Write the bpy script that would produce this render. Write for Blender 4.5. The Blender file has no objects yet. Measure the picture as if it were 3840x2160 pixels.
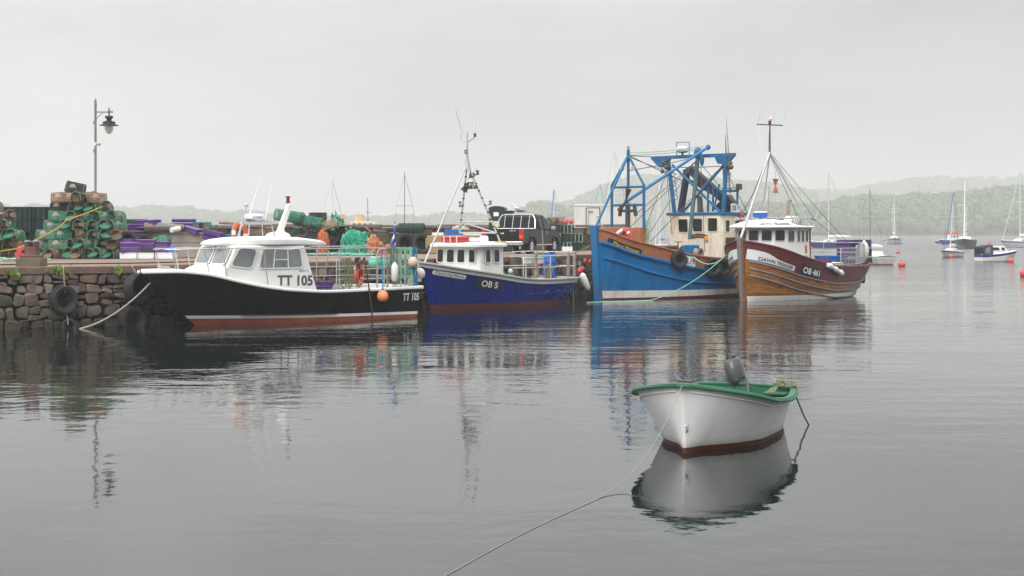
import bpy, math, random
import numpy as np
from mathutils import Vector, Matrix, noise

random.seed(11)
R = math.radians
SC = bpy.context.scene
COL = SC.collection
V = Vector

# ------------------------------------------------------------------ camera constants (metres; eye 2.75 m above the water, 50 mm lens)
EYE, FOC, HOR, MID = 2.75, 5333.0, 869.0, 1920.0
def at(X, Y, d):
    return V(((X - MID) / FOC * d, d, EYE - (Y - HOR) / FOC * d))
def on(X, Y, z=0.0):
    d = (EYE - z) * FOC / (Y - HOR)
    return V(((X - MID) / FOC * d, d, z))

# ------------------------------------------------------------------ scene helpers
def tag(o, label=None, cat=None, group=None, kind=None):
    if label: o['label'] = label
    if cat: o['category'] = cat
    if group: o['group'] = group
    if kind: o['kind'] = kind
    return o
def thing(name, label, cat, loc=(0, 0, 0), rz=0.0, group=None, rot=None):
    o = bpy.data.objects.new(name, None)
    COL.objects.link(o)
    o.location = loc
    o.rotation_euler = rot if rot else (0, 0, rz)
    o.empty_display_size = .2
    return tag(o, label, cat, group)
def copy_tree(o, parent=None):
    c = o.copy(); COL.objects.link(c); c.parent = parent
    for ch in list(o.children): copy_tree(ch, c)
    return c
def interp(xs, ys):
    """smooth curve through the points (Catmull-Rom on uneven knots)"""
    n = len(xs)
    ms = []
    for i in range(n):
        if i == 0: ms.append((ys[1] - ys[0]) / (xs[1] - xs[0]))
        elif i == n - 1: ms.append((ys[-1] - ys[-2]) / (xs[-1] - xs[-2]))
        else:
            a = (ys[i] - ys[i - 1]) / (xs[i] - xs[i - 1]); b = (ys[i + 1] - ys[i]) / (xs[i + 1] - xs[i])
            ms.append(0 if a * b <= 0 else 2 * a * b / (a + b))
    def f(x):
        if x <= xs[0]: return ys[0]
        if x >= xs[-1]: return ys[-1]
        i = max(k for k in range(n - 1) if xs[k] <= x)
        h = xs[i + 1] - xs[i]; t = (x - xs[i]) / h
        return ((2 * t**3 - 3 * t**2 + 1) * ys[i] + (t**3 - 2 * t**2 + t) * h * ms[i]
                + (-2 * t**3 + 3 * t**2) * ys[i + 1] + (t**3 - t**2) * h * ms[i + 1])
    return f

class MB:
    """collects shapes; build() links them as ONE mesh object"""
    def __init__(s): s.v = []; s.f = []; s.m = []; s.c = []; s.M = None
    def add(s, vs, fs, m=0, tint=None):
        b = len(s.v)
        s.v += [tuple(s.M @ V(q)) if s.M else tuple(q) for q in vs]
        for f in fs:
            s.f.append([b + i for i in f]); s.m.append(m); s.c.append(tint)
        return s
    def box(s, c, d, m=0, M=None, tint=None):
        x, y, z = d[0] / 2, d[1] / 2, d[2] / 2
        vs = [V((i * x, j * y, k * z)) for k in (-1, 1) for j in (-1, 1) for i in (-1, 1)]
        vs = [(M @ q if M else q) + V(c) for q in vs]
        return s.add(vs, [(0, 2, 3, 1), (4, 5, 7, 6), (0, 1, 5, 4), (2, 6, 7, 3), (0, 4, 6, 2), (1, 3, 7, 5)], m, tint)
    def hexa(s, q, m=0):
        """8 corners: bottom ring 0-3, top ring 4-7"""
        return s.add(q, [(3, 2, 1, 0), (4, 5, 6, 7), (0, 1, 5, 4), (1, 2, 6, 5), (2, 3, 7, 6), (3, 0, 4, 7)], m)
    def beam(s, a, b, w, h, m=0, up=(0, 0, 1)):
        a, b = V(a), V(b); d = (b - a).normalized(); u = V(up)
        if abs(d.dot(u)) > .95: u = V((1, 0, 0))
        r = d.cross(u).normalized() * w / 2; t = r.cross(d).normalized() * h / 2
        return s.hexa([a - r - t, a + r - t, b + r - t, b - r - t, a - r + t, a + r + t, b + r + t, b - r + t], m)
    def cyl(s, a, b, r0, r1=None, n=8, m=0, tint=None):
        a, b = V(a), V(b); r1 = r0 if r1 is None else r1
        d = (b - a).normalized(); u = V((0, 0, 1)) if abs(d.z) < .9 else V((1, 0, 0))
        p = d.cross(u).normalized(); q = d.cross(p)
        vs = []
        for c, r in ((a, r0), (b, r1)):
            for k in range(n):
                t = 2 * math.pi * k / n
                vs.append(c + p * r * math.cos(t) + q * r * math.sin(t))
        fs = [(k, (k + 1) % n, n + (k + 1) % n, n + k) for k in range(n)]
        fs += [tuple(range(n - 1, -1, -1)), tuple(range(n, 2 * n))]
        return s.add(vs, fs, m, tint)
    def tube(s, pts, r, n=6, m=0, closed=False, tint=None):
        pts = [V(p) for p in pts]; N = len(pts); vs = []; prev = None
        rr = r if isinstance(r, (list, tuple)) else [r] * N
        for i, p in enumerate(pts):
            a = pts[(i - 1) % N] if closed or i else pts[0]; b = pts[(i + 1) % N] if closed or i < N - 1 else pts[-1]
            d = (b - a)
            d = d.normalized() if d.length > 1e-9 else V((0, 0, 1))
            if prev is None:
                u = V((0, 0, 1)) if abs(d.z) < .9 else V((1, 0, 0)); prev = d.cross(u).normalized()
            e = prev - d * prev.dot(d)
            if e.length < 1e-6: e = d.orthogonal()
            prev = e.normalized(); q = d.cross(prev)
            for k in range(n):
                t = 2 * math.pi * k / n
                vs.append(p + prev * rr[i] * math.cos(t) + q * rr[i] * math.sin(t))
        fs = []
        for i in range(N if closed else N - 1):
            j = (i + 1) % N
            for k in range(n):
                fs.append((i * n + k, i * n + (k + 1) % n, j * n + (k + 1) % n, j * n + k))
        if not closed: fs += [tuple(range(n - 1, -1, -1)), tuple((N - 1) * n + k for k in range(n))]
        return s.add(vs, fs, m, tint)
    def lathe(s, prof, n=16, m=0, M=None, mats=None, tint=None):
        vs = []; fs = []; ms = []
        for r, z in prof:
            for k in range(n):
                t = 2 * math.pi * k / n; q = V((r * math.cos(t), r * math.sin(t), z)); vs.append(M @ q if M else q)
        for i in range(len(prof) - 1):
            for k in range(n):
                fs.append((i * n + k, i * n + (k + 1) % n, (i + 1) * n + (k + 1) % n, (i + 1) * n + k)); ms.append(mats[i] if mats else m)
        b = len(s.m); s.add(vs, fs, m, tint); s.m[b:] = ms
        if prof[0][0] > 1e-4: s.add(vs[:n], [tuple(range(n - 1, -1, -1))], mats[0] if mats else m, tint)
        if prof[-1][0] > 1e-4: s.add(vs[-n:], [tuple(range(n))], mats[-1] if mats else m, tint)
        return s
    def torus(s, c, Rr, r, M=None, n=24, k=10, m=0, mf=None, flat=1.0):
        vs = []; fs = []; ms = []
        for i in range(n):
            t = 2 * math.pi * i / n
            for j in range(k):
                u = 2 * math.pi * j / k
                q = V(((Rr + r * math.cos(u)) * math.cos(t), (Rr + r * math.cos(u)) * math.sin(t), r * flat * math.sin(u)))
                vs.append((M @ q if M else q) + V(c))
        for i in range(n):
            for j in range(k):
                fs.append((i * k + j, ((i + 1) % n) * k + j, ((i + 1) % n) * k + (j + 1) % k, i * k + (j + 1) % k)); ms.append(mf(i / n) if mf else m)
        b = len(s.m); s.add(vs, fs, m); s.m[b:] = ms
        return s
    def ball(s, c, r, n=16, k=10, m=0, M=None, tint=None):
        r = (r, r, r) if not hasattr(r, '__len__') else r
        prof = [(max(math.sin(math.pi * i / k), 1e-5), -math.cos(math.pi * i / k)) for i in range(k + 1)]
        T = Matrix.Translation(V(c)) @ (M.to_4x4() if M else Matrix.Identity(4)) @ Matrix.Diagonal((r[0], r[1], r[2], 1))
        return s.lathe(prof, n, m, T, tint=tint)
    def grid(s, fn, nu, nv, m=0, mf=None, tint=None):
        vs = [fn(i / nu, j / nv) for i in range(nu + 1) for j in range(nv + 1)]; W = nv + 1
        fs = [(i * W + j, (i + 1) * W + j, (i + 1) * W + j + 1, i * W + j + 1) for i in range(nu) for j in range(nv)]
        b = len(s.m); s.add(vs, fs, m, tint)
        if mf: s.m[b:] = [mf((i + .5) / nu, (j + .5) / nv) for i in range(nu) for j in range(nv)]
        return s
    def prism(s, poly, lo, hi, m=0, fn=None):
        """extrude a polygon [(u,v)] between lo and hi; fn(u,v,w) -> point"""
        fn = fn or (lambda u, v, w: V((u, w, v))); n = len(poly)
        vs = [fn(u, v, lo) for u, v in poly] + [fn(u, v, hi) for u, v in poly]
        fs = [tuple(range(n)), tuple(range(2 * n - 1, n - 1, -1))] + [(k, n + k, n + (k + 1) % n, (k + 1) % n) for k in range(n)]
        return s.add(vs, fs, m)
    def strip(s, pts, w, h, m=0, out=None):
        """rectangular section swept along pts (h is vertical, w horizontal)"""
        pts = [V(p) for p in pts]; vs = []
        for i, p in enumerate(pts):
            d = pts[min(i + 1, len(pts) - 1)] - pts[max(i - 1, 0)]; d.z = 0
            d = d.normalized() if d.length > 1e-8 else V((1, 0, 0)); r = V((d.y, -d.x, 0)) * w / 2; t = V((0, 0, h / 2))
            vs += [p - r - t, p + r - t, p + r + t, p - r + t]
        fs = [(4 * i + k, 4 * i + (k + 1) % 4, 4 * i + 4 + (k + 1) % 4, 4 * i + 4 + k) for i in range(len(pts) - 1) for k in range(4)]
        n = len(pts) - 1
        fs += [(3, 2, 1, 0), (4 * n, 4 * n + 1, 4 * n + 2, 4 * n + 3)]
        return s.add(vs, fs, m)
    def build(s, name, mats, parent=None, bevel=0.0, seg=2, angle=40, loc=None, rot=None, sub=0):
        me = bpy.data.meshes.new(name)
        me.from_pydata(s.v, [], s.f); me.validate()
        mats = mats if isinstance(mats, (list, tuple)) else [mats]
        for q in mats: me.materials.append(q)
        n = len(me.polygons)
        if len(mats) > 1 and n == len(s.m): me.polygons.foreach_set('material_index', s.m)
        if any(c is not None for c in s.c) and n == len(s.c):
            a = me.attributes.new('tint', 'FLOAT_COLOR', 'FACE')
            a.data.foreach_set('color', [x for c in s.c for x in ((*c, 1) if c else (1, 1, 1, 1))])
        me.polygons.foreach_set('use_smooth', [True] * n)
        me.set_sharp_from_angle(angle=R(angle)); me.update()
        o = bpy.data.objects.new(name, me); COL.objects.link(o)
        if parent: o.parent = parent
        if loc is not None: o.location = loc
        if rot is not None: o.rotation_euler = rot
        if bevel:
            b = o.modifiers.new('bevel', 'BEVEL'); b.width = bevel; b.segments = seg; b.limit_method = 'ANGLE'; b.angle_limit = R(38)
        if sub:
            b = o.modifiers.new('sub', 'SUBSURF'); b.levels = b.render_levels = sub
        return o

_tc = {}
def text_geo(txt, size=1.0, bold=0.0, res=3):
    """triangles of a word in the plane, (verts2d, faces, width)"""
    key = (txt, bold, res)
    if key not in _tc:
        cu = bpy.data.curves.new('t', 'FONT'); cu.body = txt; cu.size = 1.0; cu.resolution_u = res; cu.offset = bold
        ob = bpy.data.objects.new('t', cu); COL.objects.link(ob)
        dg = bpy.context.evaluated_depsgraph_get(); dg.update()
        me = bpy.data.meshes.new_from_object(ob.evaluated_get(dg))
        vs = [(q.co.x, q.co.y) for q in me.vertices]; fs = [tuple(p.vertices) for p in me.polygons]
        bpy.data.objects.remove(ob); bpy.data.curves.remove(cu); bpy.data.meshes.remove(me)
        x0 = min(q[0] for q in vs); vs = [(a - x0, b) for a, b in vs]
        _tc[key] = (vs, fs, max(q[0] for q in vs), max(q[1] for q in vs))
    vs, fs, w, h = _tc[key]
    return [(a * size, b * size) for a, b in vs], fs, w * size, h * size
def lettering(txt, fn, width, height, material, parent, name='lettering', bold=0.02, slant=0.0):
    """fn(u, v) places the word (0..width, 0..height) on a surface"""
    vs, fs, w, h = text_geo(txt, 1.0, bold)
    mb = MB(); mb.add([fn(a / w * width + slant * b / h * height, b / h * height) for a, b in vs], fs)
    return mb.build(name, material, parent)
def flat(o, u, v):
    o, u, v = V(o), V(u), V(v)
    return lambda a, b: o + u * a + v * b

def window(parent, q, mats, rad=.18, fw=.05, proud=.02, name='window', bars=(), label=None):
    """q: corners lower-left, lower-right, upper-right, upper-left seen from outside; rounded frame ring and its pane"""
    q = [V(p) for p in q]
    nrm = (q[1] - q[0]).cross(q[3] - q[0]).normalized()
    W = (q[1] - q[0]).length; Hh = (q[3] - q[0]).length
    def P(u, v, e): return (q[0] * (1 - u) * (1 - v) + q[1] * u * (1 - v) + q[2] * u * v + q[3] * (1 - u) * v) + nrm * e
    def ring(ins, e):
        ru = min(rad / W, .5) ; rv = min(rad / Hh, .5); iu, iv = ins / W, ins / Hh; out = []
        for cx, cy, a0 in ((1 - ru, rv, -90), (1 - ru, 1 - rv, 0), (ru, 1 - rv, 90), (ru, rv, 180)):
            for k in range(5):
                t = R(a0 + 90 * k / 4); u = cx + (ru) * math.cos(t); v = cy + (rv) * math.sin(t)
                u = .5 + (u - .5) * (1 - 2 * iu); v = .5 + (v - .5) * (1 - 2 * iv)
                out.append(P(u, v, e))
        return out
    A, B, C_, D = ring(0, 0), ring(0, proud), ring(fw, proud), ring(fw, proud * .3)
    n = len(A); mb = MB()
    fs = []
    for lv in range(3):
        for k in range(n): fs.append((lv * n + k, lv * n + (k + 1) % n, (lv + 1) * n + (k + 1) % n, (lv + 1) * n + k))
    mb.add(A + B + C_ + D, fs)
    for b0, b1, bw in bars: mb.beam(P(*b0, proud * .7), P(*b1, proud * .7), bw, proud, up=nrm)
    fr = mb.build(name, mats[0], parent)
    if label: fr['label'] = label
    g = MB(); D2 = ring(fw * .9, proud * .45)
    g.add(D2, [tuple(range(n))]); g.build('pane', mats[1], fr)
    return fr

def catenary(a, b, sag, n=14):
    a, b = V(a), V(b)
    return [a.lerp(b, k / n) - V((0, 0, 4 * sag * (k / n) * (1 - k / n))) for k in range(n + 1)]

class Frame:
    """a boat's or vehicle's own axes: x along it, y across, origin loc, turned phi"""
    def __init__(s, loc, phi): s.M = Matrix.Translation(V(loc)) @ Matrix.Rotation(phi, 4, 'Z'); s.I = s.M.inverted(); s.loc = V(loc); s.phi = phi
    def ray(s, X, Y):
        o = s.I @ V((0, 0, EYE)); p = s.I @ at(X, Y, 10); return o, (p - o).normalized()
    def y(s, X, Y, y):
        o, d = s.ray(X, Y); return o + d * ((y - o.y) / d.y)
    def x(s, X, Y, x):
        o, d = s.ray(X, Y); return o + d * ((x - o.x) / d.x)
    def z(s, X, Y, z):
        o, d = s.ray(X, Y); return o + d * ((z - o.z) / d.z)
    def pl(s, X, Y, p, n):
        o, d = s.ray(X, Y); n = V(n); return o + d * ((V(p) - o).dot(n) / d.dot(n))

# ------------------------------------------------------------------ materials
def mat(name, col, rough=.55, metal=0.0, var=.12, vs=3.0, bump=0.0, bs=25.0, dirt=None, da=.5, ds=1.5, streak=1.0, spec=.5, tint=False, coat=0.0, dirt2=None, alpha=None):
    m = bpy.data.materials.new(name); m.use_nodes = True; nt = m.node_tree; N = nt.nodes; Lk = nt.links.new
    bs_ = N['Principled BSDF']; bs_.inputs['Roughness'].default_value = rough; bs_.inputs['Metallic'].default_value = metal
    bs_.inputs['Specular IOR Level'].default_value = spec
    if coat: bs_.inputs['Coat Weight'].default_value = coat; bs_.inputs['Coat Roughness'].default_value = .12
    tc = N.new('ShaderNodeTexCoord')
    def noi(scale, zs=1.0, det=5.0, ro=.6):
        mp = N.new('ShaderNodeMapping'); mp.inputs['Scale'].default_value = (1, 1, zs); Lk(tc.outputs['Object'], mp.inputs['Vector'])
        n = N.new('ShaderNodeTexNoise'); n.inputs['Scale'].default_value = scale; n.inputs['Detail'].default_value = det; n.inputs['Roughness'].default_value = ro
        Lk(mp.outputs[0], n.inputs['Vector']); return n
    base = N.new('ShaderNodeRGB'); base.outputs[0].default_value = (*col, 1); cur = base.outputs[0]
    if tint:
        a = N.new('ShaderNodeAttribute'); a.attribute_name = 'tint'
        x = N.new('ShaderNodeMix'); x.data_type = 'RGBA'; x.blend_type = 'MULTIPLY'; x.inputs[0].default_value = 1
        Lk(cur, x.inputs[6]); Lk(a.outputs['Color'], x.inputs[7]); cur = x.outputs[2]
    if var:
        n = noi(vs); mr = N.new('ShaderNodeMapRange'); mr.inputs[1].default_value = .3; mr.inputs[2].default_value = .7
        mr.inputs[3].default_value = 1 - var; mr.inputs[4].default_value = 1 + var; Lk(n.outputs['Fac'], mr.inputs[0])
        x = N.new('ShaderNodeMix'); x.data_type = 'RGBA'; x.blend_type = 'MULTIPLY'; x.inputs[0].default_value = 1
        Lk(cur, x.inputs[6]); Lk(mr.outputs[0], x.inputs[7]); cur = x.outputs[2]
    for k, dd in enumerate((dirt, dirt2)):
        if dd is None: continue
        n = noi(ds * (1 + 1.7 * k), streak, 6.0, .68); cr = N.new('ShaderNodeMapRange'); cr.inputs[1].default_value = .52; cr.inputs[2].default_value = .72
        cr.inputs[4].default_value = da; Lk(n.outputs['Fac'], cr.inputs[0])
        x = N.new('ShaderNodeMix'); x.data_type = 'RGBA'; Lk(cr.outputs[0], x.inputs[0]); Lk(cur, x.inputs[6]); x.inputs[7].default_value = (*dd, 1); cur = x.outputs[2]
    Lk(cur, bs_.inputs['Base Color'])
    if rough < .9:
        n = noi(7.0); mr = N.new('ShaderNodeMapRange'); mr.inputs[3].default_value = max(rough - .12, .03); mr.inputs[4].default_value = min(rough + .15, 1); Lk(n.outputs['Fac'], mr.inputs[0]); Lk(mr.outputs[0], bs_.inputs['Roughness'])
    if bump:
        n = noi(bs); b = N.new('ShaderNodeBump'); b.inputs['Strength'].default_value = 1.0; b.inputs['Distance'].default_value = bump
        Lk(n.outputs['Fac'], b.inputs['Height']); Lk(b.outputs[0], bs_.inputs['Normal'])
    return m
def netmat(name, col, scale=28.0, fill=.5, var=.25):
    """knotted netting: a diamond mesh of twine with holes"""
    m = mat(name, col, .8, 0, var, 6.0); nt = m.node_tree; N = nt.nodes; Lk = nt.links.new
    tc = N.new('ShaderNodeTexCoord'); ws = []
    for rot in ((.6, .5, .8), (.5, -.6, -.75)):
        mp = N.new('ShaderNodeMapping'); mp.inputs['Rotation'].default_value = rot; Lk(tc.outputs['Object'], mp.inputs[0])
        w = N.new('ShaderNodeTexWave'); w.inputs['Scale'].default_value = scale / 6.28 * 2; w.inputs['Distortion'].default_value = .6; Lk(mp.outputs[0], w.inputs['Vector']); ws.append(w)
    mx = N.new('ShaderNodeMath'); mx.operation = 'MAXIMUM'; Lk(ws[0].outputs['Fac'], mx.inputs[0]); Lk(ws[1].outputs['Fac'], mx.inputs[1])
    gt = N.new('ShaderNodeMapRange'); gt.inputs[1].default_value = 1 - fill - .08; gt.inputs[2].default_value = 1 - fill + .08; Lk(mx.outputs[0], gt.inputs[0])
    tr = N.new('ShaderNodeBsdfTransparent'); ms = N.new('ShaderNodeMixShader')
    Lk(gt.outputs[0], ms.inputs[0]); Lk(tr.outputs[0], ms.inputs[1]); Lk(N['Principled BSDF'].outputs[0], ms.inputs[2])
    Lk(ms.outputs[0], N['Material Output'].inputs['Surface'])
    return m
RUST = (.16, .055, .02)
M = {}
M['gelcoat'] = mat('gelcoat', (.80, .80, .78), .35, var=.04, dirt=(.55, .52, .45), da=.25, ds=1.2, streak=.3)
M['white'] = mat('white_paint', (.78, .78, .75), .45, var=.05, dirt=(.5, .46, .38), da=.35, ds=1.4, streak=.25)
M['cream'] = mat('rusty_cream_paint', (.83, .77, .63), .5, var=.06, dirt=(.42, .2, .07), da=.75, ds=1.1, streak=.28, dirt2=(.55, .42, .25), bump=.004, bs=12)
M['black_hull'] = mat('black_hull_paint', (.004, .004, .005), .35, var=.3, vs=2, dirt=(.03, .03, .028), da=.5, ds=2.6, streak=.4, spec=.15)
M['antifoul'] = mat('red_antifouling', (.26, .065, .035), .7, var=.2, dirt=(.12, .03, .02), da=.6, ds=2.5)
M['darkred'] = mat('dark_red_bottom_paint', (.10, .018, .014), .5, var=.2, dirt=(.05, .012, .01), da=.5)
M['navy'] = mat('navy_blue_paint', (.0, .016, .185), .28, var=.06, vs=2, dirt=(.0, .014, .13), da=.3, ds=1.5, streak=.3, spec=.25)
M['blue'] = mat('bright_blue_paint', (.0, .145, .38), .42, spec=.12, var=.12, vs=2, dirt=(.0, .06, .20), da=.6, ds=1.3, streak=.25, dirt2=(.09, .16, .24), bump=.003, bs=9)
M['bluepost'] = mat('scuffed_blue_paint', (.0, .15, .36), .5, var=.15, dirt=(.08, .13, .13), da=.75, ds=2.5, streak=.2, dirt2=RUST)
M['gantry'] = mat('weathered_gantry_blue', (.0, .13, .30), .5, var=.2, dirt=(.10, .09, .07), da=.55, ds=2.2, streak=.5)
M['bulwark'] = mat('orange_brown_paint', (.38, .125, .05), .55, var=.1, dirt=(.24, .07, .03), da=.55, ds=1.5, streak=.5, dirt2=(.45, .2, .1), bump=.004, bs=10)
M['maroon'] = mat('maroon_paint', (.135, .018, .02), .4, var=.15, dirt=(.06, .012, .012), da=.5, ds=1.5, streak=.4)
M['galv'] = mat('galvanised_steel', (.42, .43, .43), .5, .3, var=.12, dirt=(.28, .25, .22), da=.5)
M['steelrail'] = mat('silver_paint', (.5, .5, .5), .45, .35, var=.1)
M['rustysteel'] = mat('rusty_white_steel', (.62, .60, .56), .55, 0, var=.1, dirt=RUST, da=.8, ds=6)
M['stainless'] = mat('stainless', (.62, .63, .64), .22, .9, var=.05)
M['black'] = mat('black_plastic', (.015, .015, .016), .45, var=.2)
M['rubber'] = mat('tyre_rubber', (.022, .022, .024), .65, var=.25, dirt=(.07, .065, .06), da=.45, ds=3, bump=.004, bs=14)
M['glass'] = mat('window_glass', (.018, .022, .024), .06, var=.6, vs=1.2, spec=.3)
M['greyglass'] = mat('painted_sky_curtained_glass', (.22, .24, .245), .08, var=.25, vs=1.4, spec=.6)  # grey stands for reflected sky and curtains, put into the pane colour
M['red'] = mat('red_plastic', (.55, .03, .025), .4, var=.1)
M['pinkred'] = mat('sun_faded_red_plastic', (.62, .075, .085), .5, var=.15, dirt=(.75, .3, .28), da=.4)
M['orange'] = mat('orange_plastic', (.72, .10, .025), .45, var=.12)
M['paleorange'] = mat('faded_orange_vinyl', (.85, .27, .10), .5, var=.1, dirt=(.75, .4, .25), da=.4)
M['lamp_red'] = mat('red_lens', (.30, .01, .012), .15, var=.1)
M['yellow'] = mat('yellow_plastic', (.85, .33, .02), .45, var=.06)
M['plate'] = mat('yellow_plate', (.85, .55, .03), .4, var=.03)
M['lemon'] = mat('lemon_plastic', (.75, .68, .08), .5, var=.08)
M['turq'] = mat('turquoise_paint', (.18, .62, .52), .5, var=.15)
M['ropegreen'] = mat('pale_green_rope', (.26, .52, .40), .85, var=.25, vs=20)
M['ropebeige'] = mat('beige_rope', (.38, .31, .20), .9, var=.25, vs=20)
M['ropeolive'] = mat('olive_rope', (.24, .25, .15), .9, var=.3, vs=20)
M['ropeyellow'] = mat('yellow_rope', (.55, .33, .06), .85, var=.2, vs=20)
M['ropeblue'] = mat('blue_rope', (.02, .20, .42), .85, var=.25, vs=20)
M['ropegrey'] = mat('grey_rope', (.40, .38, .34), .9, var=.2, vs=20)
M['ropedark'] = mat('dark_rope', (.03, .03, .028), .9, var=.3, vs=20)
M['wire'] = mat('wire_rope', (.10, .095, .09), .6, .3, var=.2)
M['purple'] = mat('purple_plastic', (.105, .042, .215), .55, var=.2, vs=5, dirt=(.09, .035, .18), da=.5)
M['darkcrate'] = mat('dark_green_plastic', (.018, .045, .042), .55, var=.2)
M['whitecrate'] = mat('white_tube_plastic', (.62, .60, .56), .6, var=.12)
M['foam'] = mat('white_polystyrene', (.82, .83, .84), .7, var=.05)
M['blueplastic'] = mat('blue_plastic', (.01, .13, .48), .4, var=.12)
M['wood'] = mat('weathered_timber', (.20, .13, .08), .8, var=.3, vs=6, bump=.004, bs=18)
M['greywood'] = mat('grey_timber', (.30, .27, .23), .85, var=.3, vs=5, bump=.004)
M['concrete'] = mat('concrete', (.33, .30, .26), .9, var=.18, vs=2, dirt=(.2, .17, .13), da=.5, ds=1.2, bump=.006, bs=14)
M['creelgreen'] = mat('green_creel_frame', (.02, .10, .065), .7, var=.3)
M['creelblack'] = mat('black_creel_frame', (.02, .022, .022), .7, var=.3)
M['creelrust'] = mat('rusty_creel_frame', (.17, .10, .06), .8, var=.3)
M['netgreen'] = netmat('green_netting', (.045, .235, .15), 40, .44)
M['netteal'] = netmat('teal_netting', (.02, .22, .15), 40, .46)
M['netbrown'] = netmat('brown_netting', (.24, .165, .105), 40, .45)
M['netblack'] = netmat('black_netting', (.02, .022, .026), 40, .72)
M['netpale'] = netmat('pale_funnel_netting', (.52, .42, .32), 60, .8)
M['trawl'] = mat('green_trawl_net', (.012, .20, .13), .85, var=.45, vs=9, bump=.02, bs=30)
M['trawlorange'] = mat('orange_trawl_net', (.45, .15, .06), .9, var=.4, vs=9, bump=.02, bs=30)
M['trawlblack'] = mat('black_trawl_net', (.018, .018, .02), .9, var=.5, vs=9, bump=.02, bs=30)
M['bluetarp'] = mat('blue_tarp', (.01, .12, .55), .45, var=.2)
M['darkgreen'] = mat('dark_green_gloss', (.012, .04, .035), .4, var=.15)
M['leaf'] = mat('wall_fern', (.16, .27, .03), .7, var=.35, vs=8)
M['motor'] = mat('grey_motor_cowl', (.05, .053, .063), .3, var=.06, coat=.3)
M['dinghygreen'] = mat('green_gunwale_paint', (.014, .115, .055), .4, var=.15, dirt=(.03, .14, .08), da=.4, ds=3)
M['dinghywhite'] = mat('dinghy_white', (.83, .83, .82), .38, var=.03, dirt=(.66, .65, .60), da=.45, ds=.9, streak=.5)
M['oxblood'] = mat('oxblood_paint', (.10, .022, .016), .5, var=.2)
M['hair'] = mat('feather_white', (.75, .75, .75), .8, var=.05)
M['feathergrey'] = mat('feather_grey', (.34, .36, .39), .8, var=.08)
M['beak'] = mat('yellow_beak', (.7, .45, .05), .5)
# ================================================================== camera, light, air
cd = bpy.data.cameras.new('camera'); cam = bpy.data.objects.new('camera', cd); COL.objects.link(cam)
cam.location = (0, 0, EYE); cam.rotation_euler = (R(90), 0, 0)
cd.lens = 50; cd.sensor_width = 36; cd.shift_y = -(1080 - HOR) / 3840; cd.clip_start = .1; cd.clip_end = 6000
SC.camera = cam
SUN_EL, SUN_AZ = 48, 200          # azimuth from +Y, clockwise: behind the camera's left shoulder
w = bpy.data.worlds.new('World'); SC.world = w; w.use_nodes = True
nt = w.node_tree; N = nt.nodes; Lk = nt.links.new
bg = N['Background']; bg.inputs['Strength'].default_value = .1
sky = N.new('ShaderNodeTexSky'); sky.sky_type = 'NISHITA'; sky.sun_disc = False
sky.sun_elevation = R(SUN_EL); sky.sun_rotation = R(SUN_AZ); sky.air_density = 1.5; sky.dust_density = 4.0
hs = N.new('ShaderNodeHueSaturation'); hs.inputs['Saturation'].default_value = .12; Lk(sky.outputs[0], hs.inputs['Color'])
tc = N.new('ShaderNodeTexCoord'); sx = N.new('ShaderNodeSeparateXYZ'); Lk(tc.outputs['Generated'], sx.inputs[0])
cr = N.new('ShaderNodeValToRGB'); e = cr.color_ramp.elements        # overcast: the zenith about three times as bright as the horizon
e[0].position = 0.0; e[0].color = (.27, .273, .28, 1); e[1].position = 1.0; e[1].color = (1.6, 1.595, 1.59, 1)
k = e.new(.5); k.color = (.295, .297, .302, 1); k = e.new(.62); k.color = (.45, .452, .456, 1); k = e.new(.8); k.color = (1.15, 1.15, 1.15, 1)
mr = N.new('ShaderNodeMapRange'); mr.inputs[1].default_value = -1; Lk(sx.outputs['Z'], mr.inputs[0]); Lk(mr.outputs[0], cr.inputs[0])
side = N.new('ShaderNodeMapRange'); side.inputs[1].default_value = -.45; side.inputs[2].default_value = .45; side.inputs[3].default_value = 1.22; side.inputs[4].default_value = .74
Lk(sx.outputs['X'], side.inputs[0])
mp = N.new('ShaderNodeMapping'); mp.inputs['Scale'].default_value = (1, 1, 3.5); Lk(tc.outputs['Generated'], mp.inputs[0])
nz = N.new('ShaderNodeTexNoise'); nz.inputs['Scale'].default_value = 2.6; nz.inputs['Detail'].default_value = 5; Lk(mp.outputs[0], nz.inputs['Vector'])
cl = N.new('ShaderNodeMapRange'); cl.inputs[1].default_value = .3; cl.inputs[2].default_value = .7; cl.inputs[3].default_value = .68; cl.inputs[4].default_value = 1.30; Lk(nz.outputs['Fac'], cl.inputs[0])
mu = N.new('ShaderNodeMath'); mu.operation = 'MULTIPLY'; Lk(side.outputs[0], mu.inputs[0]); Lk(cl.outputs[0], mu.inputs[1])
mu2 = N.new('ShaderNodeMath'); mu2.operation = 'MULTIPLY'; mu2.inputs[1].default_value = SKYGAIN = 16.9; Lk(mu.outputs[0], mu2.inputs[0])
vm = N.new('ShaderNodeVectorMath'); vm.operation = 'SCALE'; Lk(cr.outputs[0], vm.inputs[0]); Lk(mu2.outputs[0], vm.inputs['Scale'])
mx = N.new('ShaderNodeMix'); mx.data_type = 'RGBA'; mx.inputs[0].default_value = .85; Lk(hs.outputs[0], mx.inputs[6]); Lk(vm.outputs[0], mx.inputs[7])
Lk(mx.outputs[2], bg.inputs['Color'])
ld = bpy.data.lights.new('sun', 'SUN'); sun = bpy.data.objects.new('sun', ld); COL.objects.link(sun)
ld.energy = 1.75; ld.angle = R(40); ld.color = (1, .97, .93)
az = R(SUN_AZ); el = R(SUN_EL)
sdir = V((math.sin(az) * math.cos(el), math.cos(az) * math.cos(el), math.sin(el)))
sun.rotation_euler = (-sdir).to_track_quat('-Z', 'Y').to_euler()
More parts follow.
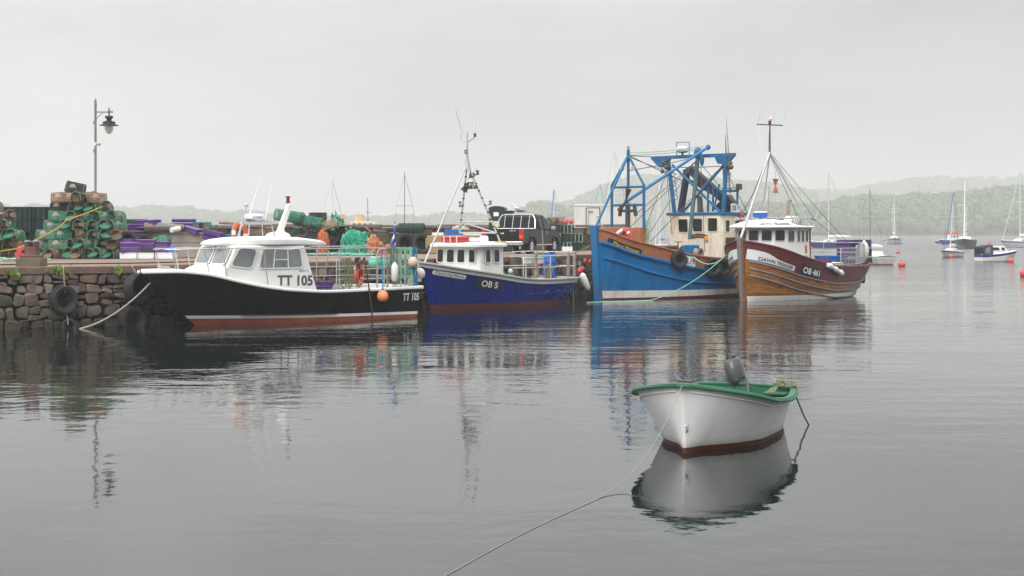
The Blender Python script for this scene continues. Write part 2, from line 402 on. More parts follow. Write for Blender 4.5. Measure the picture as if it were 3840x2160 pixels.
SC.view_settings.view_transform = 'Standard'; SC.view_settings.look = 'None'; SC.view_settings.exposure = 0.05; SC.view_settings.gamma = 1.0
cy = SC.cycles; cy.max_bounces = 10; cy.transparent_max_bounces = 24; cy.volume_bounces = 2; cy.sample_clamp_indirect = 8.0; cy.caustics_reflective = False; cy.caustics_refractive = False
cy.use_denoising = True

HX, HY0, HY1, HZ = 3600, -60, 4200, 160
mb = MB(); mb.box((0, (HY0 + HY1) / 2, (HZ - 1.5) / 2), (2 * HX, HY1 - HY0, HZ + 1.5))
hm = bpy.data.materials.new('haze'); hm.use_nodes = True; nt = hm.node_tree; nt.nodes.remove(nt.nodes['Principled BSDF'])
pv = nt.nodes.new('ShaderNodeVolumePrincipled'); pv.inputs['Color'].default_value = (.88, .88, .885, 1); pv.inputs['Density'].default_value = .00064; pv.inputs['Anisotropy'].default_value = .1
nt.links.new(pv.outputs[0], nt.nodes['Material Output'].inputs['Volume'])
tag(mb.build('haze', hm), 'pale sea mist lying over the whole harbour', 'haze', kind='stuff')

# ================================================================== water
wm = bpy.data.materials.new('harbour_water'); wm.use_nodes = True; nt = wm.node_tree; N = nt.nodes; Lk = nt.links.new
b = N['Principled BSDF']; b.inputs['Base Color'].default_value = (.008, .013, .012, 1); b.inputs['Roughness'].default_value = .03; b.inputs['IOR'].default_value = 2.4
tc = N.new('ShaderNodeTexCoord')
def wn(sc, xs, ys, det, ro=.5):
    mp = N.new('ShaderNodeMapping'); mp.inputs['Scale'].default_value = (xs, ys, 1); Lk(tc.outputs['Object'], mp.inputs[0])
    n = N.new('ShaderNodeTexNoise'); n.inputs['Scale'].default_value = sc; n.inputs['Detail'].default_value = det; n.inputs['Roughness'].default_value = ro; Lk(mp.outputs[0], n.inputs['Vector']); return n
def mth(op, a, b_):
    q = N.new('ShaderNodeMath'); q.operation = op
    for i, x in enumerate((a, b_)):
        if isinstance(x, (int, float)): q.inputs[i].default_value = x
        else: Lk(x, q.inputs[i])
    return q.outputs[0]
n1 = wn(1.0, .45, 1.1, 2.0); n2 = wn(2.6, 1.5, 1.25, 3.0); n3 = wn(.22, .8, 1.2, 1.0)
pm = wn(.035, .5, 2.0, 3.0, .6)                                    # calm and ruffled patches
pr = N.new('ShaderNodeMapRange'); pr.inputs[1].default_value = .40; pr.inputs[2].default_value = .62; pr.inputs[3].default_value = .35; pr.inputs[4].default_value = 1.25; Lk(pm.outputs['Fac'], pr.inputs[0])
hgt = mth('ADD', mth('MULTIPLY', n1.outputs['Fac'], 1.0), mth('MULTIPLY', n2.outputs['Fac'], .36))
hgt = mth('ADD', mth('MULTIPLY', hgt, pr.outputs[0]), mth('MULTIPLY', n3.outputs['Fac'], 1.2))
sy = N.new('ShaderNodeSeparateXYZ'); Lk(tc.outputs['Object'], sy.inputs[0])      # outside the shelter of the quay the breeze ruffles the water
wr = N.new('ShaderNodeMapRange'); wr.inputs[1].default_value = 55; wr.inputs[2].default_value = 130; wr.inputs[3].default_value = 1.0; wr.inputs[4].default_value = 4.0; Lk(sy.outputs['Y'], wr.inputs[0])
rr0 = N.new('ShaderNodeMapRange'); rr0.inputs[1].default_value = 60; rr0.inputs[2].default_value = 220; rr0.inputs[3].default_value = .03; rr0.inputs[4].default_value = .22; Lk(sy.outputs['Y'], rr0.inputs[0]); Lk(rr0.outputs[0], b.inputs['Roughness'])
nr_ = N.new('ShaderNodeMapRange'); nr_.inputs[1].default_value = 19; nr_.inputs[2].default_value = 34; nr_.inputs[3].default_value = .8; nr_.inputs[4].default_value = 2.2; Lk(sy.outputs['Y'], nr_.inputs[0])
hgt = mth('MULTIPLY', mth('MULTIPLY', hgt, nr_.outputs[0]), wr.outputs[0])
bp = N.new('ShaderNodeBump'); bp.inputs['Strength'].default_value = 1.0; bp.inputs['Distance'].default_value = .0125; Lk(hgt, bp.inputs['Height']); Lk(bp.outputs[0], b.inputs['Normal'])
mb = MB(); xs = [-3580, -300, -60, -20, 20, 60, 300, 3580]; ys = [-55, 0, 30, 60, 120, 300, 800, 4190]
mb.grid(lambda u, v: V((xs[round(u * 7)], ys[round(v * 7)], 0)), 7, 7)
tag(mb.build('water', wm), 'calm grey harbour water with soft reflections', 'water', kind='structure')

# ================================================================== quay
QZ = 1.75
EDGE = [(-60, 24), (-40, 30.5), (-20, 37.6), (-14.3, 39.9), (-11.15, 41.6), (-5.5, 48.3), (.5, 57.6), (2.6, 61.2), (5, 64.8), (7.0, 68), (7.6, 72), (7.8, 90)]
quaymat = mat('quay_surface', (.235, .165, .125), .9, var=.15, vs=.7, dirt=(.13, .10, .08), da=.6, ds=.45, dirt2=(.30, .24, .2), bump=.01, bs=8)
mb = MB(); n = len(EDGE)
mb.add([(x, y, QZ - .004) for x, y in EDGE] + [(-60, 90, QZ - .004)], [tuple(range(n + 1))])
tag(mb.build('quay_deck', quaymat), 'brown worn quay surface', 'quay', kind='structure')
def along(pl, step):
    out = []; P = [V((x, y, 0)) for x, y in pl]; s = 0
    L = [0]
    for a, c in zip(P, P[1:]): L.append(L[-1] + (c - a).length)
    def f(t):
        for i in range(len(P) - 1):
            if t <= L[i + 1] or i == len(P) - 2:
                d = (P[i + 1] - P[i]).normalized(); return P[i] + d * (t - L[i]), V((d.y, -d.x, 0))
    return f, L[-1]
stonemat = mat('quay_stone', (.145, .125, .105), .88, var=.35, vs=3.2, dirt=(.07, .055, .045), da=.6, ds=1.8, dirt2=(.24, .22, .19), bump=.03, bs=6, tint=True)
nt = stonemat.node_tree; N = nt.nodes; Lk = nt.links.new              # weed and wet stain up to the tide mark
tc = N.new('ShaderNodeTexCoord'); sx = N.new('ShaderNodeSeparateXYZ'); Lk(tc.outputs['Object'], sx.inputs[0])
nz = N.new('ShaderNodeTexNoise'); nz.inputs['Scale'].default_value = 1.7; Lk(tc.outputs['Object'], nz.inputs['Vector'])
ad = N.new('ShaderNodeMath'); ad.operation = 'MULTIPLY_ADD'; ad.inputs[1].default_value = -.9; Lk(nz.outputs['Fac'], ad.inputs[0]); Lk(sx.outputs['Z'], ad.inputs[2])
mr = N.new('ShaderNodeMapRange'); mr.inputs[1].default_value = -.25; mr.inputs[2].default_value = .25; mr.inputs[3].default_value = .8; mr.inputs[4].default_value = 0; Lk(ad.outputs[0], mr.inputs[0])
bs_ = N['Principled BSDF']; src = bs_.inputs['Base Color'].links[0].from_socket
x = N.new('ShaderNodeMix'); x.data_type = 'RGBA'; Lk(mr.outputs[0], x.inputs[0]); Lk(src, x.inputs[6]); x.inputs[7].default_value = (.035, .028, .016, 1); Lk(x.outputs[2], bs_.inputs['Base Color'])
TINTS = [(.9, .85, .8), (1.1, 1.0, .92), (1.15, .98, .9), (.75, .72, .72), (1.0, .98, .98), (.85, .95, .8), (1.35, 1.25, 1.15), (.6, .55, .52), (1.2, .9, .8), (.8, .85, .72)]
def rubble(mb, f, s0, s1, z0, z1, hrow, wst, rnd, depth=.12):
    """stones laid in rough courses, each one cut and bulged on its own"""
    z = z0
    while z < z1 - .08:
        h = min(rnd.uniform(*hrow), z1 - z)
        if z1 - (z + h) < .14: h = z1 - z
        s = s0
        while s < s1:
            wd = rnd.uniform(*wst) * (1.25 if rnd.random() < .2 else 1)
            parts = [(z, h)] if rnd.random() > .32 or h < .26 else [(z, h * .45), (z + h * .47, h * .53)]
            for pz, ph in parts:
                j = .065; g = .012
                cs = [(s + g, pz + g), (s + wd - g, pz + g), (s + wd - g, pz + ph - g), (s + g, pz + ph - g)]
                cs = [(a + rnd.uniform(-j, j), c + rnd.uniform(-j, j)) for a, c in cs]
                poly = []
                for i in range(4):
                    a = cs[i]; c = cs[(i + 1) % 4]; t = rnd.uniform(.10, .24); t2 = rnd.uniform(.10, .24)
                    poly += [(a[0] + (c[0] - a[0]) * t, a[1] + (c[1] - a[1]) * t), (c[0] + (a[0] - c[0]) * t2, c[1] + (a[1] - c[1]) * t2)]
                cx = sum(p[0] for p in poly) / 8; cz = sum(p[1] for p in poly) / 8; pr = rnd.uniform(.5, 1.3) * depth
                rings = []
                tl, tz = rnd.uniform(-.14, .14), rnd.uniform(-.12, .12)
                for sc, dp in ((1, -.22), (1.0, pr * .3), (.92, pr * .8), (.74, pr)):
                    ring = []
                    for a, c in poly:
                        uu = cx + (a - cx) * sc; zz = cz + (c - cz) * sc; q, nn = f(uu)
                        q = q + nn * (dp + (uu - cx) * tl + (zz - cz) * tz + (rnd.uniform(-.026, .026) if dp > 0 else 0)); q.z = zz; ring.append(q)
                    rings += ring
                fs = [(8 * r + k, 8 * r + (k + 1) % 8, 8 * r + 8 + (k + 1) % 8, 8 * r + 8 + k) for r in range(3) for k in range(8)] + [tuple(range(24, 32))]
                t = rnd.choice(TINTS); v = rnd.uniform(.6, 1.4)
                mb.add(rings, fs, 0, tuple(c * v for c in t))
            s += wd
        z += h
f, LT = along(EDGE, .5)
qw = thing('quay_wall', 'rough stone quay wall with a rusty concrete coping along the moorings', 'quay wall', (0, 0, 0))
rn = random.Random(5); mb = MB(); rubble(mb, f, 40, 88, -.55, QZ - .2, (.20, .46), (.20, .52), rn)
mb.build('rubble_facing', stonemat, qw, angle=28)
mb = MB(); pts = [f(t) for t in np.arange(0, LT, 1.0)]
bk = [q - nn * .10 for q, nn in pts]
for a, c in zip(bk, bk[1:]): mb.add([(a.x, a.y, -.9), (c.x, c.y, -.9), (c.x, c.y, QZ - .1), (a.x, a.y, QZ - .1)], [(0, 1, 2, 3)])
mb.build('backing', mat('dark_joints', (.02, .017, .014), .95, var=.3), qw)
mb = MB(); mb.strip([V((q.x, q.y, QZ - .105)) - nn * .2 for q, nn in pts], .62, .22)
mb.build('coping', mat('rusty_coping', (.17, .105, .08), .85, var=.2, dirt=(.10, .06, .045), da=.6, ds=1.2, dirt2=(.25, .19, .15), bump=.008, bs=9), qw, bevel=.02)
pw = thing('parapet_wall', 'low dark stone parapet along the back of the quay', 'wall', (0, 76.5, QZ))
rn = random.Random(8); mb = MB()
fp = lambda t: (V((-62 + t, 76.4, 0)), V((0, -1, 0)))
rubble(mb, fp, 0, 68.5, QZ - .05, 2.98, (.3, .55), (.5, 1.1), rn, .08); mb.v = [(a, c - 76.5, d - QZ) for a, c, d in mb.v]
mb.build('facing', mat('parapet_stone', (.115, .095, .08), .9, var=.3, vs=2, dirt=(.05, .04, .035), da=.6, bump=.02, bs=6, tint=True), pw, angle=28)
mb = MB(); mb.box((-27.7, .25, .55), (68, .6, 1.3)); mb.build('core', mat('parapet_core', (.09, .075, .065), .9, var=.3, bump=.02, bs=5), pw)
mb = MB()
for i in range(46):
    mb.box((-61 + i * 1.48, .1, 1.28 + rn.uniform(-.03, .05)), (1.42, .75, rn.uniform(.12, .2)))
mb.build('cap_stones', mat('cap_stone', (.16, .135, .115), .9, var=.3, bump=.015, bs=7), pw, bevel=.03)

# ================================================================== hills and woods
rng = np.random.default_rng(4)
def crown_proto(seed):
    r = np.random.default_rng(seed); vs = []; fs = []
    lobes = [(0, 0, .52, .40)] + [(math.cos(a) * .28, math.sin(a) * .28, r.uniform(.35, .72), r.uniform(.22, .32)) for a in r.uniform(0, 6.28, 6)]
    for lx, ly, lz, lr in lobes:
        for k in range(30):
            d = r.normal(size=3); d /= np.linalg.norm(d); p = np.array((lx, ly, lz)) + d * lr * r.uniform(.75, 1.12) * (1, 1, .9)
            t = np.cross(d, r.normal(size=3)); t /= np.linalg.norm(t); b_ = np.cross(d, t); s = r.uniform(.05, .11)
            d2 = d * r.uniform(-.04, .04); i = len(vs)
            vs += [p - t * s - b_ * s * .7 + d2, p + t * s * 1.1 - b_ * s * .6, p + t * s * .7 + b_ * s - d2, p - t * s + b_ * s * .8]
            fs.append((i, i + 1, i + 2, i + 3))
        i = len(vs); m_, n_ = 7, 5                                     # an uneven solid heart so that a crown is not see-through
        for a in range(n_):
            ph = math.pi * (a + .5) / n_
            for c in range(m_):
                th = 6.283 * c / m_; q = lr * .86 * r.uniform(.8, 1.1)
                vs.append(np.array((lx + q * math.sin(ph) * math.cos(th), ly + q * math.sin(ph) * math.sin(th), lz + q * math.cos(ph) * .9)))
        for a in range(n_ - 1):
            for c in range(m_): fs.append((i + a * m_ + c, i + a * m_ + (c + 1) % m_, i + (a + 1) * m_ + (c + 1) % m_, i + (a + 1) * m_ + c))
    return np.array(vs), np.array(fs)
PROTOS = [crown_proto(s) for s in range(7)]
leafmat = mat('woodland_leaves', (.085, .138, .030), .85, var=.3, vs=.25, tint=True)
hillmat = mat('hill_ground', (.07, .085, .03), .9, var=.3, vs=.05, dirt=(.16, .15, .12), da=.4, ds=.06)
GREENS = [(1, 1, 1), (1.35, 1.25, .9), (.75, .85, .8), (1.15, 1.2, .7), (.9, 1, 1.1), (1.25, 1.22, .95), (.65, .75, .7), (1.25, 1.05, .8)]
def hill(name, label, ridge, d0, d1, trees, size, wlabel, shore=True, flat_=.82, back=True):
    """ridge: (X, Y) outline as seen, standing at d1; foot at the water at d0"""
    ridge = [(at(X, Y, d1).x, max(at(X, Y, d1).z * flat_ - size * .35, .6)) for X, Y in ridge]
    rx = [p[0] for p in ridge]; rz = interp(rx, [p[1] for p in ridge]); x0, x1 = rx[0], rx[-1]
    def gz(x, y):
        t = min(max((y - d0) / (d1 - d0), 0), 1) if y <= d1 else max(1 - (y - d1) / (d1 - d0) / 1.2, 0)
        k = d1 / max(y, 1.0)
        h = rz(x * k if y < d1 else x)
        edge = min(1, max(0, (x - x0 * y / d1) / 25 + .0), max(0, (x1 * y / d1 - x) / 25))
        return h * (t * (2 - t)) * min(1, edge + .15) + noise.noise(V((x * .03, y * .03, 0))) * h * .06 - .3
    nx, ny = 60, 26; yy = [d0 - 4 + (d1 + (d1 - d0) * .9 - d0 + 4) * j / ny for j in range(ny + 1)]
    mb = MB(); mb.grid(lambda u, v: V(((x0 + (x1 - x0) * u) * yy[round(v * ny)] / d1, yy[round(v * ny)], gz((x0 + (x1 - x0) * u) * yy[round(v * ny)] / d1, yy[round(v * ny)]))), nx, ny)
    tag(mb.build(name, hillmat, angle=180), label, 'hill', kind='structure')
    A = []; B = []; C_ = []; off = 0
    for i in range(trees):
        v = rng.uniform(0, 1.05) ** .8; y = d0 + 2 + (d1 - d0) * v; u = rng.uniform(0, 1); x = (x0 + (x1 - x0) * u) * y / d1; z = gz(x, y)
        if z < .15: continue
        pv_, pf = PROTOS[rng.integers(7)]; s = size * rng.uniform(.65, 1.3); a = rng.uniform(0, 6.28); ca, sa = math.cos(a), math.sin(a)
        q = pv_ * (s * rng.uniform(.9, 1.25), s * rng.uniform(.9, 1.25), s * rng.uniform(.85, 1.15)); X_ = q[:, 0] * ca - q[:, 1] * sa + x; Y_ = q[:, 0] * sa + q[:, 1] * ca + y
        A.append(np.stack([X_, Y_, q[:, 2] + z - s * .12], 1)); B.append(pf + off); off += len(pv_)
        g = np.array(GREENS[rng.integers(8)]) * rng.uniform(.75, 1.25); C_.append(np.tile(np.append(g, 1), (len(pf), 1)))
    if not A: return
    A = np.concatenate(A); B = np.concatenate(B); C_ = np.concatenate(C_)
    me = bpy.data.meshes.new('woodland'); me.vertices.add(len(A)); me.vertices.foreach_set('co', A.ravel())
    me.loops.add(B.size); me.loops.foreach_set('vertex_index', B.ravel().astype(np.int32)); me.polygons.add(len(B)); me.polygons.foreach_set('loop_start', np.arange(0, B.size, 4, dtype=np.int32))
    me.update(calc_edges=True); at_ = me.attributes.new('tint', 'FLOAT_COLOR', 'FACE'); at_.data.foreach_set('color', C_.ravel()); me.materials.append(leafmat); me.validate()
    o = bpy.data.objects.new('woodland', me); COL.objects.link(o); tag(o, wlabel, 'woods', kind='stuff')
D = 1.4907
hill('near_hill', 'green wooded shore rising behind the moored yachts', [(2560, 800), (2850, 770), (3050, 775), (3200, 745), (3400, 735), (3620, 720), (3760, 700), (3900, 690), (4300, 640)], 1020, 1230, 2500, 11, 'hazy green woodland on the shore behind the yachts')
hill('misty_ridge', 'pale misty ridge behind the wooded shore', [(2500, 720), (2900, 680), (3050, 705), (3150, 712), (3280, 682), (3400, 664), (3500, 654), (3640, 650), (3720, 655), (3840, 642), (4300, 610)], 1900, 2600, 2200, 18, 'misty conifers and broadleaves on the upper ridge')
hill('wooded_hill', 'steep wooded hill fading into mist behind the trawlers', [(2020, 800), (2070, 775), (2150, 745), (2210, 712), (2290, 668), (2370, 640), (2450, 632), (2560, 645), (2700, 650), (2850, 668), (2980, 690), (3100, 720)], 1780, 2020, 2400, 13, 'misty trees covering the steep hill behind the trawlers')
hill('point_hill', 'low tree-covered point behind the pickup', [(1900, 835), (1950, 790), (1990, 768), (2030, 762), (2070, 772), (2120, 778), (2200, 790), (2260, 800)], 1260, 1370, 220, 13, 'trees on the low point behind the pickup')
hill('low_shore', 'long low hazy shore behind the middle of the quay', [(1100, 838), (1250, 822), (1320, 825), (1400, 832), (1480, 826), (1600, 820), (1700, 812), (1800, 816), (1880, 840), (1950, 852)], 1650, 1850, 460, 15, 'hazy trees along the low shore behind the quay')
hill('left_shore', 'low grassy shore with scattered trees behind the creel stacks', [(-350, 790), (0, 782), (130, 778), (380, 800), (480, 792), (620, 785), (720, 796), (860, 805), (1000, 812), (1150, 818)], 1550, 1950, 520, 17, 'hazy scattered trees along the shore behind the creels')
# ================================================================== boats: shared builders
class Hull:
    """lofted hull: x aft from the stem head, y across, z up from the water"""
    def __init__(s, L, sheer, plan, wl, bowx, sternx=lambda z: 0.0, draft=.5, flare=1.0):
        s.L, s.sheer, s.plan, s.wl, s.bowx, s.sternx, s.draft, s.flare = L, sheer, plan, wl, bowx, sternx, draft, flare
    def half(s, t, z):
        ps, pw = s.plan(t), s.wl(t)
        if z >= 0: return pw + (ps - pw) * min(z / s.sheer(t), 1.15) ** s.flare
        return pw * math.sqrt(max(0, 1 - (-z / s.draft) ** 2 * .9))
    def x(s, t, z): return t * s.L + s.bowx(z) * (1 - t) ** 2 + s.sternx(z) * t ** 4
    def p(s, t, z, side=-1, out=0.0):
        return V((s.x(t, z), side * (s.half(t, z) + out), z))
    def t_at(s, x, z):
        a, b = 0.0, 1.0
        for _ in range(24):
            m = (a + b) / 2
            if s.x(m, z) < x: a = m
            else: b = m
        return a
    def shell(s, name, rows, mats, parent, nst=40, sub=3, transom=True):
        """rows: [(z(t), slot of the band above)]"""
        ts = [(k / nst) ** 1.45 for k in range(nst + 1)]
        mb = MB(); levels = []
        for i, (zf, m) in enumerate(rows[:-1]):
            for j in range(sub): levels.append((i, j / sub, m))
        levels.append((len(rows) - 1, 0, None))
        def zz(t, lv):
            i, f, _ = lv
            return rows[i][0](t) if f == 0 else rows[i][0](t) * (1 - f) + rows[i + 1][0](t) * f
        W = len(ts)
        for side in (-1, 1):
            vs = [s.p(t, zz(t, lv), side) for lv in levels for t in ts]; fs = []; ms = []
            for r in range(len(levels) - 1):
                for c in range(W - 1):
                    q = (r * W + c, r * W + c + 1, (r + 1) * W + c + 1, (r + 1) * W + c)
                    fs.append(q if side < 0 else q[::-1]); ms.append(levels[r][2])
            b = len(mb.m); mb.add(vs, fs); mb.m[b:] = ms
        if transom:
            for r in range(len(levels) - 1):
                a, c = s.p(1, zz(1, levels[r]), -1), s.p(1, zz(1, levels[r + 1]), -1)
                mb.add([a, V((a.x, -a.y, a.z)), V((c.x, -c.y, c.z)), c], [(0, 1, 2, 3)], levels[r][2])
        for r in range(len(levels) - 1):                              # the stem's own face
            a, c = s.p(0, zz(0, levels[r]), -1), s.p(0, zz(0, levels[r + 1]), -1)
            mb.add([a, c, V((c.x, -c.y, c.z)), V((a.x, -a.y, a.z))], [(0, 1, 2, 3)], levels[r][2])
        return mb.build(name, mats, parent, angle=32)
    def rail(s, mb, zf, w, h, t0=0.0, t1=1.0, out=.02, n=36, m=0, sides=(-1, 1), rnd=False):
        for side in sides:
            pts = []
            for k in range(n + 1):
                t = t0 + (t1 - t0) * (k / n) ** 1.3; z = zf(t)
                pts.append(s.p(t, z, side, out))
            if rnd: mb.tube(pts, w / 2, 6, m)
            else: mb.strip(pts, w, h, m)
    def deck(s, mb, zf, t0, t1, inset=.05, n=24, m=0, camber=.05):
        def fn(u, v):
            t = t0 + (t1 - t0) * u; z = zf(t); hb = max(s.half(t, z) - inset, .01)
            return V((s.x(t, z), hb * (2 * v - 1), z + camber * (1 - (2 * v - 1) ** 2)))
        mb.grid(fn, n, 6, m)
    def lining(s, mb, z0, t0, t1, inset=.07, n=24, m=0):
        for side in (-1, 1):
            def fn(u, v):
                t = t0 + (t1 - t0) * u; z1 = s.sheer(t) - .01; z = z0(t) * (1 - v) + z1 * v
                return V((s.x(t, z), side * max(s.half(t, z) - inset, .01), z))
            mb.grid(fn, n, 2, m)
        z1 = s.sheer(t1); a = s.p(t1, z0(t1), -1); c = s.p(t1, z1, -1)
        mb.add([V((a.x - inset, a.y + inset, a.z)), V((a.x - inset, -a.y - inset, a.z)), V((c.x - inset, -c.y - inset, z1)), V((c.x - inset, c.y + inset, z1))], [(0, 1, 2, 3)], m)
    def wrap(s, x0, zf, side=-1, out=.012):
        """map (u aft along the side, v up) onto the hull skin"""
        def fn(u, v):
            x = x0 + u if side < 0 else x0 - u
            z = zf(x) + v; t = s.t_at(x, z)
            return s.p(t, z, side, out)
        return fn
    def board(s, parent, name, x0, w, zf, h, mats, side=-1, out=.012, rounded=0.0, border=None):
        f = s.wrap(x0, zf, side, out); mb = MB()
        def shape(u, v):
            r = rounded
            if r:
                e = min(u, w - u)
                if e < r: v = h / 2 + (v - h / 2) * math.sqrt(max(0, 1 - (1 - e / r) ** 2)) * .999 + 1e-4 * 0
            return f(u, v)
        us = [w * k / 14 for k in range(15)]
        if rounded: us = sorted(set(us + [rounded * k / 6 for k in range(7)] + [w - rounded * k / 6 for k in range(7)]))
        W = len(us)
        mb.add([shape(u, v) for v in (0, h / 2, h) for u in us], [(r * W + c, r * W + c + 1, (r + 1) * W + c + 1, (r + 1) * W + c) for r in range(2) for c in range(W - 1)])
        return mb.build(name, mats, parent)

def life_ring(loc, Rr, r, Mx, label, mats, bands, group=None):
    o = thing('life_ring', label, 'life ring', loc, group=group)
    mb = MB(); mb.torus((0, 0, 0), Rr, r, Mx, 32, 10, 0, mf=bands); mb.build('ring', mats, o)
    mb = MB(); mb.tube([Mx @ V(((Rr + r * (1.12 + .22 * abs(math.sin(2 * a)))) * math.cos(a), (Rr + r * (1.12 + .22 * abs(math.sin(2 * a)))) * math.sin(a), 0)) for a in [6.2832 * j / 32 for j in range(32)]], .012, 5, closed=True)
    mb.build('grab_line', M['ropegrey'], o)
    return o
def buoy(loc, r, label, material, group=None, eye=.06, up=(0, 0, 1), eyemat=None, name='buoy', pear=1.12):
    """inflated mooring buoy hung by its rope eye"""
    o = thing(name, label, 'buoy', loc, group=group)
    q = V((0, 0, 1)).rotation_difference(V(up)).to_matrix().to_4x4()
    prof = []
    for i in range(13):
        a = math.pi * i / 12; z = -math.cos(a); rr = math.sin(a)
        if z > 0: z *= pear
        prof.append((max(rr * r, 1e-5), z * r))
    mb = MB(); mb.lathe(prof, 18, 0, q); mb.build('body', material, o)
    mb = MB(); mb.lathe([(r * .30, r * pear * .93), (r * .20, r * pear * 1.06), (r * .17, r * pear * 1.22), (.001, r * pear * 1.24)], 10, 0, q); mb.build('eye', eyemat or M['ropeblue'], o)
    return o
def tyre(loc, Rr, r, Mx, label, group=None, name='tyre_fender'):
    o = thing(name, label, 'tyre', loc, group=group)
    prof = [(.60, -.55), (.72, -.8), (.92, -.85), (1.0, -.72), (1.02, 0), (1.0, .72), (.92, .85), (.72, .8), (.60, .55), (.66, .4), (.86, .0), (.66, -.4), (.60, -.55)]
    T = Mx.to_4x4() if len(Mx) == 3 else Mx
    mb = MB(); mb.lathe([(a * Rr, c * r) for a, c in prof], 30, 0, T)
    mb.build('carcass', M['rubber'], o)
    mb = MB()
    for k in range(36):                                           # tread lugs
        a = 2 * math.pi * k / 36
        for sgn in (-1, 1):
            q = T @ V((math.cos(a) * Rr * 1.0, math.sin(a) * Rr * 1.0, sgn * r * .42)); d = (T.to_3x3() @ V((-math.sin(a), math.cos(a), 0)))
            n_ = T.to_3x3() @ V((math.cos(a), math.sin(a), 0)); ax = T.to_3x3() @ V((0, 0, 1))
            mb.beam(q - ax * r * .3, q + ax * r * .3, Rr * .09, Rr * .06, up=n_)
    mb.build('tread', M['rubber'], o)
    return o
def rope(name, pts, r, material, label, group=None, cat='rope'):
    o = MB().tube([V(p) for p in pts], r, 6).build(name, material)
    return tag(o, label, cat, group)
def facing(nx, ny, nz=0.0):
    """rotation taking +Z to the given direction"""
    return V((0, 0, 1)).rotation_difference(V((nx, ny, nz)).normalized()).to_matrix()

def mesh_crate(name, label, loc, rz, dims, mats, group, lid=True, tilt=(0, 0)):
    """ventilated crate: slatted sides, rim and lid"""
    o = thing(name, label, 'crate', loc, group=group, rot=(tilt[0], tilt[1], rz))
    L_, W_, H_ = dims; mb = MB()
    n = max(int(L_ / .09), 4)
    for sy in (-1, 1):
        for k in range(n + 1):
            mb.box((-L_ / 2 + .02 + (L_ - .04) * k / n, sy * (W_ / 2 - .012), H_ / 2), (.026, .02, H_ - .02))
        for z in (.03, H_ * .52): mb.box((0, sy * (W_ / 2 - .006), z), (L_, .024, .05))
    n2 = max(int(W_ / .09), 3)
    for sx in (-1, 1):
        for k in range(n2 + 1): mb.box((sx * (L_ / 2 - .012), -W_ / 2 + .02 + (W_ - .04) * k / n2, H_ / 2), (.02, .026, H_ - .02))
        for z in (.03, H_ * .52): mb.box((sx * (L_ / 2 - .006), 0, z), (.024, W_, .05))
    mb.box((0, 0, .012), (L_ - .03, W_ - .03, .02)); mb.build('basket', mats[0], o)
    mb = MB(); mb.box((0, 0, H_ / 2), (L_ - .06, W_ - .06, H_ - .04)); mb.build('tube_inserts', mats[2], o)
    if lid:
        mb = MB(); mb.box((0, 0, H_ + .012), (L_ + .03, W_ + .03, .045)); mb.build('lid', mats[1], o, bevel=.012)
    return o

# ================================================================== black and white crew boat
phi = R(42); F1 = Frame((-10.63, 40.7, 0), phi)
B1 = thing('fishing_boat', 'black hulled crew boat with white wheelhouse moored nearest the stone wall', 'fishing boat', F1.loc, phi, 'fishing boats moored along the quay')
L1 = 9.1
sh1 = lambda t: _s1(t * L1)
_s1 = interp([0, .8, 1.5, 2.4, 3.2, 4.0, 5.5, 9.1], [1.56, 1.57, 1.50, 1.25, 1.08, .98, .90, .93])
H1 = Hull(L1, sh1, interp([0, .04, .1, .2, .32, .45, .6, 1], [.10, .38, .70, 1.08, 1.32, 1.44, 1.5, 1.42]), interp([0, .12, .3, .5, .7, 1], [.03, .32, .86, 1.22, 1.36, 1.34]),
          lambda z: 1.75 * max(0, 1 - max(z, -.3) / 1.56) ** 1.05, lambda z: -.12 * (1 - z), .5, 1.25)
H1.shell('hull', [(lambda t: -.45, 0), (lambda t: .20 - .09 * t, 1), (lambda t: .295 - .10 * t, 2), (sh1, 2)], [M['antifoul'], M['white'], M['black_hull']], B1, sub=5)
mb = MB(); H1.rail(mb, lambda t: sh1(t) + .03, .13, .10, 0, 1, .0); mb.strip([H1.p(1, sh1(1) + .03, -1, .06), H1.p(1, sh1(1) + .03, 1, .06)], .14, .12)
mb.build('gunwale', M['gelcoat'], B1, bevel=.03)
mb = MB(); H1.rail(mb, lambda t: sh1(t) - .06, .07, .07, .0, 1, .02); mb.build('rubbing_band', M['black_hull'], B1, bevel=.02)
mb = MB(); H1.rail(mb, lambda t: .33 - .1 * t + .0 * t, .06, .05, .22, .62, .015); mb.build('spray_rail', M['black_hull'], B1)
mb = MB(); H1.deck(mb, lambda t: sh1(t) + .02, .0, .42, .04, camber=.10); mb.build('foredeck', M['gelcoat'], B1)
mb = MB(); H1.deck(mb, lambda t: .42, .40, 1, .05, camber=.02); mb.build('cockpit_sole', mat('grey_deck', (.30, .31, .31), .8, var=.15), B1)
mb = MB(); H1.lining(mb, lambda t: .42, .42, 1, .09); mb.build('bulwark_lining', M['gelcoat'], B1)
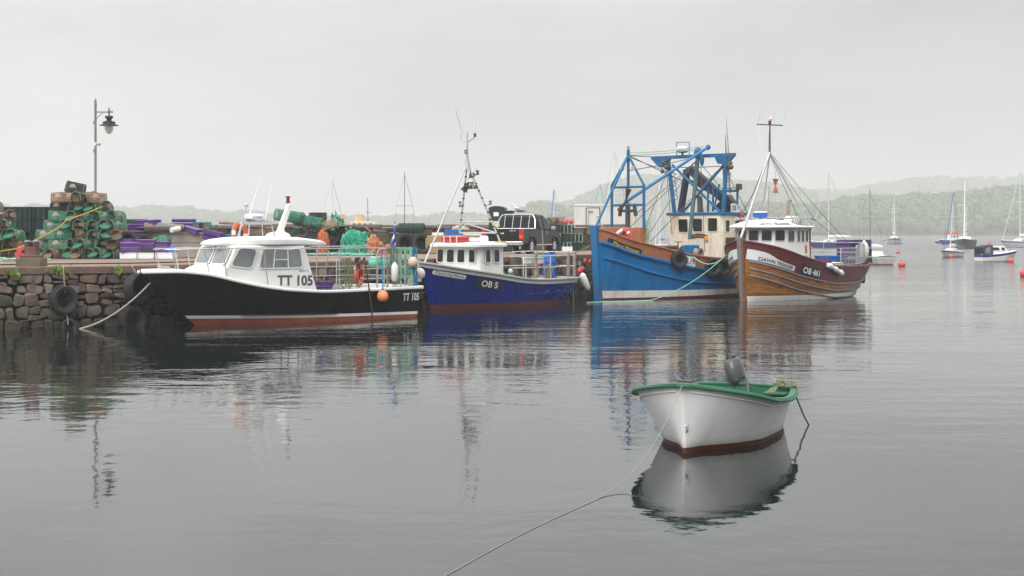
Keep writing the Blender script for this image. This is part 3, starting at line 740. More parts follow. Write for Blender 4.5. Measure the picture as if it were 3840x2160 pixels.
# wheelhouse: near side from the picture's outline on the boat's own side plane, tapering forward
nyp = ((4.0, -1.14, 0), (-.085, -1, 0)); q = lambda X, Y: F1.pl(X, Y, *nyp)
out1 = [q(*c) for c in ((836, 1062), (838, 1012), (852, 1000), (886, 920), (1143, 920), (1192, 1092), (1050, 1092), (940, 1086))]
mb = MB(); n = len(out1)
mb.add(out1 + [V((c.x, -c.y, c.z)) for c in out1], [tuple(range(n - 1, -1, -1)), tuple(range(n, 2 * n))] + [(k, (k + 1) % n, n + (k + 1) % n, n + k) for k in range(n)])
mb.build('wheelhouse', M['gelcoat'], B1, bevel=.05, seg=3)
gm = [M['white'], M['greyglass']]; nin = V(nyp[1]).normalized()
def onside(pts): return [q(*c) + nin * .006 for c in pts]
window(B1, onside([(860, 1000), (946, 1010), (967, 932), (897, 928)]), gm, .13, .035)
wf = window(B1, onside([(967, 1010), (1138, 1006), (1125, 930), (984, 932)]), gm, .10, .035, bars=[((.33, .02), (.33, .98), .03), ((.66, .02), (.66, .98), .03), ((.33, .45), (.66, .45), .03)], label='wide sliding side window')
A_, B_ = q(852, 1000), q(886, 920)                                    # raked windscreens across the front
Af, Bf = V((A_.x, -A_.y, A_.z)), V((B_.x, -B_.y, B_.z))
def fr(u, v): return (Af.lerp(A_, u)).lerp(Bf.lerp(B_, u), v) + V((-.03, 0, .012))
for u0, u1 in ((.05, .48), (.53, .955)):
    window(B1, [fr(u0, .06), fr(u1, .06), fr(u1 - .0, .93), fr(u0 + .0, .93)], gm, .12, .035, name='windscreen')
trunk = MB(); x0 = 1.5; xa = A_.x + .02                               # low moulded trunk ahead of the windscreens
def tk(u, v):
    x = x0 + (xa - x0) * u; hw = (.35 + (abs(A_.y) * .92 - .35) * u ** .7); zt = sh1(x / L1) + .06 + (A_.z - sh1(xa / L1)) * u ** .9
    a = math.pi * v; return V((x, -hw * math.cos(a) * (1 if abs(math.cos(a)) < .99 else 1), max(sh1(x / L1) - .05, sh1(x / L1) - .05 + (zt - sh1(x / L1) + .05) * min(1, 1.9 * math.sin(a)))))
trunk.grid(tk, 14, 16); trunk.build('deck_trunk', M['gelcoat'], B1, angle=60)
# roof with overhang aft
ra, rb = F1.y(822, 918, -.6).x, F1.y(1222, 915, -.9).x; rz = B_.z
def roof_sec(x, e=0.0):
    u = (x - ra) / (rb - ra); hw = (.52 + .70 * min(1, u * 2.6)) * (1 if u < .9 else 1 - (u - .9) * 2.2) + e; return hw
mb = MB()
def rf(u, v):
    x = ra + (rb - ra) * u; hw = roof_sec(x); a = 2 * math.pi * v; c, s_ = math.cos(a), math.sin(a)
    ex = (abs(c) ** .3) * (1 if c > 0 else -1); ez = (abs(s_) ** .45) * (1 if s_ > 0 else -1)
    th = .5 * (.14 if .06 < u < .94 else .14 * math.sqrt(max(.02, 1 - ((.06 - u) / .06 if u < .5 else (u - .94) / .06) ** 2)))
    return V((x, hw * ex, rz + .06 + ((.05 * (1 - ex * ex) + .09 * math.sin(math.pi * min(1, u * .98 + .01)) ** .8) if s_ > 0 else 0) - .05 * max(0, u - .72) / .28 + th * ez - .16 * max(0, .18 - u)))
mb.grid(rf, 30, 28); mb.add([rf(0, k / 28) for k in range(28)], [tuple(range(28))]); mb.add([rf(1, k / 28) for k in range(28)], [tuple(range(27, -1, -1))])
mb.build('roof', M['gelcoat'], B1, angle=50)
rt = rz + .24
dk = mat('grey_letter_paint', (.07, .07, .08), .5, var=.05)
sidefn = lambda X, Y, X2, Y2, h: (lambda o, u, v: flat(o + nin * .010, u, v))(q(X, Y), (q(X2, Y2) - q(X, Y)).normalized(), V((0, 0, 1)))
lettering('TT 105', sidefn(1040, 1069, 1172, 1069, 0), (q(1172, 1069) - q(1040, 1069)).length, .30, dk, B1, bold=.03)
lettering('offshore 10', sidefn(1121, 1019, 1157, 1018, 0), (q(1157, 1018) - q(1121, 1019)).length, .06, dk, B1, bold=.0)
xs_ = F1.y(1512, 1120, -1.43).x
lettering('TT 105', H1.wrap(xs_, lambda x: .56, -1, .012), .66, .24, M['foam'], B1, bold=.025)
# radar on its stand, mast fin, lamps, aerials
c = F1.y(954, 815, 0); mb = MB(); mb.lathe([(.001, -.11), (.24, -.11), (.31, -.05), (.315, .04), (.27, .10), (.001, .115)], 24, 0, Matrix.Translation(c)); rd = mb.build('radar_dome', M['gelcoat'], B1)
tp = F1.I @ at(958, 822, 40); du = V((math.cos(-phi - .1), math.sin(-phi - .1), 0))
e_ = c + V((-math.sin(-phi) * 0, 0, 0)); nrm = (F1.I.to_3x3() @ V((.1, -1, 0))).normalized(); rr = V((-nrm.y, nrm.x, 0))
vs, fs, w_, h_ = text_geo('KODEN', 1, .02); mb = MB()
def cylmap(a, b): th = (a / w_ - .5) * .95 + .42; return c + (nrm * math.cos(th) + rr * math.sin(th)) * .322 + V((0, 0, -.045 + b / h_ * .075))
mb.add([cylmap(*k) for k in vs], fs); mb.build('lettering', M['blueplastic'], rd)
mb = MB(); pl = c + V((0, 0, -.13)); mb.box(pl, (.75, .5, .03))
for dx, dy in ((-.3, -.2), (-.3, .2), (.42, -.25), (.42, .25)): mb.cyl((c.x + dx * 1.25, dy * 1.4, rt - .05), (c.x + dx, dy, pl.z), .02, n=6)
mb.build('radar_stand', M['stainless'], B1)
mb = MB(); a, b = F1.y(888, 903, -.1), F1.y(924, 775, -.1); mb.cyl(a, b, .025, .02, 8); mb.ball(b + V((0, 0, .04)), (.06, .06, .05), 10, 8); mb.build('light_post', M['steelrail'], B1)
for A0, A1 in (((935, 806), (985, 648)), ((994, 824), (1031, 644))):
    mb = MB(); mb.tube([F1.y(*A0, .05), F1.y((A0[0] + A1[0]) / 2, (A0[1] + A1[1]) / 2, .05), F1.y(*A1, .05)], [.022, .017, .012], 5); mb.build('whip_aerial', M['gelcoat'], B1)
pz = lambda X, Y, y=0: F1.y(X, Y, y)
mb = MB(); fin = [pz(1024, 900), pz(1086, 900), pz(1062, 862), pz(1094, 764), pz(1079, 764), pz(1042, 860)]
mb.prism([(v.x, v.z) for v in fin], -.07, .07); mb.build('mast_fin', M['gelcoat'], B1, bevel=.02)
mb = MB(); a = pz(1042, 884); mb.ball(a, (.42, .30, .13), 18, 10); mb.build('mast_pod', M['gelcoat'], B1)
mb = MB(); a = pz(1080, 761); mb.lathe([(.075, 0), (.075, .03), (.055, .035), (.055, .17), (.075, .175), (.07, .205), (.001, .21)], 14, 0, Matrix.Translation(a), mats=[1, 1, 0, 1, 1, 1]); mb.build('mast_lamp', [M['lamp_red'], M['black']], B1)
mb = MB(); a = pz(1123, 905, -.7); mb.box(a + V((0, 0, .09)), (.14, .14, .2)); lb = mb.build('side_lamp', M['black'], B1, bevel=.02)
mb = MB(); mb.box(a + V((0, -.073, .09)), (.10, .012, .14)); mb.build('lens', M['lamp_red'], lb)
mb = MB(); a, b = pz(980, 913, -1.02), pz(1152, 911, -1.05); mb.beam(a + V((0, 0, .05)), b + V((0, 0, .05)), .03, .03)
for k in range(7): p_ = a.lerp(b, (k + .2) / 6.6); mb.box(p_ + V((0, 0, .02)), (.09, .03, .05))
mb.build('grab_rail', mat('grey_teak', (.20, .16, .13), .8), B1)
# bow rail and side rail
def rail_set(H, root, specs, material, name='rail', r=.017):
    mb = MB()
    for pts in specs: mb.tube(pts, r, 6)
    return mb.build(name, material, root)
sp = []
for sd in (-1, 1):
    top = [V((x, sd * max(H1.plan(x / L1) - .12, .05), 2.28 - .03 * abs(x - 2.2))) for x in (.62, .9, 1.3, 2.0, 3.0, 4.2)]
    if sd < 0: top += [V((5.2, -1.24, 2.30)), V((7.2, -1.26, 2.30))]
    sp.append(top)
    for x in (.72, 1.55, 2.05, 3.3): sp.append([V((x + .16, sd * max(H1.plan(x / L1) - .1, .05), sh1(x / L1) + .05)), V((x, sd * max(H1.plan(x / L1) - .12, .05), 2.27))])
sp.append([sp[0][0], V((.5, 0, 2.27)), V((sp[0][0].x, -sp[0][0].y, sp[0][0].z))])
rail_set(H1, B1, sp, M['stainless'], 'bow_rail')
mb = MB(); mb.cyl((.62, 0, sh1(.06)), (.62, 0, 1.82), .06); mb.cyl((.62, -.14, 1.74), (.62, .14, 1.74), .03); mb.torus((.75, 0, 1.72), .13, .035, None, 14, 6); mb.build('samson_post', M['ropegrey'], B1)
# stern cage
def ny(X, Y): return F1.y(X, Y, -1.33)
def fy(X, Y): return F1.y(X, Y, 1.30)
sp = []
zl = ny(1300, 972).z; zt = ny(1480, 933).z; xa_, xb_, xc_ = ny(1262, 1000).x, ny(1451, 1000).x, 8.98
xt_ = ny(1415, 1000).x
sp.append([V((xa_, -1.33, .95)), V((xa_, -1.33, zl - .1)), V((xa_ + .04, -1.33, zl - .02)), V((xa_ + .12, -1.33, zl)), V((xb_, -1.33, zl))])
for z in (zl - .31, zl - .62): sp.append([V((xa_, -1.33, z)), V((xb_, -1.33, z))])
for k in (.4, .8, 1): x = xa_ + (xb_ - xa_) * k; sp.append([V((x, -1.33, .95)), V((x, -1.33, zl))])
sp.append([V((xt_, -1.33, .95)), V((xt_, -1.33, zt - .1)), V((xt_ + .1, -1.33, zt)), V((xc_, -1.33, zt)), V((xc_, 1.3, zt)), V((xt_ - 2.2, 1.3, zt - .02)), V((xt_ - 2.32, 1.3, zt - .12)), V((xt_ - 2.32, 1.3, .95))])
for z in (zt - .3, zt - .6, zt - .9):
    sp.append([V((xt_, -1.33, z)), V((xc_, -1.33, z)), V((xc_, 1.3, z)), V((xt_ - 2.3, 1.3, z))])
for x in (xt_ + .75, xc_): sp.append([V((x, -1.33, .95)), V((x, -1.33, zt))])
for x in (xt_ - 1.4, xt_ - .5, xt_ + .4, xt_ + 1.2): sp.append([V((x, 1.3, .95)), V((x, 1.3, zt))])
for y in (-.5, .4): sp.append([V((xc_, y, .95)), V((xc_, y, zt))])
rail_set(H1, B1, sp, M['galv'], 'stern_cage', .02)
mb = MB(); a, b = F1.y(1214, 1050, -.2), F1.y(1233, 942, -.2); mb.cyl(a, b, .022); mb.build('boat_hook', M['galv'], B1)
mb = MB(); mb.box((5.35, -.75, .62), (.7, .6, .35)); mb.build('engine_box', M['greywood'], B1, bevel=.03)
wp = lambda v: F1.M @ v
tN = F1.M.to_3x3()
# things carried on board
o = life_ring(wp(F1.y(899, 878, .55)), .29, .075, tN @ facing(.35, -1, .05), 'orange life ring with white bands standing on the white wheelhouse roof', [M['orange'], M['white']], lambda t: 1 if (t * 4) % 1 < .16 else 0, 'life rings')
o = life_ring(wp(V((xa_ + .95, -1.18, 1.42))), .30, .085, tN @ facing(.75, -1, .0), 'orange life ring tied inside the stern cage of the black boat', [M['orange'], M['white']], lambda t: 1 if (t * 4) % 1 < .12 else 0, 'life rings')
buoy(wp(F1.y(1403, 984, .9)), .19, 'pale green buoy hung at the far rail of the black boat', mat('seagreen_vinyl', (.16, .55, .40), .45, var=.08), 'green buoys on the stern cage', eyemat=M['ropedark'])
buoy(wp(F1.y(1444, 988, .9)), .19, 'brighter green buoy beside the pale green one, half hidden by ropes', mat('bright_green_vinyl', (.02, .48, .24), .45, var=.08), 'green buoys on the stern cage', eyemat=M['ropedark'])
pinkv = mat('chalky_pink_vinyl', (.72, .50, .42), .6, var=.08, dirt=(.62, .52, .2), da=.4, ds=4)
buoy(wp(F1.y(1548, 984, -1.5)), .165, 'pale pink buoy with a yellow-green stain on the stern rail', pinkv, 'pale buoys at the stern corner')
buoy(wp(V((9.22, -1.2, F1.y(1595, 1026, -1.2).z))), .17, 'chalky pink buoy hung at the stern corner against the blue hull', mat('pale_pink_vinyl', (.75, .60, .55), .6, var=.06), 'pale buoys at the stern corner')
buoy(wp(V((9.12, -.9, F1.y(1566, 1058, -.9).z))), .15, 'red buoy under the tangle of ropes at the stern corner', mat('coral_vinyl', (.70, .16, .11), .5, var=.1), None)
buoy(wp(F1.y(1435, 1112, -1.66)), .18, 'orange pear-shaped buoy hung over the black hull on blue rope', M['paleorange'], None)
rope('buoy_lanyard', [wp(V((xt_ + .12, -1.35, zt))), wp(V((xt_ + .13, -1.45, 1.25))), wp(F1.y(1435, 1085, -1.62))], .022, M['ropeblue'], 'blue lanyard holding the orange buoy')
o = thing('fender', 'white worn oblong fender hung among the ropes on the cage', 'fender', wp(F1.y(1480, 1021, -1.5)))
mb = MB(); mb.lathe([(.001, -.30), (.06, -.28), (.105, -.2), (.11, 0), (.105, .2), (.06, .27), (.04, .31), (.001, .32)], 14); mb.build('body', M['gelcoat'], o)
mb = MB(); mb.tube([(0, 0, .3), (.02, .05, .5), (.0, .16, .72)], .012); mb.build('lanyard', M['ropebeige'], o)
# ropes looped over the cage rail
rr_ = random.Random(3)
def strands(name, label, mt, n, x0, x1, zl0, zl1, r=.011, y=-1.36):
    mb = MB()
    for k in range(n):
        x = x0 + (x1 - x0) * rr_.random(); yy = y - rr_.random() * .06; dz = zl0 + (zl1 - zl0) * rr_.random(); pts = []
        for j in range(9):
            f_ = j / 8; pts.append(V((x + rr_.uniform(-.022, .022) + f_ * rr_.uniform(-.05, .05), yy + rr_.uniform(-.015, .015), zt + .02 - (zt + .02 - dz) * f_)))
        if rr_.random() < .6:
            e_ = pts[-1]; pts += [e_ + V((.03, -.01, -.04)), e_ + V((.07, 0, .02)), e_ + V((.08, 0, .3))]
        mb.tube([pts[0] + V((0, .08, -.1)), pts[0] + V((0, .03, .03))] + pts, r, 5)
    o = mb.build(name, mt); o.matrix_world = F1.M.copy(); return tag(o, label, 'rope', 'ropes hung on the stern cage')
strands('rope_hank', 'pale green ropes looped over the stern rail of the black boat', M['ropegreen'], 24, xt_ + .75, 8.75, .75, 1.5)
strands('rope_hank', 'olive ropes looped over the stern rail beside the white fender', M['ropeolive'], 14, xt_ + .35, 8.2, .8, 1.3)
strands('rope_hank', 'bright blue ropes hanging at the stern corner of the cage', M['ropeblue'], 9, 8.72, 8.92, .85, 1.3, .014)
strands('rope_hank', 'blue rope hank hanging under the drooping flag', M['ropeblue'], 6, xt_ + .45, xt_ + .6, 1.3, 1.7, .016)
zl_ = zt; zt = zl
strands('rope_hank', 'olive ropes bundled on the lower rail beside the orange life ring', M['ropeolive'], 11, xa_ + .15, xa_ + .55, .9, 1.2)
strands('rope_hank', 'dark green rope coil hung in the middle of the life ring', M['ropedark'], 8, xa_ + .62, xa_ + .95, 1.2, 1.35)
zt = zl_
a = V((xa_ + 1.0, -1.4, zl + .05)); rope('hose', [wp(V((xa_ + 1.0, -1.2, zl - .2))), wp(a), wp(V((xa_ + 1.05, -1.6, .9))), wp(V((xa_ + 1.10, -1.66, .3))), wp(V((xa_ + 1.1, -1.68, -.1)))], .025, M['ropedark'], 'black hose draped over the rail down to the water', cat='hose')
fl = thing('flag', 'blue and white flag drooping from a staff on the stern cage', 'flag', wp(F1.y(1480, 935, -.9)))
mb = MB(); mb.cyl((0, 0, -.3), (0, 0, .92), .012, n=6); mb.build('staff', M['wood'], fl)
def drape(u, v): return V((.05 * math.sin(u * 9) * (.3 + v) + .09 * v * (u - .2) - .10 * v * v, .05 * math.cos(u * 9) * (.3 + v), .80 - .62 * v - .12 * u * v))
mb = MB(); mb.grid(drape, 22, 14, mf=lambda u, v: 1 if abs(v - .78 + .2 * math.sin(u * 6)) < .10 or (v < .08) else 0); mb.build('cloth', [M['bluetarp'], M['foam']], fl)
mesh_crate('crate', 'small purple crate on the side deck of the black boat', wp(V((5.62, -1.05, .92))), phi, (.42, .3, .13), (M['purple'], M['purple'], M['whitecrate']), 'purple crates')
mesh_crate('crate', 'upper small purple crate on the side deck of the black boat', wp(V((5.62, -1.05, 1.09))), phi, (.42, .3, .11), (M['purple'], M['purple'], M['whitecrate']), 'purple crates')
ts_ = MB(); ts_.ball((0, 0, .1), (.28, .22, .15), 14, 8); o = ts_.build('folded_tarpaulin', mat('grey_tarp', (.26, .27, .26), .8, var=.2), loc=wp(V((5.98, -1.12, .9)))); tag(o, 'grey folded tarpaulin beside the purple crates on the black boat', 'tarpaulin')
M['scuff'] = mat('pale_blue_scuff', (.12, .22, .5), .5)
# ================================================================== small blue boat
phi = R(52); F2 = Frame((-3.24, 49.76, 0), phi); L2 = 8.2
B2 = thing('fishing_boat', 'small navy blue boat with a white wheelhouse and silver tripod mast', 'fishing boat', F2.loc, phi, 'fishing boats moored along the quay')
s2 = interp([0, 1.5, 3, 4, 5.5, 8.2], [1.66, 1.39, 1.17, 1.03, .94, .93]); sh2 = lambda t: s2(t * L2)
H2 = Hull(L2, sh2, interp([0, .06, .16, .3, .48, .7, .88, 1], [.04, .40, .82, 1.2, 1.4, 1.38, 1.22, .98]), interp([0, .1, .25, .45, .7, 1], [.03, .22, .72, 1.2, 1.26, .8]),
          lambda z: .62 * max(0, 1 - max(z, -.3) / 1.66), lambda z: -.55 * max(0, (.9 - z)), .5, .85)
strk = lambda t: sh2(t) - .13
H2.shell('hull', [(lambda t: -.45, 0), (lambda t: .17 - .02 * t, 1), (strk, 2), (sh2, 2)], [M['darkred'], M['navy'], M['white']], B2, sub=4)
mat_g = mat('grey_gunwale', (.46, .47, .46), .6, var=.12, dirt=(.25, .23, .2), da=.5, ds=3)
mb = MB(); H2.rail(mb, lambda t: sh2(t) + .02, .15, .07, 0, 1, .0); mb.strip([H2.p(1, sh2(1) + .02, -1, .07), H2.p(1, sh2(1) + .02, 1, .07)], .16, .08); mb.build('gunwale', mat_g, B2, bevel=.015)
mb = MB(); H2.rail(mb, strk, .05, .04, .01, 1, .01); mb.build('rubbing_band', mat_g, B2)
mb = MB(); H2.rail(mb, lambda t: .42 + .03 * t, .06, .06, .48, 1, .02)
pts = [H2.p(H2.t_at(3.55 + .35 * k / 6, .97 - .55 * k / 6), .97 - .55 * k / 6, -1, .015) for k in range(7)]; mb.tube(pts, .025)
mb.build('rubbing_rail', M['navy'], B2)
for xx in (5.6, 6.4, 7.0, 7.6):
    mb = MB(); t = H2.t_at(xx, .52); p_ = H2.p(t, .52, -1, .004); q_ = H2.p(H2.t_at(xx + .17, .52), .52, -1, .004); mb.beam(p_, q_, .015, .035); mb.build('freeing_port', M['scuff'], B2)
mb = MB(); H2.deck(mb, lambda t: sh2(t) - .05, 0, .30, .06, camber=.06); mb.build('foredeck', mat_g, B2)
mb = MB(); H2.deck(mb, lambda t: .45, .25, 1, .05, camber=.02); mb.build('working_deck', mat('blue_deck', (.08, .16, .24), .8, var=.2), B2)
mb = MB(); H2.lining(mb, lambda t: .45, .28, .97, .08); mb.build('bulwark_lining', M['white'], B2)
mb = MB(); mb.beam((.02, 0, 1.0), (-.05, 0, 1.74), .10, .10, up=(0, 1, 0)); mb.build('stem_post', mat_g, B2, bevel=.01)
lettering_board = H2.board(B2, 'name_board', .40, 1.18, lambda x: strk(x / L2) - .20, .155, M['white'], out=.012, rounded=.08)
lettering('Ceol na Mara', H2.wrap(.48, lambda x: strk(x / L2) - .165, -1, .02), 1.0, .095, M['black'], B2, bold=.0)
H2.board(B2, 'number_board', 2.02, 1.05, lambda x: strk(x / L2) - .42, .34, M['black'], out=.015)
lettering('OB 5', H2.wrap(2.2, lambda x: strk(x / L2) - .35, -1, .026), .70, .22, M['foam'], B2, bold=.02)
# wheelhouse: plan outline, walls leaning in a little
wx0, wx1, hw = 2.0, 3.45, 1.08; zt = 2.24
plan = [(wx0 + .12, hw - .02), (wx0, hw - .25), (wx0, -hw + .25), (wx0 + .12, -hw + .02), (wx1, -hw), (wx1, hw)]
def wall(x, y, z): k = (z - .45) * .02; return V((x + (.04 * (z - 1.2) if x < 2.5 else -.02 * (z - 1.2)), y * (1 - k), z))
mb = MB(); n = len(plan); mb.add([wall(x, y * .97, sh2(x / L2) - .07) for x, y in plan] + [wall(x, y, zt) for x, y in plan], [tuple(range(n - 1, -1, -1)), tuple(range(n, 2 * n))] + [(k, (k + 1) % n, n + (k + 1) % n, n + k) for k in range(n)])
mb.build('wheelhouse', M['gelcoat'], B2, bevel=.04)
gm2 = [M['white'], M['glass']]
zb_, zu_ = 1.62, 2.13
for yc in (.80, .30, -.21, -.74):
    w_ = .205 if abs(yc) < .6 else .175
    window(B2, [wall(wx0, yc + w_, zb_) - V((.004, 0, 0)), wall(wx0, yc - w_, zb_) - V((.004, 0, 0)), wall(wx0, yc - w_ * .93, zu_) - V((.004, 0, 0)), wall(wx0, yc + w_ * .93, zu_) - V((.004, 0, 0))], gm2, .08, .03)
for xc, w_ in ((2.50, .18), (3.02, .18)):
    window(B2, [wall(xc - w_, -hw, zb_) - V((0, .006, 0)), wall(xc + w_, -hw, zb_) - V((0, .006, 0)), wall(xc + w_, -hw, zu_) - V((0, .006, 0)), wall(xc - w_, -hw, zu_) - V((0, .006, 0))], gm2, .08, .03)
mb = MB()
def rf2(u, v):
    a = 2 * math.pi * u; c, s_ = math.cos(a), math.sin(a); ex = abs(c) ** .28 * (1 if c > 0 else -1); ey = abs(s_) ** .28 * (1 if s_ > 0 else -1)
    r_, z_ = [(0.0, zt + .14), (.6, zt + .13), (.93, zt + .10), (1.0, zt + .05), (1.0, zt - .03), (.95, zt - .04), (0, zt - .04)][round(v * 6)]
    return V((2.68 + .96 * ex * r_, (hw + .14) * ey * r_, z_))
mb.grid(rf2, 40, 6); mb.build('roof', M['gelcoat'], B2, angle=50)
# tripod mast
ap = V((2.62, 0, F2.y(1777, 612, 0).z)); mb = MB()
legs = {'fore': V((.25, 0, 1.62)), 'port': V((3.3, .98, zt + .12)), 'stbd': V((3.3, -1.0, zt + .12))}
for e_ in legs.values(): mb.cyl(e_, ap + (e_ - ap).normalized() * .05, .035, .03, 10)
mb.cyl(ap - V((0, 0, .25)), ap + V((0, 0, .28)), .12, .04, 12); mb.cyl(ap, V((2.62, 0, F2.y(1780, 498, 0).z)), .035, .028, 10)
for f_ in (.88, .74):
    a, b = legs['port'].lerp(ap, 1 - f_), legs['stbd'].lerp(ap, 1 - f_); mb.cyl(a, b, .03)
a, b = legs['port'].lerp(ap, .68), legs['stbd'].lerp(ap, .68); mb.cyl(a, b, .025)
mb.cyl(legs['port'].lerp(ap, .26), legs['stbd'].lerp(ap, .12), .022)
pt = V((2.62, 0, F2.y(1780, 498, 0).z)); zc = F2.y(1780, 535, 0).z
mb.tube([(2.62, 0, zc), (2.62, .3, zc + .1), (2.62, .32, zc + .3)], .022); mb.tube([(2.62, 0, zc), (2.62, -.32, zc + .14), (2.62, -.34, zc + .18)], .022); mb.tube([(2.62, 0, zc + .25), (2.62, .18, pt.z - .05), (2.62, .22, pt.z)], .02)
mb.build('tripod_mast', M['steelrail'], B2)
mb = MB()
for k in range(9):
    for lg in ('port', 'stbd'):
        c = legs[lg].lerp(ap, .1 + k * .09); d_ = (ap - legs[lg]).normalized(); mb.cyl(c, c + d_ * .05, .042, n=8)
mb.build('tape_band', M['black'], B2)
def lamp(root, c, r, h, lens, name='nav_lamp'):
    mb = MB(); mb.lathe([(r * 1.15, 0), (r * 1.15, h * .18), (r, h * .2), (r, h * .8), (r * 1.15, h * .82), (r * 1.15, h), (.001, h * 1.05)], 12, 0, Matrix.Translation(V(c)), mats=[1, 1, 0, 1, 1, 1]); return mb.build(name, [lens, M['black']], root)
grl = mat('clear_lens', (.35, .37, .38), .15, var=.1)
lamp(B2, (2.5, -.02, ap.z + .33), .055, .13, grl); mb = MB(); mb.tube([legs['stbd'].lerp(ap, .82), legs['stbd'].lerp(ap, .82) + V((0, -.18, .1))], .018); mb.tube([legs['stbd'].lerp(ap, .45), legs['stbd'].lerp(ap, .45) + V((0, -.2, .08))], .018); mb.build('lamp_bracket', M['steelrail'], B2)
lamp(B2, legs['stbd'].lerp(ap, .82) + V((0, -.2, .08)), .05, .16, M['lamp_red']); lamp(B2, legs['stbd'].lerp(ap, .45) + V((0, -.22, .07)), .05, .14, grl)
lamp(B2, (2.62, -.36, zc + .18), .05, .12, mat('amber_lens', (.25, .06, .03), .2)); lamp(B2, legs['port'].lerp(ap, .45) + V((-.03, .1, 0)), .05, .2, grl)
for c, h_ in (((2.62, -.36, zc + .3), F2.y(1805, 375, 0).z), ((2.62, .2, pt.z), F2.y(1771, 368, 0).z)):
    mb = MB(); mb.tube([c, V(c) + V((0, 0, (h_ - c[2]) / 2)), (c[0], c[1], h_)], [.026, .021, .015], 5); mb.build('whip_aerial', M['gelcoat'], B2)
mb = MB(); mb.tube([(2.62, .24, pt.z), (2.55, .50, pt.z + .85)], .007, 4); mb.build('wire_aerial', M['wire'], B2)
mb = MB()
c = V((2.85, 0, F2.y(1779, 680, 0).z)); mb.lathe([(.001, .13), (.05, .12), (.18, -.01), (.19, -.03), (.10, -.04), (.09, -.15), (.001, -.17)], 12, 0, Matrix.Translation(c)); mb.build('deck_lamp', mat('enamel_shade', (.6, .6, .57), .4, dirt=RUST, da=.4, ds=6), B2)
mb = MB(); l2 = legs['port'].lerp(ap, .68).lerp(legs['stbd'].lerp(ap, .68), .5)
for dy in (-.25, 0, .22): mb.box(l2 + V((-.05, dy, .05)), (.1, .16, .12))
mb.build('flood_light', M['wire'], B2, bevel=.02)
o = thing('day_shape', 'black net hourglass day shape slung from the silver tripod mast', 'day shape', F2.M @ F2.y(1757, 683, .15))
mb = MB(); hg = Matrix.Rotation(R(28), 4, 'Y')
for z in (-.36, .36): mb.torus(hg @ V((0, 0, z)), .14, .016, hg.to_3x3(), 20, 6)
mb.build('hoops', M['black'], o); mb = MB(); mb.lathe([(.135, -.35), (.08, -.18), (.03, 0), (.08, .18), (.135, .35)], 18, 0, hg); mb.build('netting', netmat('black_hoop_netting', (.02, .02, .022), 40, .5), o); mb = MB(); mb.cyl(hg @ V((0, 0, .36)), hg @ V((.03, 0, .62)), .008, n=4); mb.build('halyard', M['ropegrey'], o)
wp = lambda v: F2.M @ V(v)
o = thing('life_raft', 'orange flat life raft lashed on the white roof of the small blue boat', 'life raft', wp((2.15, .2, zt + .14)), phi)
mb = MB()
for z in (.05, .15): mb.box((0, 0, z), (.5, 1.0, .10))
mb.build('float', M['red'], o, bevel=.045, seg=3); mb = MB()
for y in (-.3, 0, .3): mb.box((0, y, .10), (.53, .03, .22))
mb.build('strap', M['foam'], o)
o = thing('equipment_tray', 'white trays and bottles on the aft roof of the small blue boat', 'tray', wp((2.75, -.3, zt + .14)), phi)
mb = MB(); mb.box((0, .25, .08), (.5, .7, .14)); mb.build('tray', M['foam'], o, bevel=.02); mb = MB()
for y in (-.25, -.42): mb.lathe([(.09, 0), (.10, .04), (.10, .16), (.06, .22), (.001, .23)], 12, 0, Matrix.Translation((.05, y, 0)))
mb.build('bottle', M['foam'], o, bevel=.0)
# stern rails
sp = []; zr1, zr2 = 1.84, 1.42
for sd in (-1, 1):
    ys = [(3.5, 1.26), (5.2, 1.30), (6.8, 1.2), (8.0, .98)]
    for z in (zr1, zr2): sp.append([V((x, sd * y, z)) for x, y in ys] )
    for x, y in ((4.4, 1.32), (6.0, 1.27), (7.4, 1.1)): sp.append([V((x, sd * y, .95)), V((x, sd * y, zr1))])
sp.append([V((8.0, -.98, zr1 + .12)), V((8.1, -.9, zr1 + .12)), V((8.1, .9, zr1 + .12)), V((8.0, .98, zr1 + .12))]); sp.append([V((8.1, -.95, zr2)), V((8.1, .95, zr2))]); sp.append([V((6.8, 1.2, zr1 + .12)), V((8.0, 1.0, zr1 + .14))])
rail_set(H2, B2, sp, M['rustysteel'], 'stern_rail', .022)
for x, y in ((5.05, -1.29), (7.35, -1.12), (8.08, -.9), (8.08, .9), (5.1, 1.3)): mb = MB(); mb.box((x, y, 1.42), (.10, .10, 1.1)); mb.build('rail_post', M['greywood'], B2, bevel=.01)
mb = MB(); c = F2.y(2056, 1045, -1.2); mb.box(V((c.x, -1.2, 1.2)), (.12, .12, .62)); mb.build('mooring_post', M['wood'], B2, bevel=.015)
o = rope('rope_coil', [wp((c.x + .11 * math.cos(a), -1.3 - .04 * math.sin(a * 3), 1.26 + .26 * math.sin(a))) for a in [k * .33 for k in range(110)]], .013, M['ropebeige'], 'beige rope coil hung on the wooden post of the small blue boat')
o = thing('barrel', 'blue plastic barrel standing on the deck of the small blue boat', 'barrel', wp(F2.y(2059, 1035, .2)), 0)
mb = MB(); mb.lathe([(.25, 0), (.27, .02), (.275, .28), (.285, .30), (.275, .32), (.275, .56), (.285, .58), (.275, .60), (.27, .84), (.25, .86), (.23, .84), (.001, .83)], 22); mb.build('drum', M['blueplastic'], o); mb = MB()
for x in (-.12, .12): mb.cyl((x, 0, .83), (x, 0, .87), .035)
mb.build('bung', M['black'], o); o.location.z = max(.5, o.location.z)
mesh_crate('crate', 'black fish crate on the deck beside the blue barrel', wp((5.55, -.2, .75)), phi, (.72, .5, .32), (M['black'], M['black'], M['black']), None, lid=False)
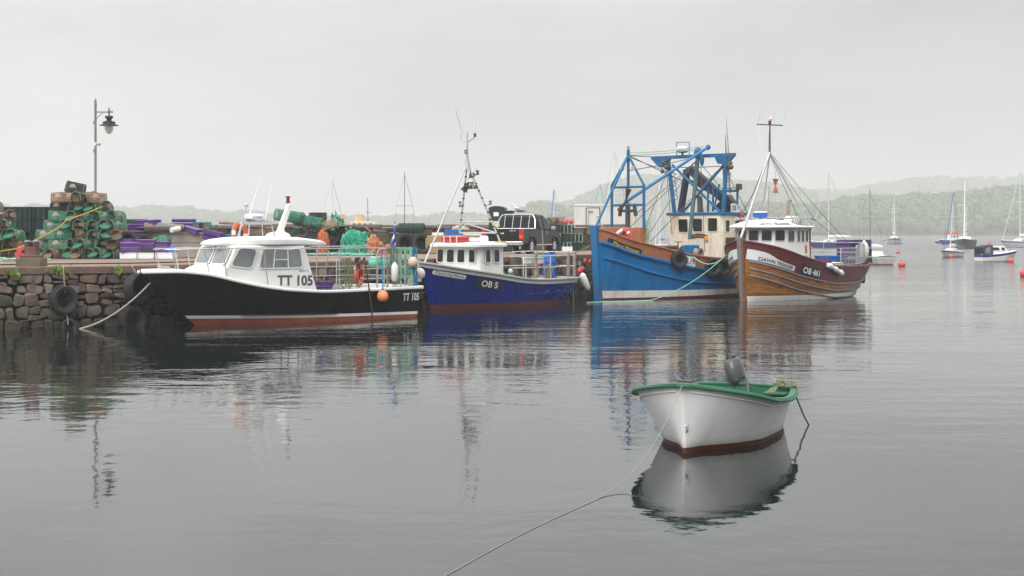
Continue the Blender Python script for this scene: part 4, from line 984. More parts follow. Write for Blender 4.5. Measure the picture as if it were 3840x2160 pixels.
mb = MB(); a, b = F2.y(1958 + 75, 864, -.75), F2.y(2043, 1047, -.9); o = thing('broom', 'long wooden pole leaning across the blue barrel', 'pole', wp(b)); mb.cyl((0, 0, 0), F2.M.to_3x3() @ (a - b), .02, .02, 7); mb.build('shaft', M['greywood'], o)
a, b = F2.y(1997, 975, -.9), F2.y(1999, 1047, -1.0); o = thing('pole', 'short brown pole standing at the rail left of the blue barrel', 'pole', wp(b)); mb = MB(); mb.cyl((0, 0, 0), F2.M.to_3x3() @ (a - b), .022, n=7); mb.build('shaft', M['wood'], o)
buoy(wp(F2.y(2022, 994, .5)), .13, 'pink buoy between the black crate and the blue barrel', M['pinkred'], 'red buoys on the small blue boat')
for i, (X, Y, yy, r_, lb) in enumerate(((2195, 980, .3, .09, 'left one of two small red floats at the stern rail'), (2212, 983, .2, .09, 'right one of two small red floats at the stern rail'), (2173, 1017, -1.0, .115, 'bright red ball float above the white fender'), (2186, 1010, .5, .10, 'dull red float behind the white fender'))):
    buoy(wp(F2.y(X, Y, yy)), r_, lb, M['red'], 'red buoys on the small blue boat', eyemat=M['ropegreen'])
o = thing('fender', 'long white fender slanting off the stern of the small blue boat', 'fender', wp(F2.y(2181, 1025, -1.08)))
a, b = F2.y(2177, 1018, -1.08), F2.y(2203, 1082, -1.12); dv = F2.M.to_3x3() @ (b - a); q_ = V((0, 0, 1)).rotation_difference(dv.normalized()).to_matrix().to_4x4(); ln = dv.length
mb = MB(); mb.lathe([(.001, -.02), (.06, 0), (.125, .09), (.13, ln * .5), (.125, ln * .82), (.07, ln * .95), (.035, ln), (.001, ln + .01)], 16, 0, q_); mb.build('body', M['foam'], o)
mb = MB(); mb.tube([(0, 0, 0), (-.05, .1, .2), (-.1, .12, .5)], .012); mb.build('lanyard', M['ropegreen'], o)
o = thing('fish_board', 'white board lying across the stern rails of the small blue boat', 'board', wp((7.1, .3, 1.62)), phi); mb = MB(); mb.box((0, 0, 0), (1.5, .06, .22)); mb.box((0, 0, .12), (1.5, .2, .03)); mb.build('panel', M['white'], o, bevel=.01)
mb = MB(); mb.lathe([(.2, 0), (.22, .05), (.17, .12), (.1, .2), (.02, .26), (.001, .27)], 14); o = thing('rope_heap', 'dark green rope heap with a white float on the side deck', 'rope', wp((3.95, -.95, 1.0)), phi); mb.build('coil', M['trawl'], o); mb = MB(); mb.ball((0, 0, .3), .09, 12, 8); mb.build('float', M['foam'], o)

# ================================================================== blue and brown trawler
phi = R(48); F3 = Frame((3.35, 57.4, 0), phi); L3 = 12.5
B3 = thing('trawler', 'bright blue trawler with orange-brown bulwarks and a tall blue gantry', 'trawler', F3.loc, phi, 'fishing boats moored along the quay')
s3 = interp([0, .3, 1, 2.3, 4.3, 6, 12.5], [2.86, 2.76, 2.42, 2.08, 1.70, 1.60, 1.68]); sh3 = lambda t: s3(t * L3)
H3 = Hull(L3, sh3, interp([0, .03, .08, .16, .26, .4, .6, .85, 1], [.12, .50, .98, 1.5, 1.92, 2.3, 2.42, 2.3, 1.9]), interp([0, .05, .12, .22, .38, .6, 1], [.10, .40, .98, 1.65, 2.2, 2.35, 1.6]),
          lambda z: .26 * (1 - z / 2.9), lambda z: -.5 * max(0, 1.2 - z), .8, .9)
bw3 = lambda t: sh3(t) - .52
H3.shell('hull', [(lambda t: -.7, 0), (lambda t: .055 + .12 * t, 0), (lambda t: .36 - .06 * t, 1), (bw3, 2), (sh3, 3)][0:1] + [(lambda t: .055 + .12 * t, 1), (lambda t: .36 - .06 * t, 2), (bw3, 3), (sh3, 3)], [M['darkred'], mat('rust_streaked_white', (.70, .68, .62), .55, var=.06, dirt=(.35, .15, .05), da=.6, ds=1.6, streak=.15), M['blue'], M['bulwark']], B3, sub=4)
mb = MB(); H3.rail(mb, lambda t: sh3(t) + .02, .16, .07, .004, 1, -.03); mb.build('bulwark_cap', M['bulwark'], B3, bevel=.015)
mb = MB(); H3.rail(mb, bw3, .17, .14, .006, 1, .03, rnd=True); mb.build('rubbing_strake', M['blue'], B3, angle=60)
r2 = interp([0, .2, 2.2, 4.5, 7, 12.5], [1.72, 1.68, 1.0, .62, .55, .6]); mb = MB(); H3.rail(mb, lambda t: r2(t * L3), .12, .10, .012, .75, .02, rnd=True); mb.build('lower_rubbing_strake', M['blue'], B3, angle=60)
mb = MB(); mb.hexa([V((.12, -.14, -.4)), V((.5, -.14, -.4)), V((.5, .14, -.4)), V((.12, .14, -.4)), V((-.16, -.15, 3.0)), V((.18, -.15, 3.02)), V((.18, .15, 3.02)), V((-.16, .15, 3.0))]); mb.build('stem_post', M['bluepost'], B3, bevel=.025)
mb = MB(); H3.deck(mb, lambda t: max(sh3(t) - .55, 1.02), .0, 1, .06, 30); mb.build('deck', mat('worn_deck', (.14, .10, .08), .85, var=.3), B3)
mb = MB(); H3.lining(mb, lambda t: max(sh3(t) - .55, 1.02), .01, 1, .07); mb.build('bulwark_lining', M['bulwark'], B3)
H3.board(B3, 'name_board', .30, 1.22, lambda x: s3(x) - .50, .27, M['black'], out=.02, rounded=.10)
lettering('Mary Manson', H3.wrap(.50, lambda x: s3(x) - .43, -1, .032), .90, .15, M['plate'], B3, bold=.0, slant=.05)
H3.board(B3, 'number_board', 3.22, .78, lambda x: s3(x) - .46, .42, M['foam'], out=.02)
lettering('OB.19', H3.wrap(3.27, lambda x: s3(x) - .36, -1, .034), .68, .25, M['black'], B3, bold=.012, slant=.03)
f_ = lambda x: s3(x) - .50
H3.board(B3, 'name_board', 1.35, 1.0, f_, .27, M['black'], side=1, out=.02, rounded=.10)
mb = MB(); cs = [(1.75, -.95), (2.35, -.95), (2.75, -.6), (2.75, 1.0), (1.75, 1.0)]; n = 5
mb.add([V((x, y, 1.4)) for x, y in cs] + [V((x, y, 2.93)) for x, y in cs], [tuple(range(4, -1, -1)), (5, 6, 7, 8, 9)] + [(k, (k + 1) % n, n + (k + 1) % n, n + k) for k in range(n)])
mb.build('foredeck_casing', M['bulwark'], B3, bevel=.03)
# fore gallows
za, zb, zm = 4.72, 6.02, F3.y(2356, 769, 0).z; ya, yb = .74, -.92; xg = 2.05
apx = V((xg, F3.x(2356, 582, xg).y, F3.x(2356, 582, xg).z)); mb = MB()
for y in (ya, yb):
    mb.cyl((xg, y, 2.9), (xg, y, za), .06); mb.cyl((xg, y, za - .05), apx, .052)
for z in (za - .12, zm): mb.cyl((xg, ya, z), (xg, yb, z), .048)
mb.cyl((xg, apx.y, za - .12), apx, .06); mb.cyl(apx, apx + V((0, 0, .2)), .07); mb.cyl(apx, (.15, .05, 3.0), .055, .05)
mb.build('fore_gallows', M['gantry'], B3)
lamp(B3, apx + V((0, 0, .2)), .05, .16, grl)
for dy in (-.28, .3):
    mb = MB(); c = apx + V((-.05, dy, -.55)); mb.lathe([(.10, 0), (.10, .03), (.05, .12), (.001, .13)], 12, 0, Matrix.Translation(c) @ Matrix.Rotation(R(90), 4, 'Y')); mb.build('flood_light', M['steelrail'], B3)
hp = F3.x(2354, 790, 2.4)
mb = MB(); mb.box((2.4, hp.y, 3.3), (.16, .16, 1.3)); mb.box((2.4, hp.y, 3.62), (.14, .75, .12))
for s_ in (-1, 1): mb.beam((2.4, hp.y + s_ * .42, 3.4), (2.4, hp.y + s_ * .34, 3.92), .14, .1)
mb.build('roller_post', M['wire'], B3, bevel=.015)
# aft gantry on the wheelhouse front
xg2 = 6.85; T_ = 6.12; yn, yf = -2.2, 2.2; ylt, yrt = F3.x(2505, 600, xg2).y, F3.x(2725, 600, xg2).y; ylb, yrb = F3.x(2530, 800, xg2).y, F3.x(2712, 795, xg2).y
mb = MB(); mb.beam((xg2, yf, T_ - .06), (xg2, yn, T_ - .06), .17, .15)
for yt, yb_ in ((ylt, ylb), (yrt, yrb)): mb.beam((xg2, yt, T_ - .1), (xg2, yb_, 3.5), .15, .13)
for yt, sg in ((yf, -1), (yn, 1)):
    y0 = yt + sg * .05; mb.prism([(y0, T_ - .14), (y0 + sg * .95, T_ - .14), (y0 + sg * .80, T_ - .42), (y0 + sg * .38, T_ - .5)], xg2 - .09, xg2 + .09, fn=lambda u, v, w: V((w, u, v)))
ctr = F3.x(2620, 714, xg2)
for a, b in ((F3.x(2515, 618, xg2), F3.x(2694, 794, xg2)), (F3.x(2716, 610, xg2), F3.x(2553, 798, xg2))): mb.cyl(a + V((.12, 0, 0)), b + V((.12, 0, 0)), .06)
mb.build('gantry', M['gantry'], B3, bevel=.012)
tp_, bt_ = F3.x(2617, 588, 6.6), F3.x(2586, 897, 5.9)
mb = MB(); mb.cyl(tp_, bt_, .10, .085, 10); mb.build('fore_leg', mat('faded_teal_pole', (.06, .14, .15), .6, var=.2, dirt=(.22, .2, .14), da=.6, ds=3), B3)
b0, b1 = V((2.35, hp.y + .02, 4.02)), F3.x(2655, 552, 6.6)
bm = mat('light_blue_pole', (.03, .19, .42), .5, var=.15, dirt=(.02, .1, .25), da=.5)
mb = MB(); mb.cyl(b0, b1, .07, .06, 10); mb.build('derrick_boom', bm, B3)
mb = MB(); mb.ball(b0, .1, 10, 8); mb.cyl(V((2.35, hp.y, 3.3)), b0, .06); mb.build('boom_heel', M['gantry'], B3); mb = MB()
bl = F3.x(2617, 575, 6.55); mb.ball(bl, (.12, .2, .28), 10, 8); mb.ball(bl + V((0, -.22, -.3)), (.09, .1, .26), 10, 8); mb.build('boom_block', M['gantry'], B3); mb = MB(); mb.ball(b1, .12, 10, 6); mb.build('boom_tip', M['gantry'], B3)
for (X, Y) in ((2492, 622), (2733, 620)):
    mb = MB(); c = F3.x(X, Y, 6.7)
    for k in range(7): mb.ball(c + V((rr_.uniform(-.1, .1), rr_.uniform(-.16, .16), rr_.uniform(-.3, .22))), rr_.uniform(.06, .12), 8, 6)
    for k in range(9): mb.torus(c + V((0, rr_.uniform(-.14, .14), .35 - k * .1)), .045, .014, facing(rr_.uniform(-1, 1), rr_.uniform(-1, 1)), 10, 5)
    mb.build('hanging_block', M['wire'], B3)
lad = MB()
for X0, X1 in ((2708, 2716), (2716, 2722)): pass
la, lb_ = F3.x(2709, 596, xg2 + .3), F3.x(2716, 715, xg2 + .3); ofs = V((0, -.28, 0))
lad.cyl(la, lb_, .025); lad.cyl(la + ofs, lb_ + ofs, .025)
for k in range(9): c = la.lerp(lb_, (k + .5) / 9); lad.cyl(c, c + ofs, .018)
lad.build('ladder', M['gantry'], B3)
lad = MB(); la, lb_ = F3.x(2522, 655, xg2 - .12), F3.x(2534, 740, xg2 - .12)
for k in range(6): c = la.lerp(lb_, k / 5); lad.torus(c, .11, .014, facing(1, 0), 12, 5)
lad.build('climbing_hoops', M['gantry'], B3)
mb = MB(); c = F3.x(2559, 560, xg2); mb.lathe([(.001, -.16), (.18, -.15), (.27, -.06), (.275, .07), (.22, .11), (.001, .12)], 22, 0, Matrix.Translation(c), mats=[1, 1, 0, 0, 0]); mb.cyl(c - V((0, 0, .4)), c - V((0, 0, .14)), .05, m=2); mb.build('radar_dome', [M['gelcoat'], M['trawl'], M['gantry']], B3)
mb = MB(); fr_ = [F3.x(X, Y, xg2) for X, Y in ((2538, 586), (2537, 534), (2585, 533), (2584, 584))]; mb.tube(fr_, .022); mb.build('radar_guard', M['gantry'], B3)
for X, Y0, Y1 in ((2723, 580, 505), (2732, 577, 440)):
    mb = MB(); a, b = F3.x(X, Y0, xg2 + .2), F3.x(X - 9 if X > 2725 else X - 3, Y1, xg2 + .2); mb.tube([a, a.lerp(b, .5), b], [.03, .022, .008], 5); mb.build('whip_aerial', M['greywood'] if X > 2725 else M['black'], B3)
# wheelhouse with overhanging eaves
wz0, wz1, wxf, wxa, wy = 1.1, 3.50, 7.0, 8.75, 1.42
def w3(x, y, z): k = .05 * (z - 2.2); return V((x - k * (1 if x < 8 else -.3), y * (1 + .025 * (z - 2.2)), z))
pl3 = [(wxf, wy - .1), (wxf, -wy + .1), (wxf + .1, -wy), (wxa, -wy), (wxa, wy), (wxf + .1, wy)]
n = 6; mb = MB(); mb.add([w3(x, y, wz0) for x, y in pl3] + [w3(x, y, wz1) for x, y in pl3], [tuple(range(n - 1, -1, -1)), tuple(range(n, 2 * n))] + [(k, (k + 1) % n, n + (k + 1) % n, n + k) for k in range(n)])
mb.build('wheelhouse', M['cream'], B3, bevel=.03)
mb = MB(); pr_ = [(w3(x, y, wz1) - V((0, 0, 0))) for x, y in pl3]; cxx = sum(v.x for v in pr_) / 6
vs = [V(((v.x - cxx) * 1.05 + cxx, v.y * 1.05, z)) for z in (wz1 - .03, wz1 + .10) for v in pr_]; mb.add(vs, [tuple(range(n - 1, -1, -1)), tuple(range(n, 2 * n))] + [(k, (k + 1) % n, n + (k + 1) % n, n + k) for k in range(n)])
mb.build('roof', M['gantry'], B3, bevel=.02)
gm3 = [M['cream'], M['glass']]
for X0, X1, Y0, Y1 in ((2550, 2581, 869, 823), (2603, 2634, 867, 821), (2658, 2689, 866, 819)):
    qq = [F3.x(X, Y, wxf) for X, Y in ((X0 - 3, Y0 + 3), (X1 + 3, Y0 + 3), (X1 + 3, Y1 - 3), (X0 - 3, Y1 - 3))]
    window(B3, [w3(wxf - .006, c.y, c.z) for c in qq], gm3, .06, .025)
for x0_, x1_ in ((7.25, 7.62), (7.98, 8.36)):
    window(B3, [w3(x0_, -wy - .006, 2.72), w3(x1_, -wy - .006, 2.72), w3(x1_, -wy - .006, 3.28), w3(x0_, -wy - .006, 3.28)], gm3, .06, .035)
mb = MB(); mb.add([w3(7.2, -wy - .012, 1.2), w3(8.5, -wy - .012, 1.2), w3(8.5, -wy - .012, 2.5), w3(7.3, -wy - .012, 2.5)], [(0, 1, 2, 3)]); mb.build('doorway', mat('doorway_shade', (.07, .045, .022), .8, var=.3), B3)  # flat dark panel; the shade of an open doorway is put into its colour
mb = MB(); c0, c1 = F3.x(2594, 897, wxf), F3.x(2654, 892, wxf)
def scroll(u, v): y = c0.y + (c1.y - c0.y) * u; return w3(wxf - .03, y, c0.z + .02 + .06 * math.sin(math.pi * u) + .17 * v)
mb.grid(scroll, 14, 2); sb = mb.build('name_scroll', M['maroon'], B3)
lettering('Mary Manson', lambda a, b: scroll(.14 + a * .72, .30 + b * .36) + V((-.012, 0, 0)), 1.0, 1.0, M['plate'], B3, bold=.0)
mb = MB(); c = F3.x(2651, 895, wxf); mb.box((wxf - .06, c.y, c.z), (.08, .16, .22)); mb.build('crest_plate', M['yellow'], B3, bevel=.03)
# hydraulic crane folded on the wheelhouse top
cr_m = mat('dark_navy_crane', (.012, .015, .035), .45, var=.2, dirt=(.05, .05, .06), da=.4)
xc = 8.9; P_ = lambda X, Y: F3.x(X, Y, xc)
mb = MB(); mb.beam(P_(2552, 800), P_(2577, 640), .22, .28); mb.beam(P_(2570, 650), P_(2600, 632), .3, .3); mb.beam(P_(2588, 634), P_(2748, 775), .3, .36); mb.beam(P_(2700, 790), P_(2745, 745), .4, .5); mb.cyl(P_(2720, 840), P_(2722, 780), .3, .25, 10)
mb.build('deck_crane', cr_m, B3, bevel=.02)
mb = MB(); mb.cyl(P_(2580, 672), P_(2612, 690), .05); mb.cyl(P_(2610, 688), P_(2690, 735), .085); mb.build('crane_ram', M['black'], B3)
mb = MB()
for X, Y0, Y1 in ((2655, 795, 700), (2674, 793, 690), (2765, 765, 690)): mb.cyl(F3.x(X, Y0, 8.2), F3.x(X, Y1, 8.2), .05)
mb.cyl(F3.x(2700, 716, 8.2), F3.x(2770, 716, 8.2), .045); mb.cyl(F3.x(2676, 790, 8.2), F3.x(2698, 690, 8.2), .04); mb.build('roof_frame', M['gantry'], B3)
mb = MB(); c = F3.x(2738, 703, 8.2); mb.lathe([(.001, .05), (.2, .0), (.22, -.04), (.05, -.06), (.04, -.25)], 14, 0, Matrix.Translation(c)); mb.build('satellite_dome', M['greywood'], B3)
mb = MB(); c = F3.x(2771, 700, 8.2); mb.box(c, (.22, .22, .26)); mb.build('flood_light', M['wire'], B3, bevel=.03)
mb = MB(); ex0, ex1 = F3.x(2627, 795, 8.0), F3.x(2622, 735, 8.0); mb.cyl(ex0, ex1, .14, .10, 10); mb.build('exhaust', M['wire'], B3)
ob = F3.pl(2759, 780, (8.4, -1.5, 0), (-.45, -1, 0)); uu = V((1, -.45, 0)).normalized(); bx = MB()
bx.add([ob + uu * a + V((0, 0, b)) for a, b in ((-.24, -.17), (.24, -.17), (.24, .2), (-.24, .2))] + [ob + uu * a + V((.012, .027, b)) for a, b in ((-.24, -.17), (.24, -.17), (.24, .2), (-.24, .2))], [(0, 1, 2, 3), (7, 6, 5, 4), (0, 4, 5, 1), (1, 5, 6, 2), (2, 6, 7, 3), (3, 7, 4, 0)]); bd = bx.build('number_board', M['foam'], B3)
lettering('OB 19', flat(ob + uu * -.2 + V((-.006, -.014, -.11)), uu, (0, 0, 1)), .40, .22, M['black'], bd, bold=.01)
# winch
wn_ = MB(); a, b = V((4.3, -.1, 1.95)), V((4.3, -1.25, 1.95)); 
for y0_, y1_, r_ in ((.9, .15, .30), (-.05, -.75, .30)): wn_.cyl((5.0, y0_, 1.75), (5.0, y1_, 1.75), r_, n=18)
wn_.build('winch_drum', mat('wound_cable', (.16, .10, .07), .9, var=.4, vs=12, bump=.01, bs=40), B3)
wn_ = MB()
for y in (.95, .1, 0, -.8, -.95): wn_.cyl((5.0, y, 1.75), (5.0, y - .05, 1.75), .42, n=20)
wn_.cyl((4.9, .6, 2.1), (4.9, -.6, 2.1), .07); wn_.build('winch_flange', M['wire'], B3)
wn_ = MB(); wn_.box((4.95, -1.25, 1.72), (.62, .45, .95)); wn_.build('winch_motor', M['blue'], B3, bevel=.05)
wn_ = MB(); wn_.lathe([(.22, 0), (.16, .06), (.14, .16), (.20, .26), (.22, .27), (.15, .27), (.13, .1), (.001, .08)], 16, 0, Matrix.Translation((4.95, -1.48, 1.85)) @ Matrix.Rotation(R(90), 4, 'X')); wn_.build('warping_head', M['greywood'], B3)
mb = MB(); mb.torus((4.7, -.75, 2.32), .16, .02, None, 16, 6); mb.cyl((4.7, -.75, 1.9), (4.7, -.75, 2.32), .025); mb.build('hand_wheel', M['wire'], B3)
mb = MB()
for a, b in ((apx + V((0, 0, -.02)), F3.x(2555, 588, xg2)), (F3.x(2362, 640, xg), F3.x(2600, 592, xg2)), (F3.x(2362, 590, xg), F3.x(2540, 655, xg2)), (F3.x(2365, 586, xg), F3.x(2560, 678, xg2)),
             (F3.x(2712, 620, xg2), V((9.5, -2.3, 1.7))), (F3.x(2500, 650, xg2), F3.x(2400, 900, 4.5)), (F3.x(2614, 600, 6.5), F3.x(2378, 808, 2.6)), (F3.x(2612, 604, 6.5), F3.x(2365, 850, 2.6)), (F3.x(2500, 640, xg2), F3.x(2520, 880, 6.4)),
             (F3.x(2600, 610, 6.5), F3.x(2420, 900, 3.6)), (F3.x(2690, 640, xg2), F3.x(2440, 905, 4.2)), (F3.x(2505, 628, xg2), F3.x(2722, 622, xg2)), (F3.x(2625, 610, xg2), F3.x(2760, 770, 9.5)), (F3.x(2628, 610, 6.6), F3.x(2643, 945, 6.2))): mb.tube([a, a.lerp(b, .5) - V((0, 0, .03)), b], .017, 4)
mb.build('rigging_wire', M['wire'], B3)
mb = MB()
for a, b in ((F3.x(2362, 573, xg), F3.x(2640, 548, xg2)), (F3.x(2362, 582, xg), F3.x(2640, 556, xg2))): mb.tube(catenary(a, b, .06, 6), .016, 4)
mb.build('green_halyard', M['ropegreen'], B3)
wp = lambda v: F3.M @ V(v); t3 = F3.M.to_3x3()
o = thing('fog_horn', 'pair of rusty trumpet cones hung in the blue fore gallows', 'horn', wp(F3.x(2347, 755, 1.75)))
mb = MB(); c0, c1, c2 = F3.x(2357, 708, 1.75), F3.x(2347, 754, 1.75), F3.x(2322, 790, 1.75); I3 = wp(F3.x(2347, 755, 1.75))
mb.cyl(wp(c1) - I3, wp(c0) - I3, .02, .13, 14); mb.cyl(wp(c1) - I3, wp(c2) - I3, .02, .11, 14); mb.build('cone', mat('rusty_cone', (.09, .045, .035), .8, var=.3), o)
mb = MB(); mb.cyl(wp(c0) - I3, wp(F3.x(2357, 690, 1.75)) - I3, .01, n=4); mb.build('cord', M['wire'], o)
nd = t3 @ V((-.25, -1, .05))
tyre(wp(H3.p(H3.t_at(3.05, 1.55), 1.55, -1, .13)) + V((0, 0, .05)), .36, .14, facing(*nd), 'tyre fender hung against the brown bulwark beside the number board', 'tyre fenders on the blue trawler')
for xx, lb in ((4.85, 'left of the two tyre fenders by the varnished bow'), (5.55, 'right of the two tyre fenders by the varnished bow')):
    tyre(wp(H3.p(H3.t_at(xx, 1.25), 1.25, -1, .15)) + V((0, 0, .02)), .37, .15, facing(*(t3 @ V((-.55, -1, 0)))), lb, 'tyre fenders on the blue trawler')
life_ring(wp(F3.x(2337, 893, 1.66)), .31, .085, facing(*(t3 @ V((-1, -.1, .1)))), 'white and red life ring hung on the brown foredeck casing', [M['foam'], M['red']], lambda t: 1 if (.0 < t < .14 or .48 < t < .62 or .86 < t) else 0, 'life rings')
buoy(wp(H3.p(H3.t_at(5.9, .95), .95, -1, .14)), .13, 'small white float with a dark eye between the two bows', M['foam'], None, eyemat=M['black'], up=t3 @ V((-.3, -1, 0)), name='float')
o = thing('gas_canister', 'red canister standing beside the number board on the trawler wheelhouse', 'canister', wp(F3.y(2779, 826, -1.5))); mb = MB(); mb.lathe([(.12, 0), (.13, .02), (.13, .28), (.10, .33), (.05, .36), (.04, .40), (.001, .41)], 14); mb.build('body', M['red'], o); mb = MB(); mb.torus((0, 0, .42), .05, .012); mb.build('handle', M['black'], o)
mb = MB(); 
for k in range(10):
    a0 = F3.x(2428 + rr_.uniform(-6, 6), 848, 2.15); mb.tube([a0 + V((0, rr_.uniform(-.1, .1), .25)), a0 + V((0, rr_.uniform(-.15, .15), -.1)), a0 + V((rr_.uniform(-.05, .05), rr_.uniform(-.1, .15), -.9)), a0 + V((.05, rr_.uniform(-.1, .2), -1.0))], .015, 5)
o = mb.build('rope_hank', M['ropegreen']); o.matrix_world = F3.M.copy(); tag(o, 'pale green rope hank tied to the leg of the blue fore gallows', 'rope')
# ================================================================== varnished boat
phi = R(50); F4 = Frame((8.95, 55.9, 0), phi); L4 = 9.3
B4 = thing('fishing_boat', 'varnished wooden boat with maroon bulwarks and a rounded white wheelhouse', 'fishing boat', F4.loc, phi, 'fishing boats moored along the quay')
s4 = interp([0, 1, 2, 3.3, 4.8, 7, 8.9], [2.38, 2.06, 1.74, 1.50, 1.32, 1.27, 1.36]); sh4 = lambda t: s4(t * L4)
H4 = Hull(L4, sh4, interp([0, .04, .09, .17, .27, .4, .6, .8, .92, 1], [.10, .74, 1.20, 1.58, 1.78, 1.84, 1.80, 1.66, 1.4, 1.0]), interp([0, .06, .15, .28, .45, .65, .85, 1], [.08, .36, .86, 1.32, 1.62, 1.5, 1.0, .35]),
          lambda z: .22 * (1 - z / 2.4) + .06, lambda z: -.45 * max(0, 1.1 - z), .7, .8)
mr4 = interp([0, 2, 4.8, 7, 8.9], [.71, .69, .66, .62, .60]); md4 = lambda t: sh4(t) - mr4(t * L4)
# planked varnish: boards follow the sheer, so the seams are read from height above the maroon band
vm_ = bpy.data.materials.new('varnished_planks'); vm_.use_nodes = True; nt = vm_.node_tree; N = nt.nodes; Lk = nt.links.new
tc = N.new('ShaderNodeTexCoord'); b = N['Principled BSDF']; b.inputs['Roughness'].default_value = .3
at_ = N.new('ShaderNodeAttribute'); at_.attribute_name = 'plank'
mu = N.new('ShaderNodeMath'); mu.operation = 'MULTIPLY'; mu.inputs[1].default_value = 9.0; Lk(at_.outputs['Fac'], mu.inputs[0])
frc = N.new('ShaderNodeMath'); frc.operation = 'FRACT'; Lk(mu.outputs[0], frc.inputs[0]); flo = N.new('ShaderNodeMath'); flo.operation = 'FLOOR'; Lk(mu.outputs[0], flo.inputs[0])
seam = N.new('ShaderNodeMapRange'); seam.inputs[1].default_value = .0; seam.inputs[2].default_value = .10; Lk(frc.outputs[0], seam.inputs[0])
wnz = N.new('ShaderNodeTexWhiteNoise'); wnz.noise_dimensions = '1D'; Lk(flo.outputs[0], wnz.inputs['W'])
mp = N.new('ShaderNodeMapping'); mp.inputs['Scale'].default_value = (.9, 1, 7); Lk(tc.outputs['Object'], mp.inputs[0])
gr = N.new('ShaderNodeTexNoise'); gr.inputs['Scale'].default_value = 2.2; gr.inputs['Detail'].default_value = 6; gr.inputs['Roughness'].default_value = .7; Lk(mp.outputs[0], gr.inputs['Vector'])
mp2 = N.new('ShaderNodeMapping'); mp2.inputs['Scale'].default_value = (1.6, 1.6, 3.2); Lk(tc.outputs['Object'], mp2.inputs[0])
g2 = N.new('ShaderNodeTexNoise'); g2.inputs['Scale'].default_value = 1.6; g2.inputs['Detail'].default_value = 6; g2.inputs['Roughness'].default_value = .7; Lk(mp2.outputs[0], g2.inputs['Vector'])
ra_ = N.new('ShaderNodeValToRGB'); e = ra_.color_ramp.elements; e[0].position = .28; e[0].color = (.13, .042, .009, 1); e[1].position = .72; e[1].color = (.60, .27, .055, 1); k = e.new(.5); k.color = (.42, .165, .028, 1); Lk(gr.outputs['Fac'], ra_.inputs[0])
x1 = N.new('ShaderNodeMix'); x1.data_type = 'RGBA'; x1.blend_type = 'MULTIPLY'; x1.inputs[0].default_value = .45; Lk(ra_.outputs[0], x1.inputs[6]); Lk(wnz.outputs['Value'], x1.inputs[7])
dm = N.new('ShaderNodeMapRange'); dm.inputs[1].default_value = .53; dm.inputs[2].default_value = .68; dm.inputs[4].default_value = .8; Lk(g2.outputs['Fac'], dm.inputs[0])
x2 = N.new('ShaderNodeMix'); x2.data_type = 'RGBA'; Lk(dm.outputs[0], x2.inputs[0]); Lk(x1.outputs[2], x2.inputs[6]); x2.inputs[7].default_value = (.045, .018, .008, 1)
x3 = N.new('ShaderNodeMix'); x3.data_type = 'RGBA'; Lk(seam.outputs[0], x3.inputs[0]); x3.inputs[6].default_value = (.06, .022, .008, 1); Lk(x2.outputs[2], x3.inputs[7]); Lk(x3.outputs[2], b.inputs['Base Color'])
ho = H4.shell('hull', [(lambda t: -.6, 0), (lambda t: .0 + .03 * t, 1), (lambda t: .21, 2), (md4, 3), (sh4, 3)], [M['darkred'], M['white'], vm_, M['maroon']], B4, sub=4, nst=44)
pa = ho.data.attributes.new('plank', 'FLOAT', 'POINT')
def plank_at(co):
    t = min(max(H4.t_at(co.x, co.z), 0), 1); m_ = md4(t); return max(0, (co.z - .0) / m_)
pa.data.foreach_set('value', [plank_at(v.co) for v in ho.data.vertices])
gr4 = mat('galvanised_strake', (.20, .20, .215), .5, .2, var=.12)
mb = MB(); H4.rail(mb, lambda t: sh4(t) + .02, .14, .06, .004, 1, -.03); mb.build('bulwark_cap', M['maroon'], B4, bevel=.012)
for off in (.05, .33, .60):
    mb = MB(); H4.rail(mb, lambda t: md4(t) - off * (1 if t < .5 else 1), .07, .06, .012, 1, .025, rnd=True); mb.build('rubbing_strake', gr4, B4, angle=60)
mb = MB(); mb.hexa([V((.20, -.13, -.3)), V((.42, -.13, -.3)), V((.42, .13, -.3)), V((.20, .13, -.3)), V((-.02, -.14, 2.5)), V((.22, -.14, 2.5)), V((.22, .14, 2.5)), V((-.02, .14, 2.5))]); mb.build('stem_post', mat('varnished_stem', (.26, .10, .025), .35, var=.3, vs=6, dirt=(.08, .03, .01), da=.5), B4, bevel=.012)
mb = MB(); mb.hexa([V((.155, -.06, -.1)), V((.22, -.06, -.1)), V((.22, .06, -.1)), V((.155, .06, -.1)), V((-.075, -.09, 2.53)), V((.0, -.09, 2.53)), V((.0, .09, 2.53)), V((-.075, .09, 2.53))]); mb.build('stem_iron', gr4, B4, bevel=.01)
mb = MB(); H4.deck(mb, lambda t: max(sh4(t) - .6, .75), 0, 1, .06, 30); mb.build('deck', mat('grey_brown_deck', (.16, .13, .11), .85, var=.3), B4)
mb = MB(); H4.lining(mb, lambda t: max(sh4(t) - .6, .75), .01, 1, .07); mb.build('bulwark_lining', M['maroon'], B4)
def shaped(parent, x0, w, zf, h0, h1, side=-1):
    f = H4.wrap(x0, zf, side, .03); mb = MB()
    def g(u, v): hh = h0 + (h1 - h0) * (1 / (1 + math.exp(-(u - .42) * 14))); return f(u * w, v * hh)
    mb.grid(g, 22, 3); return mb.build('name_board', M['foam'], parent)
nb = lambda x: s4(x) - mr4(x) + .06
shaped(B4, .16, 1.58, nb, .40, .20); lettering('DAWN TREADER', H4.wrap(.42, lambda x: nb(x) + .035, -1, .042), 1.22, .135, M['black'], B4, bold=.02)
shaped(B4, 1.70, 1.5, nb, .20, .38, side=1) if False else None
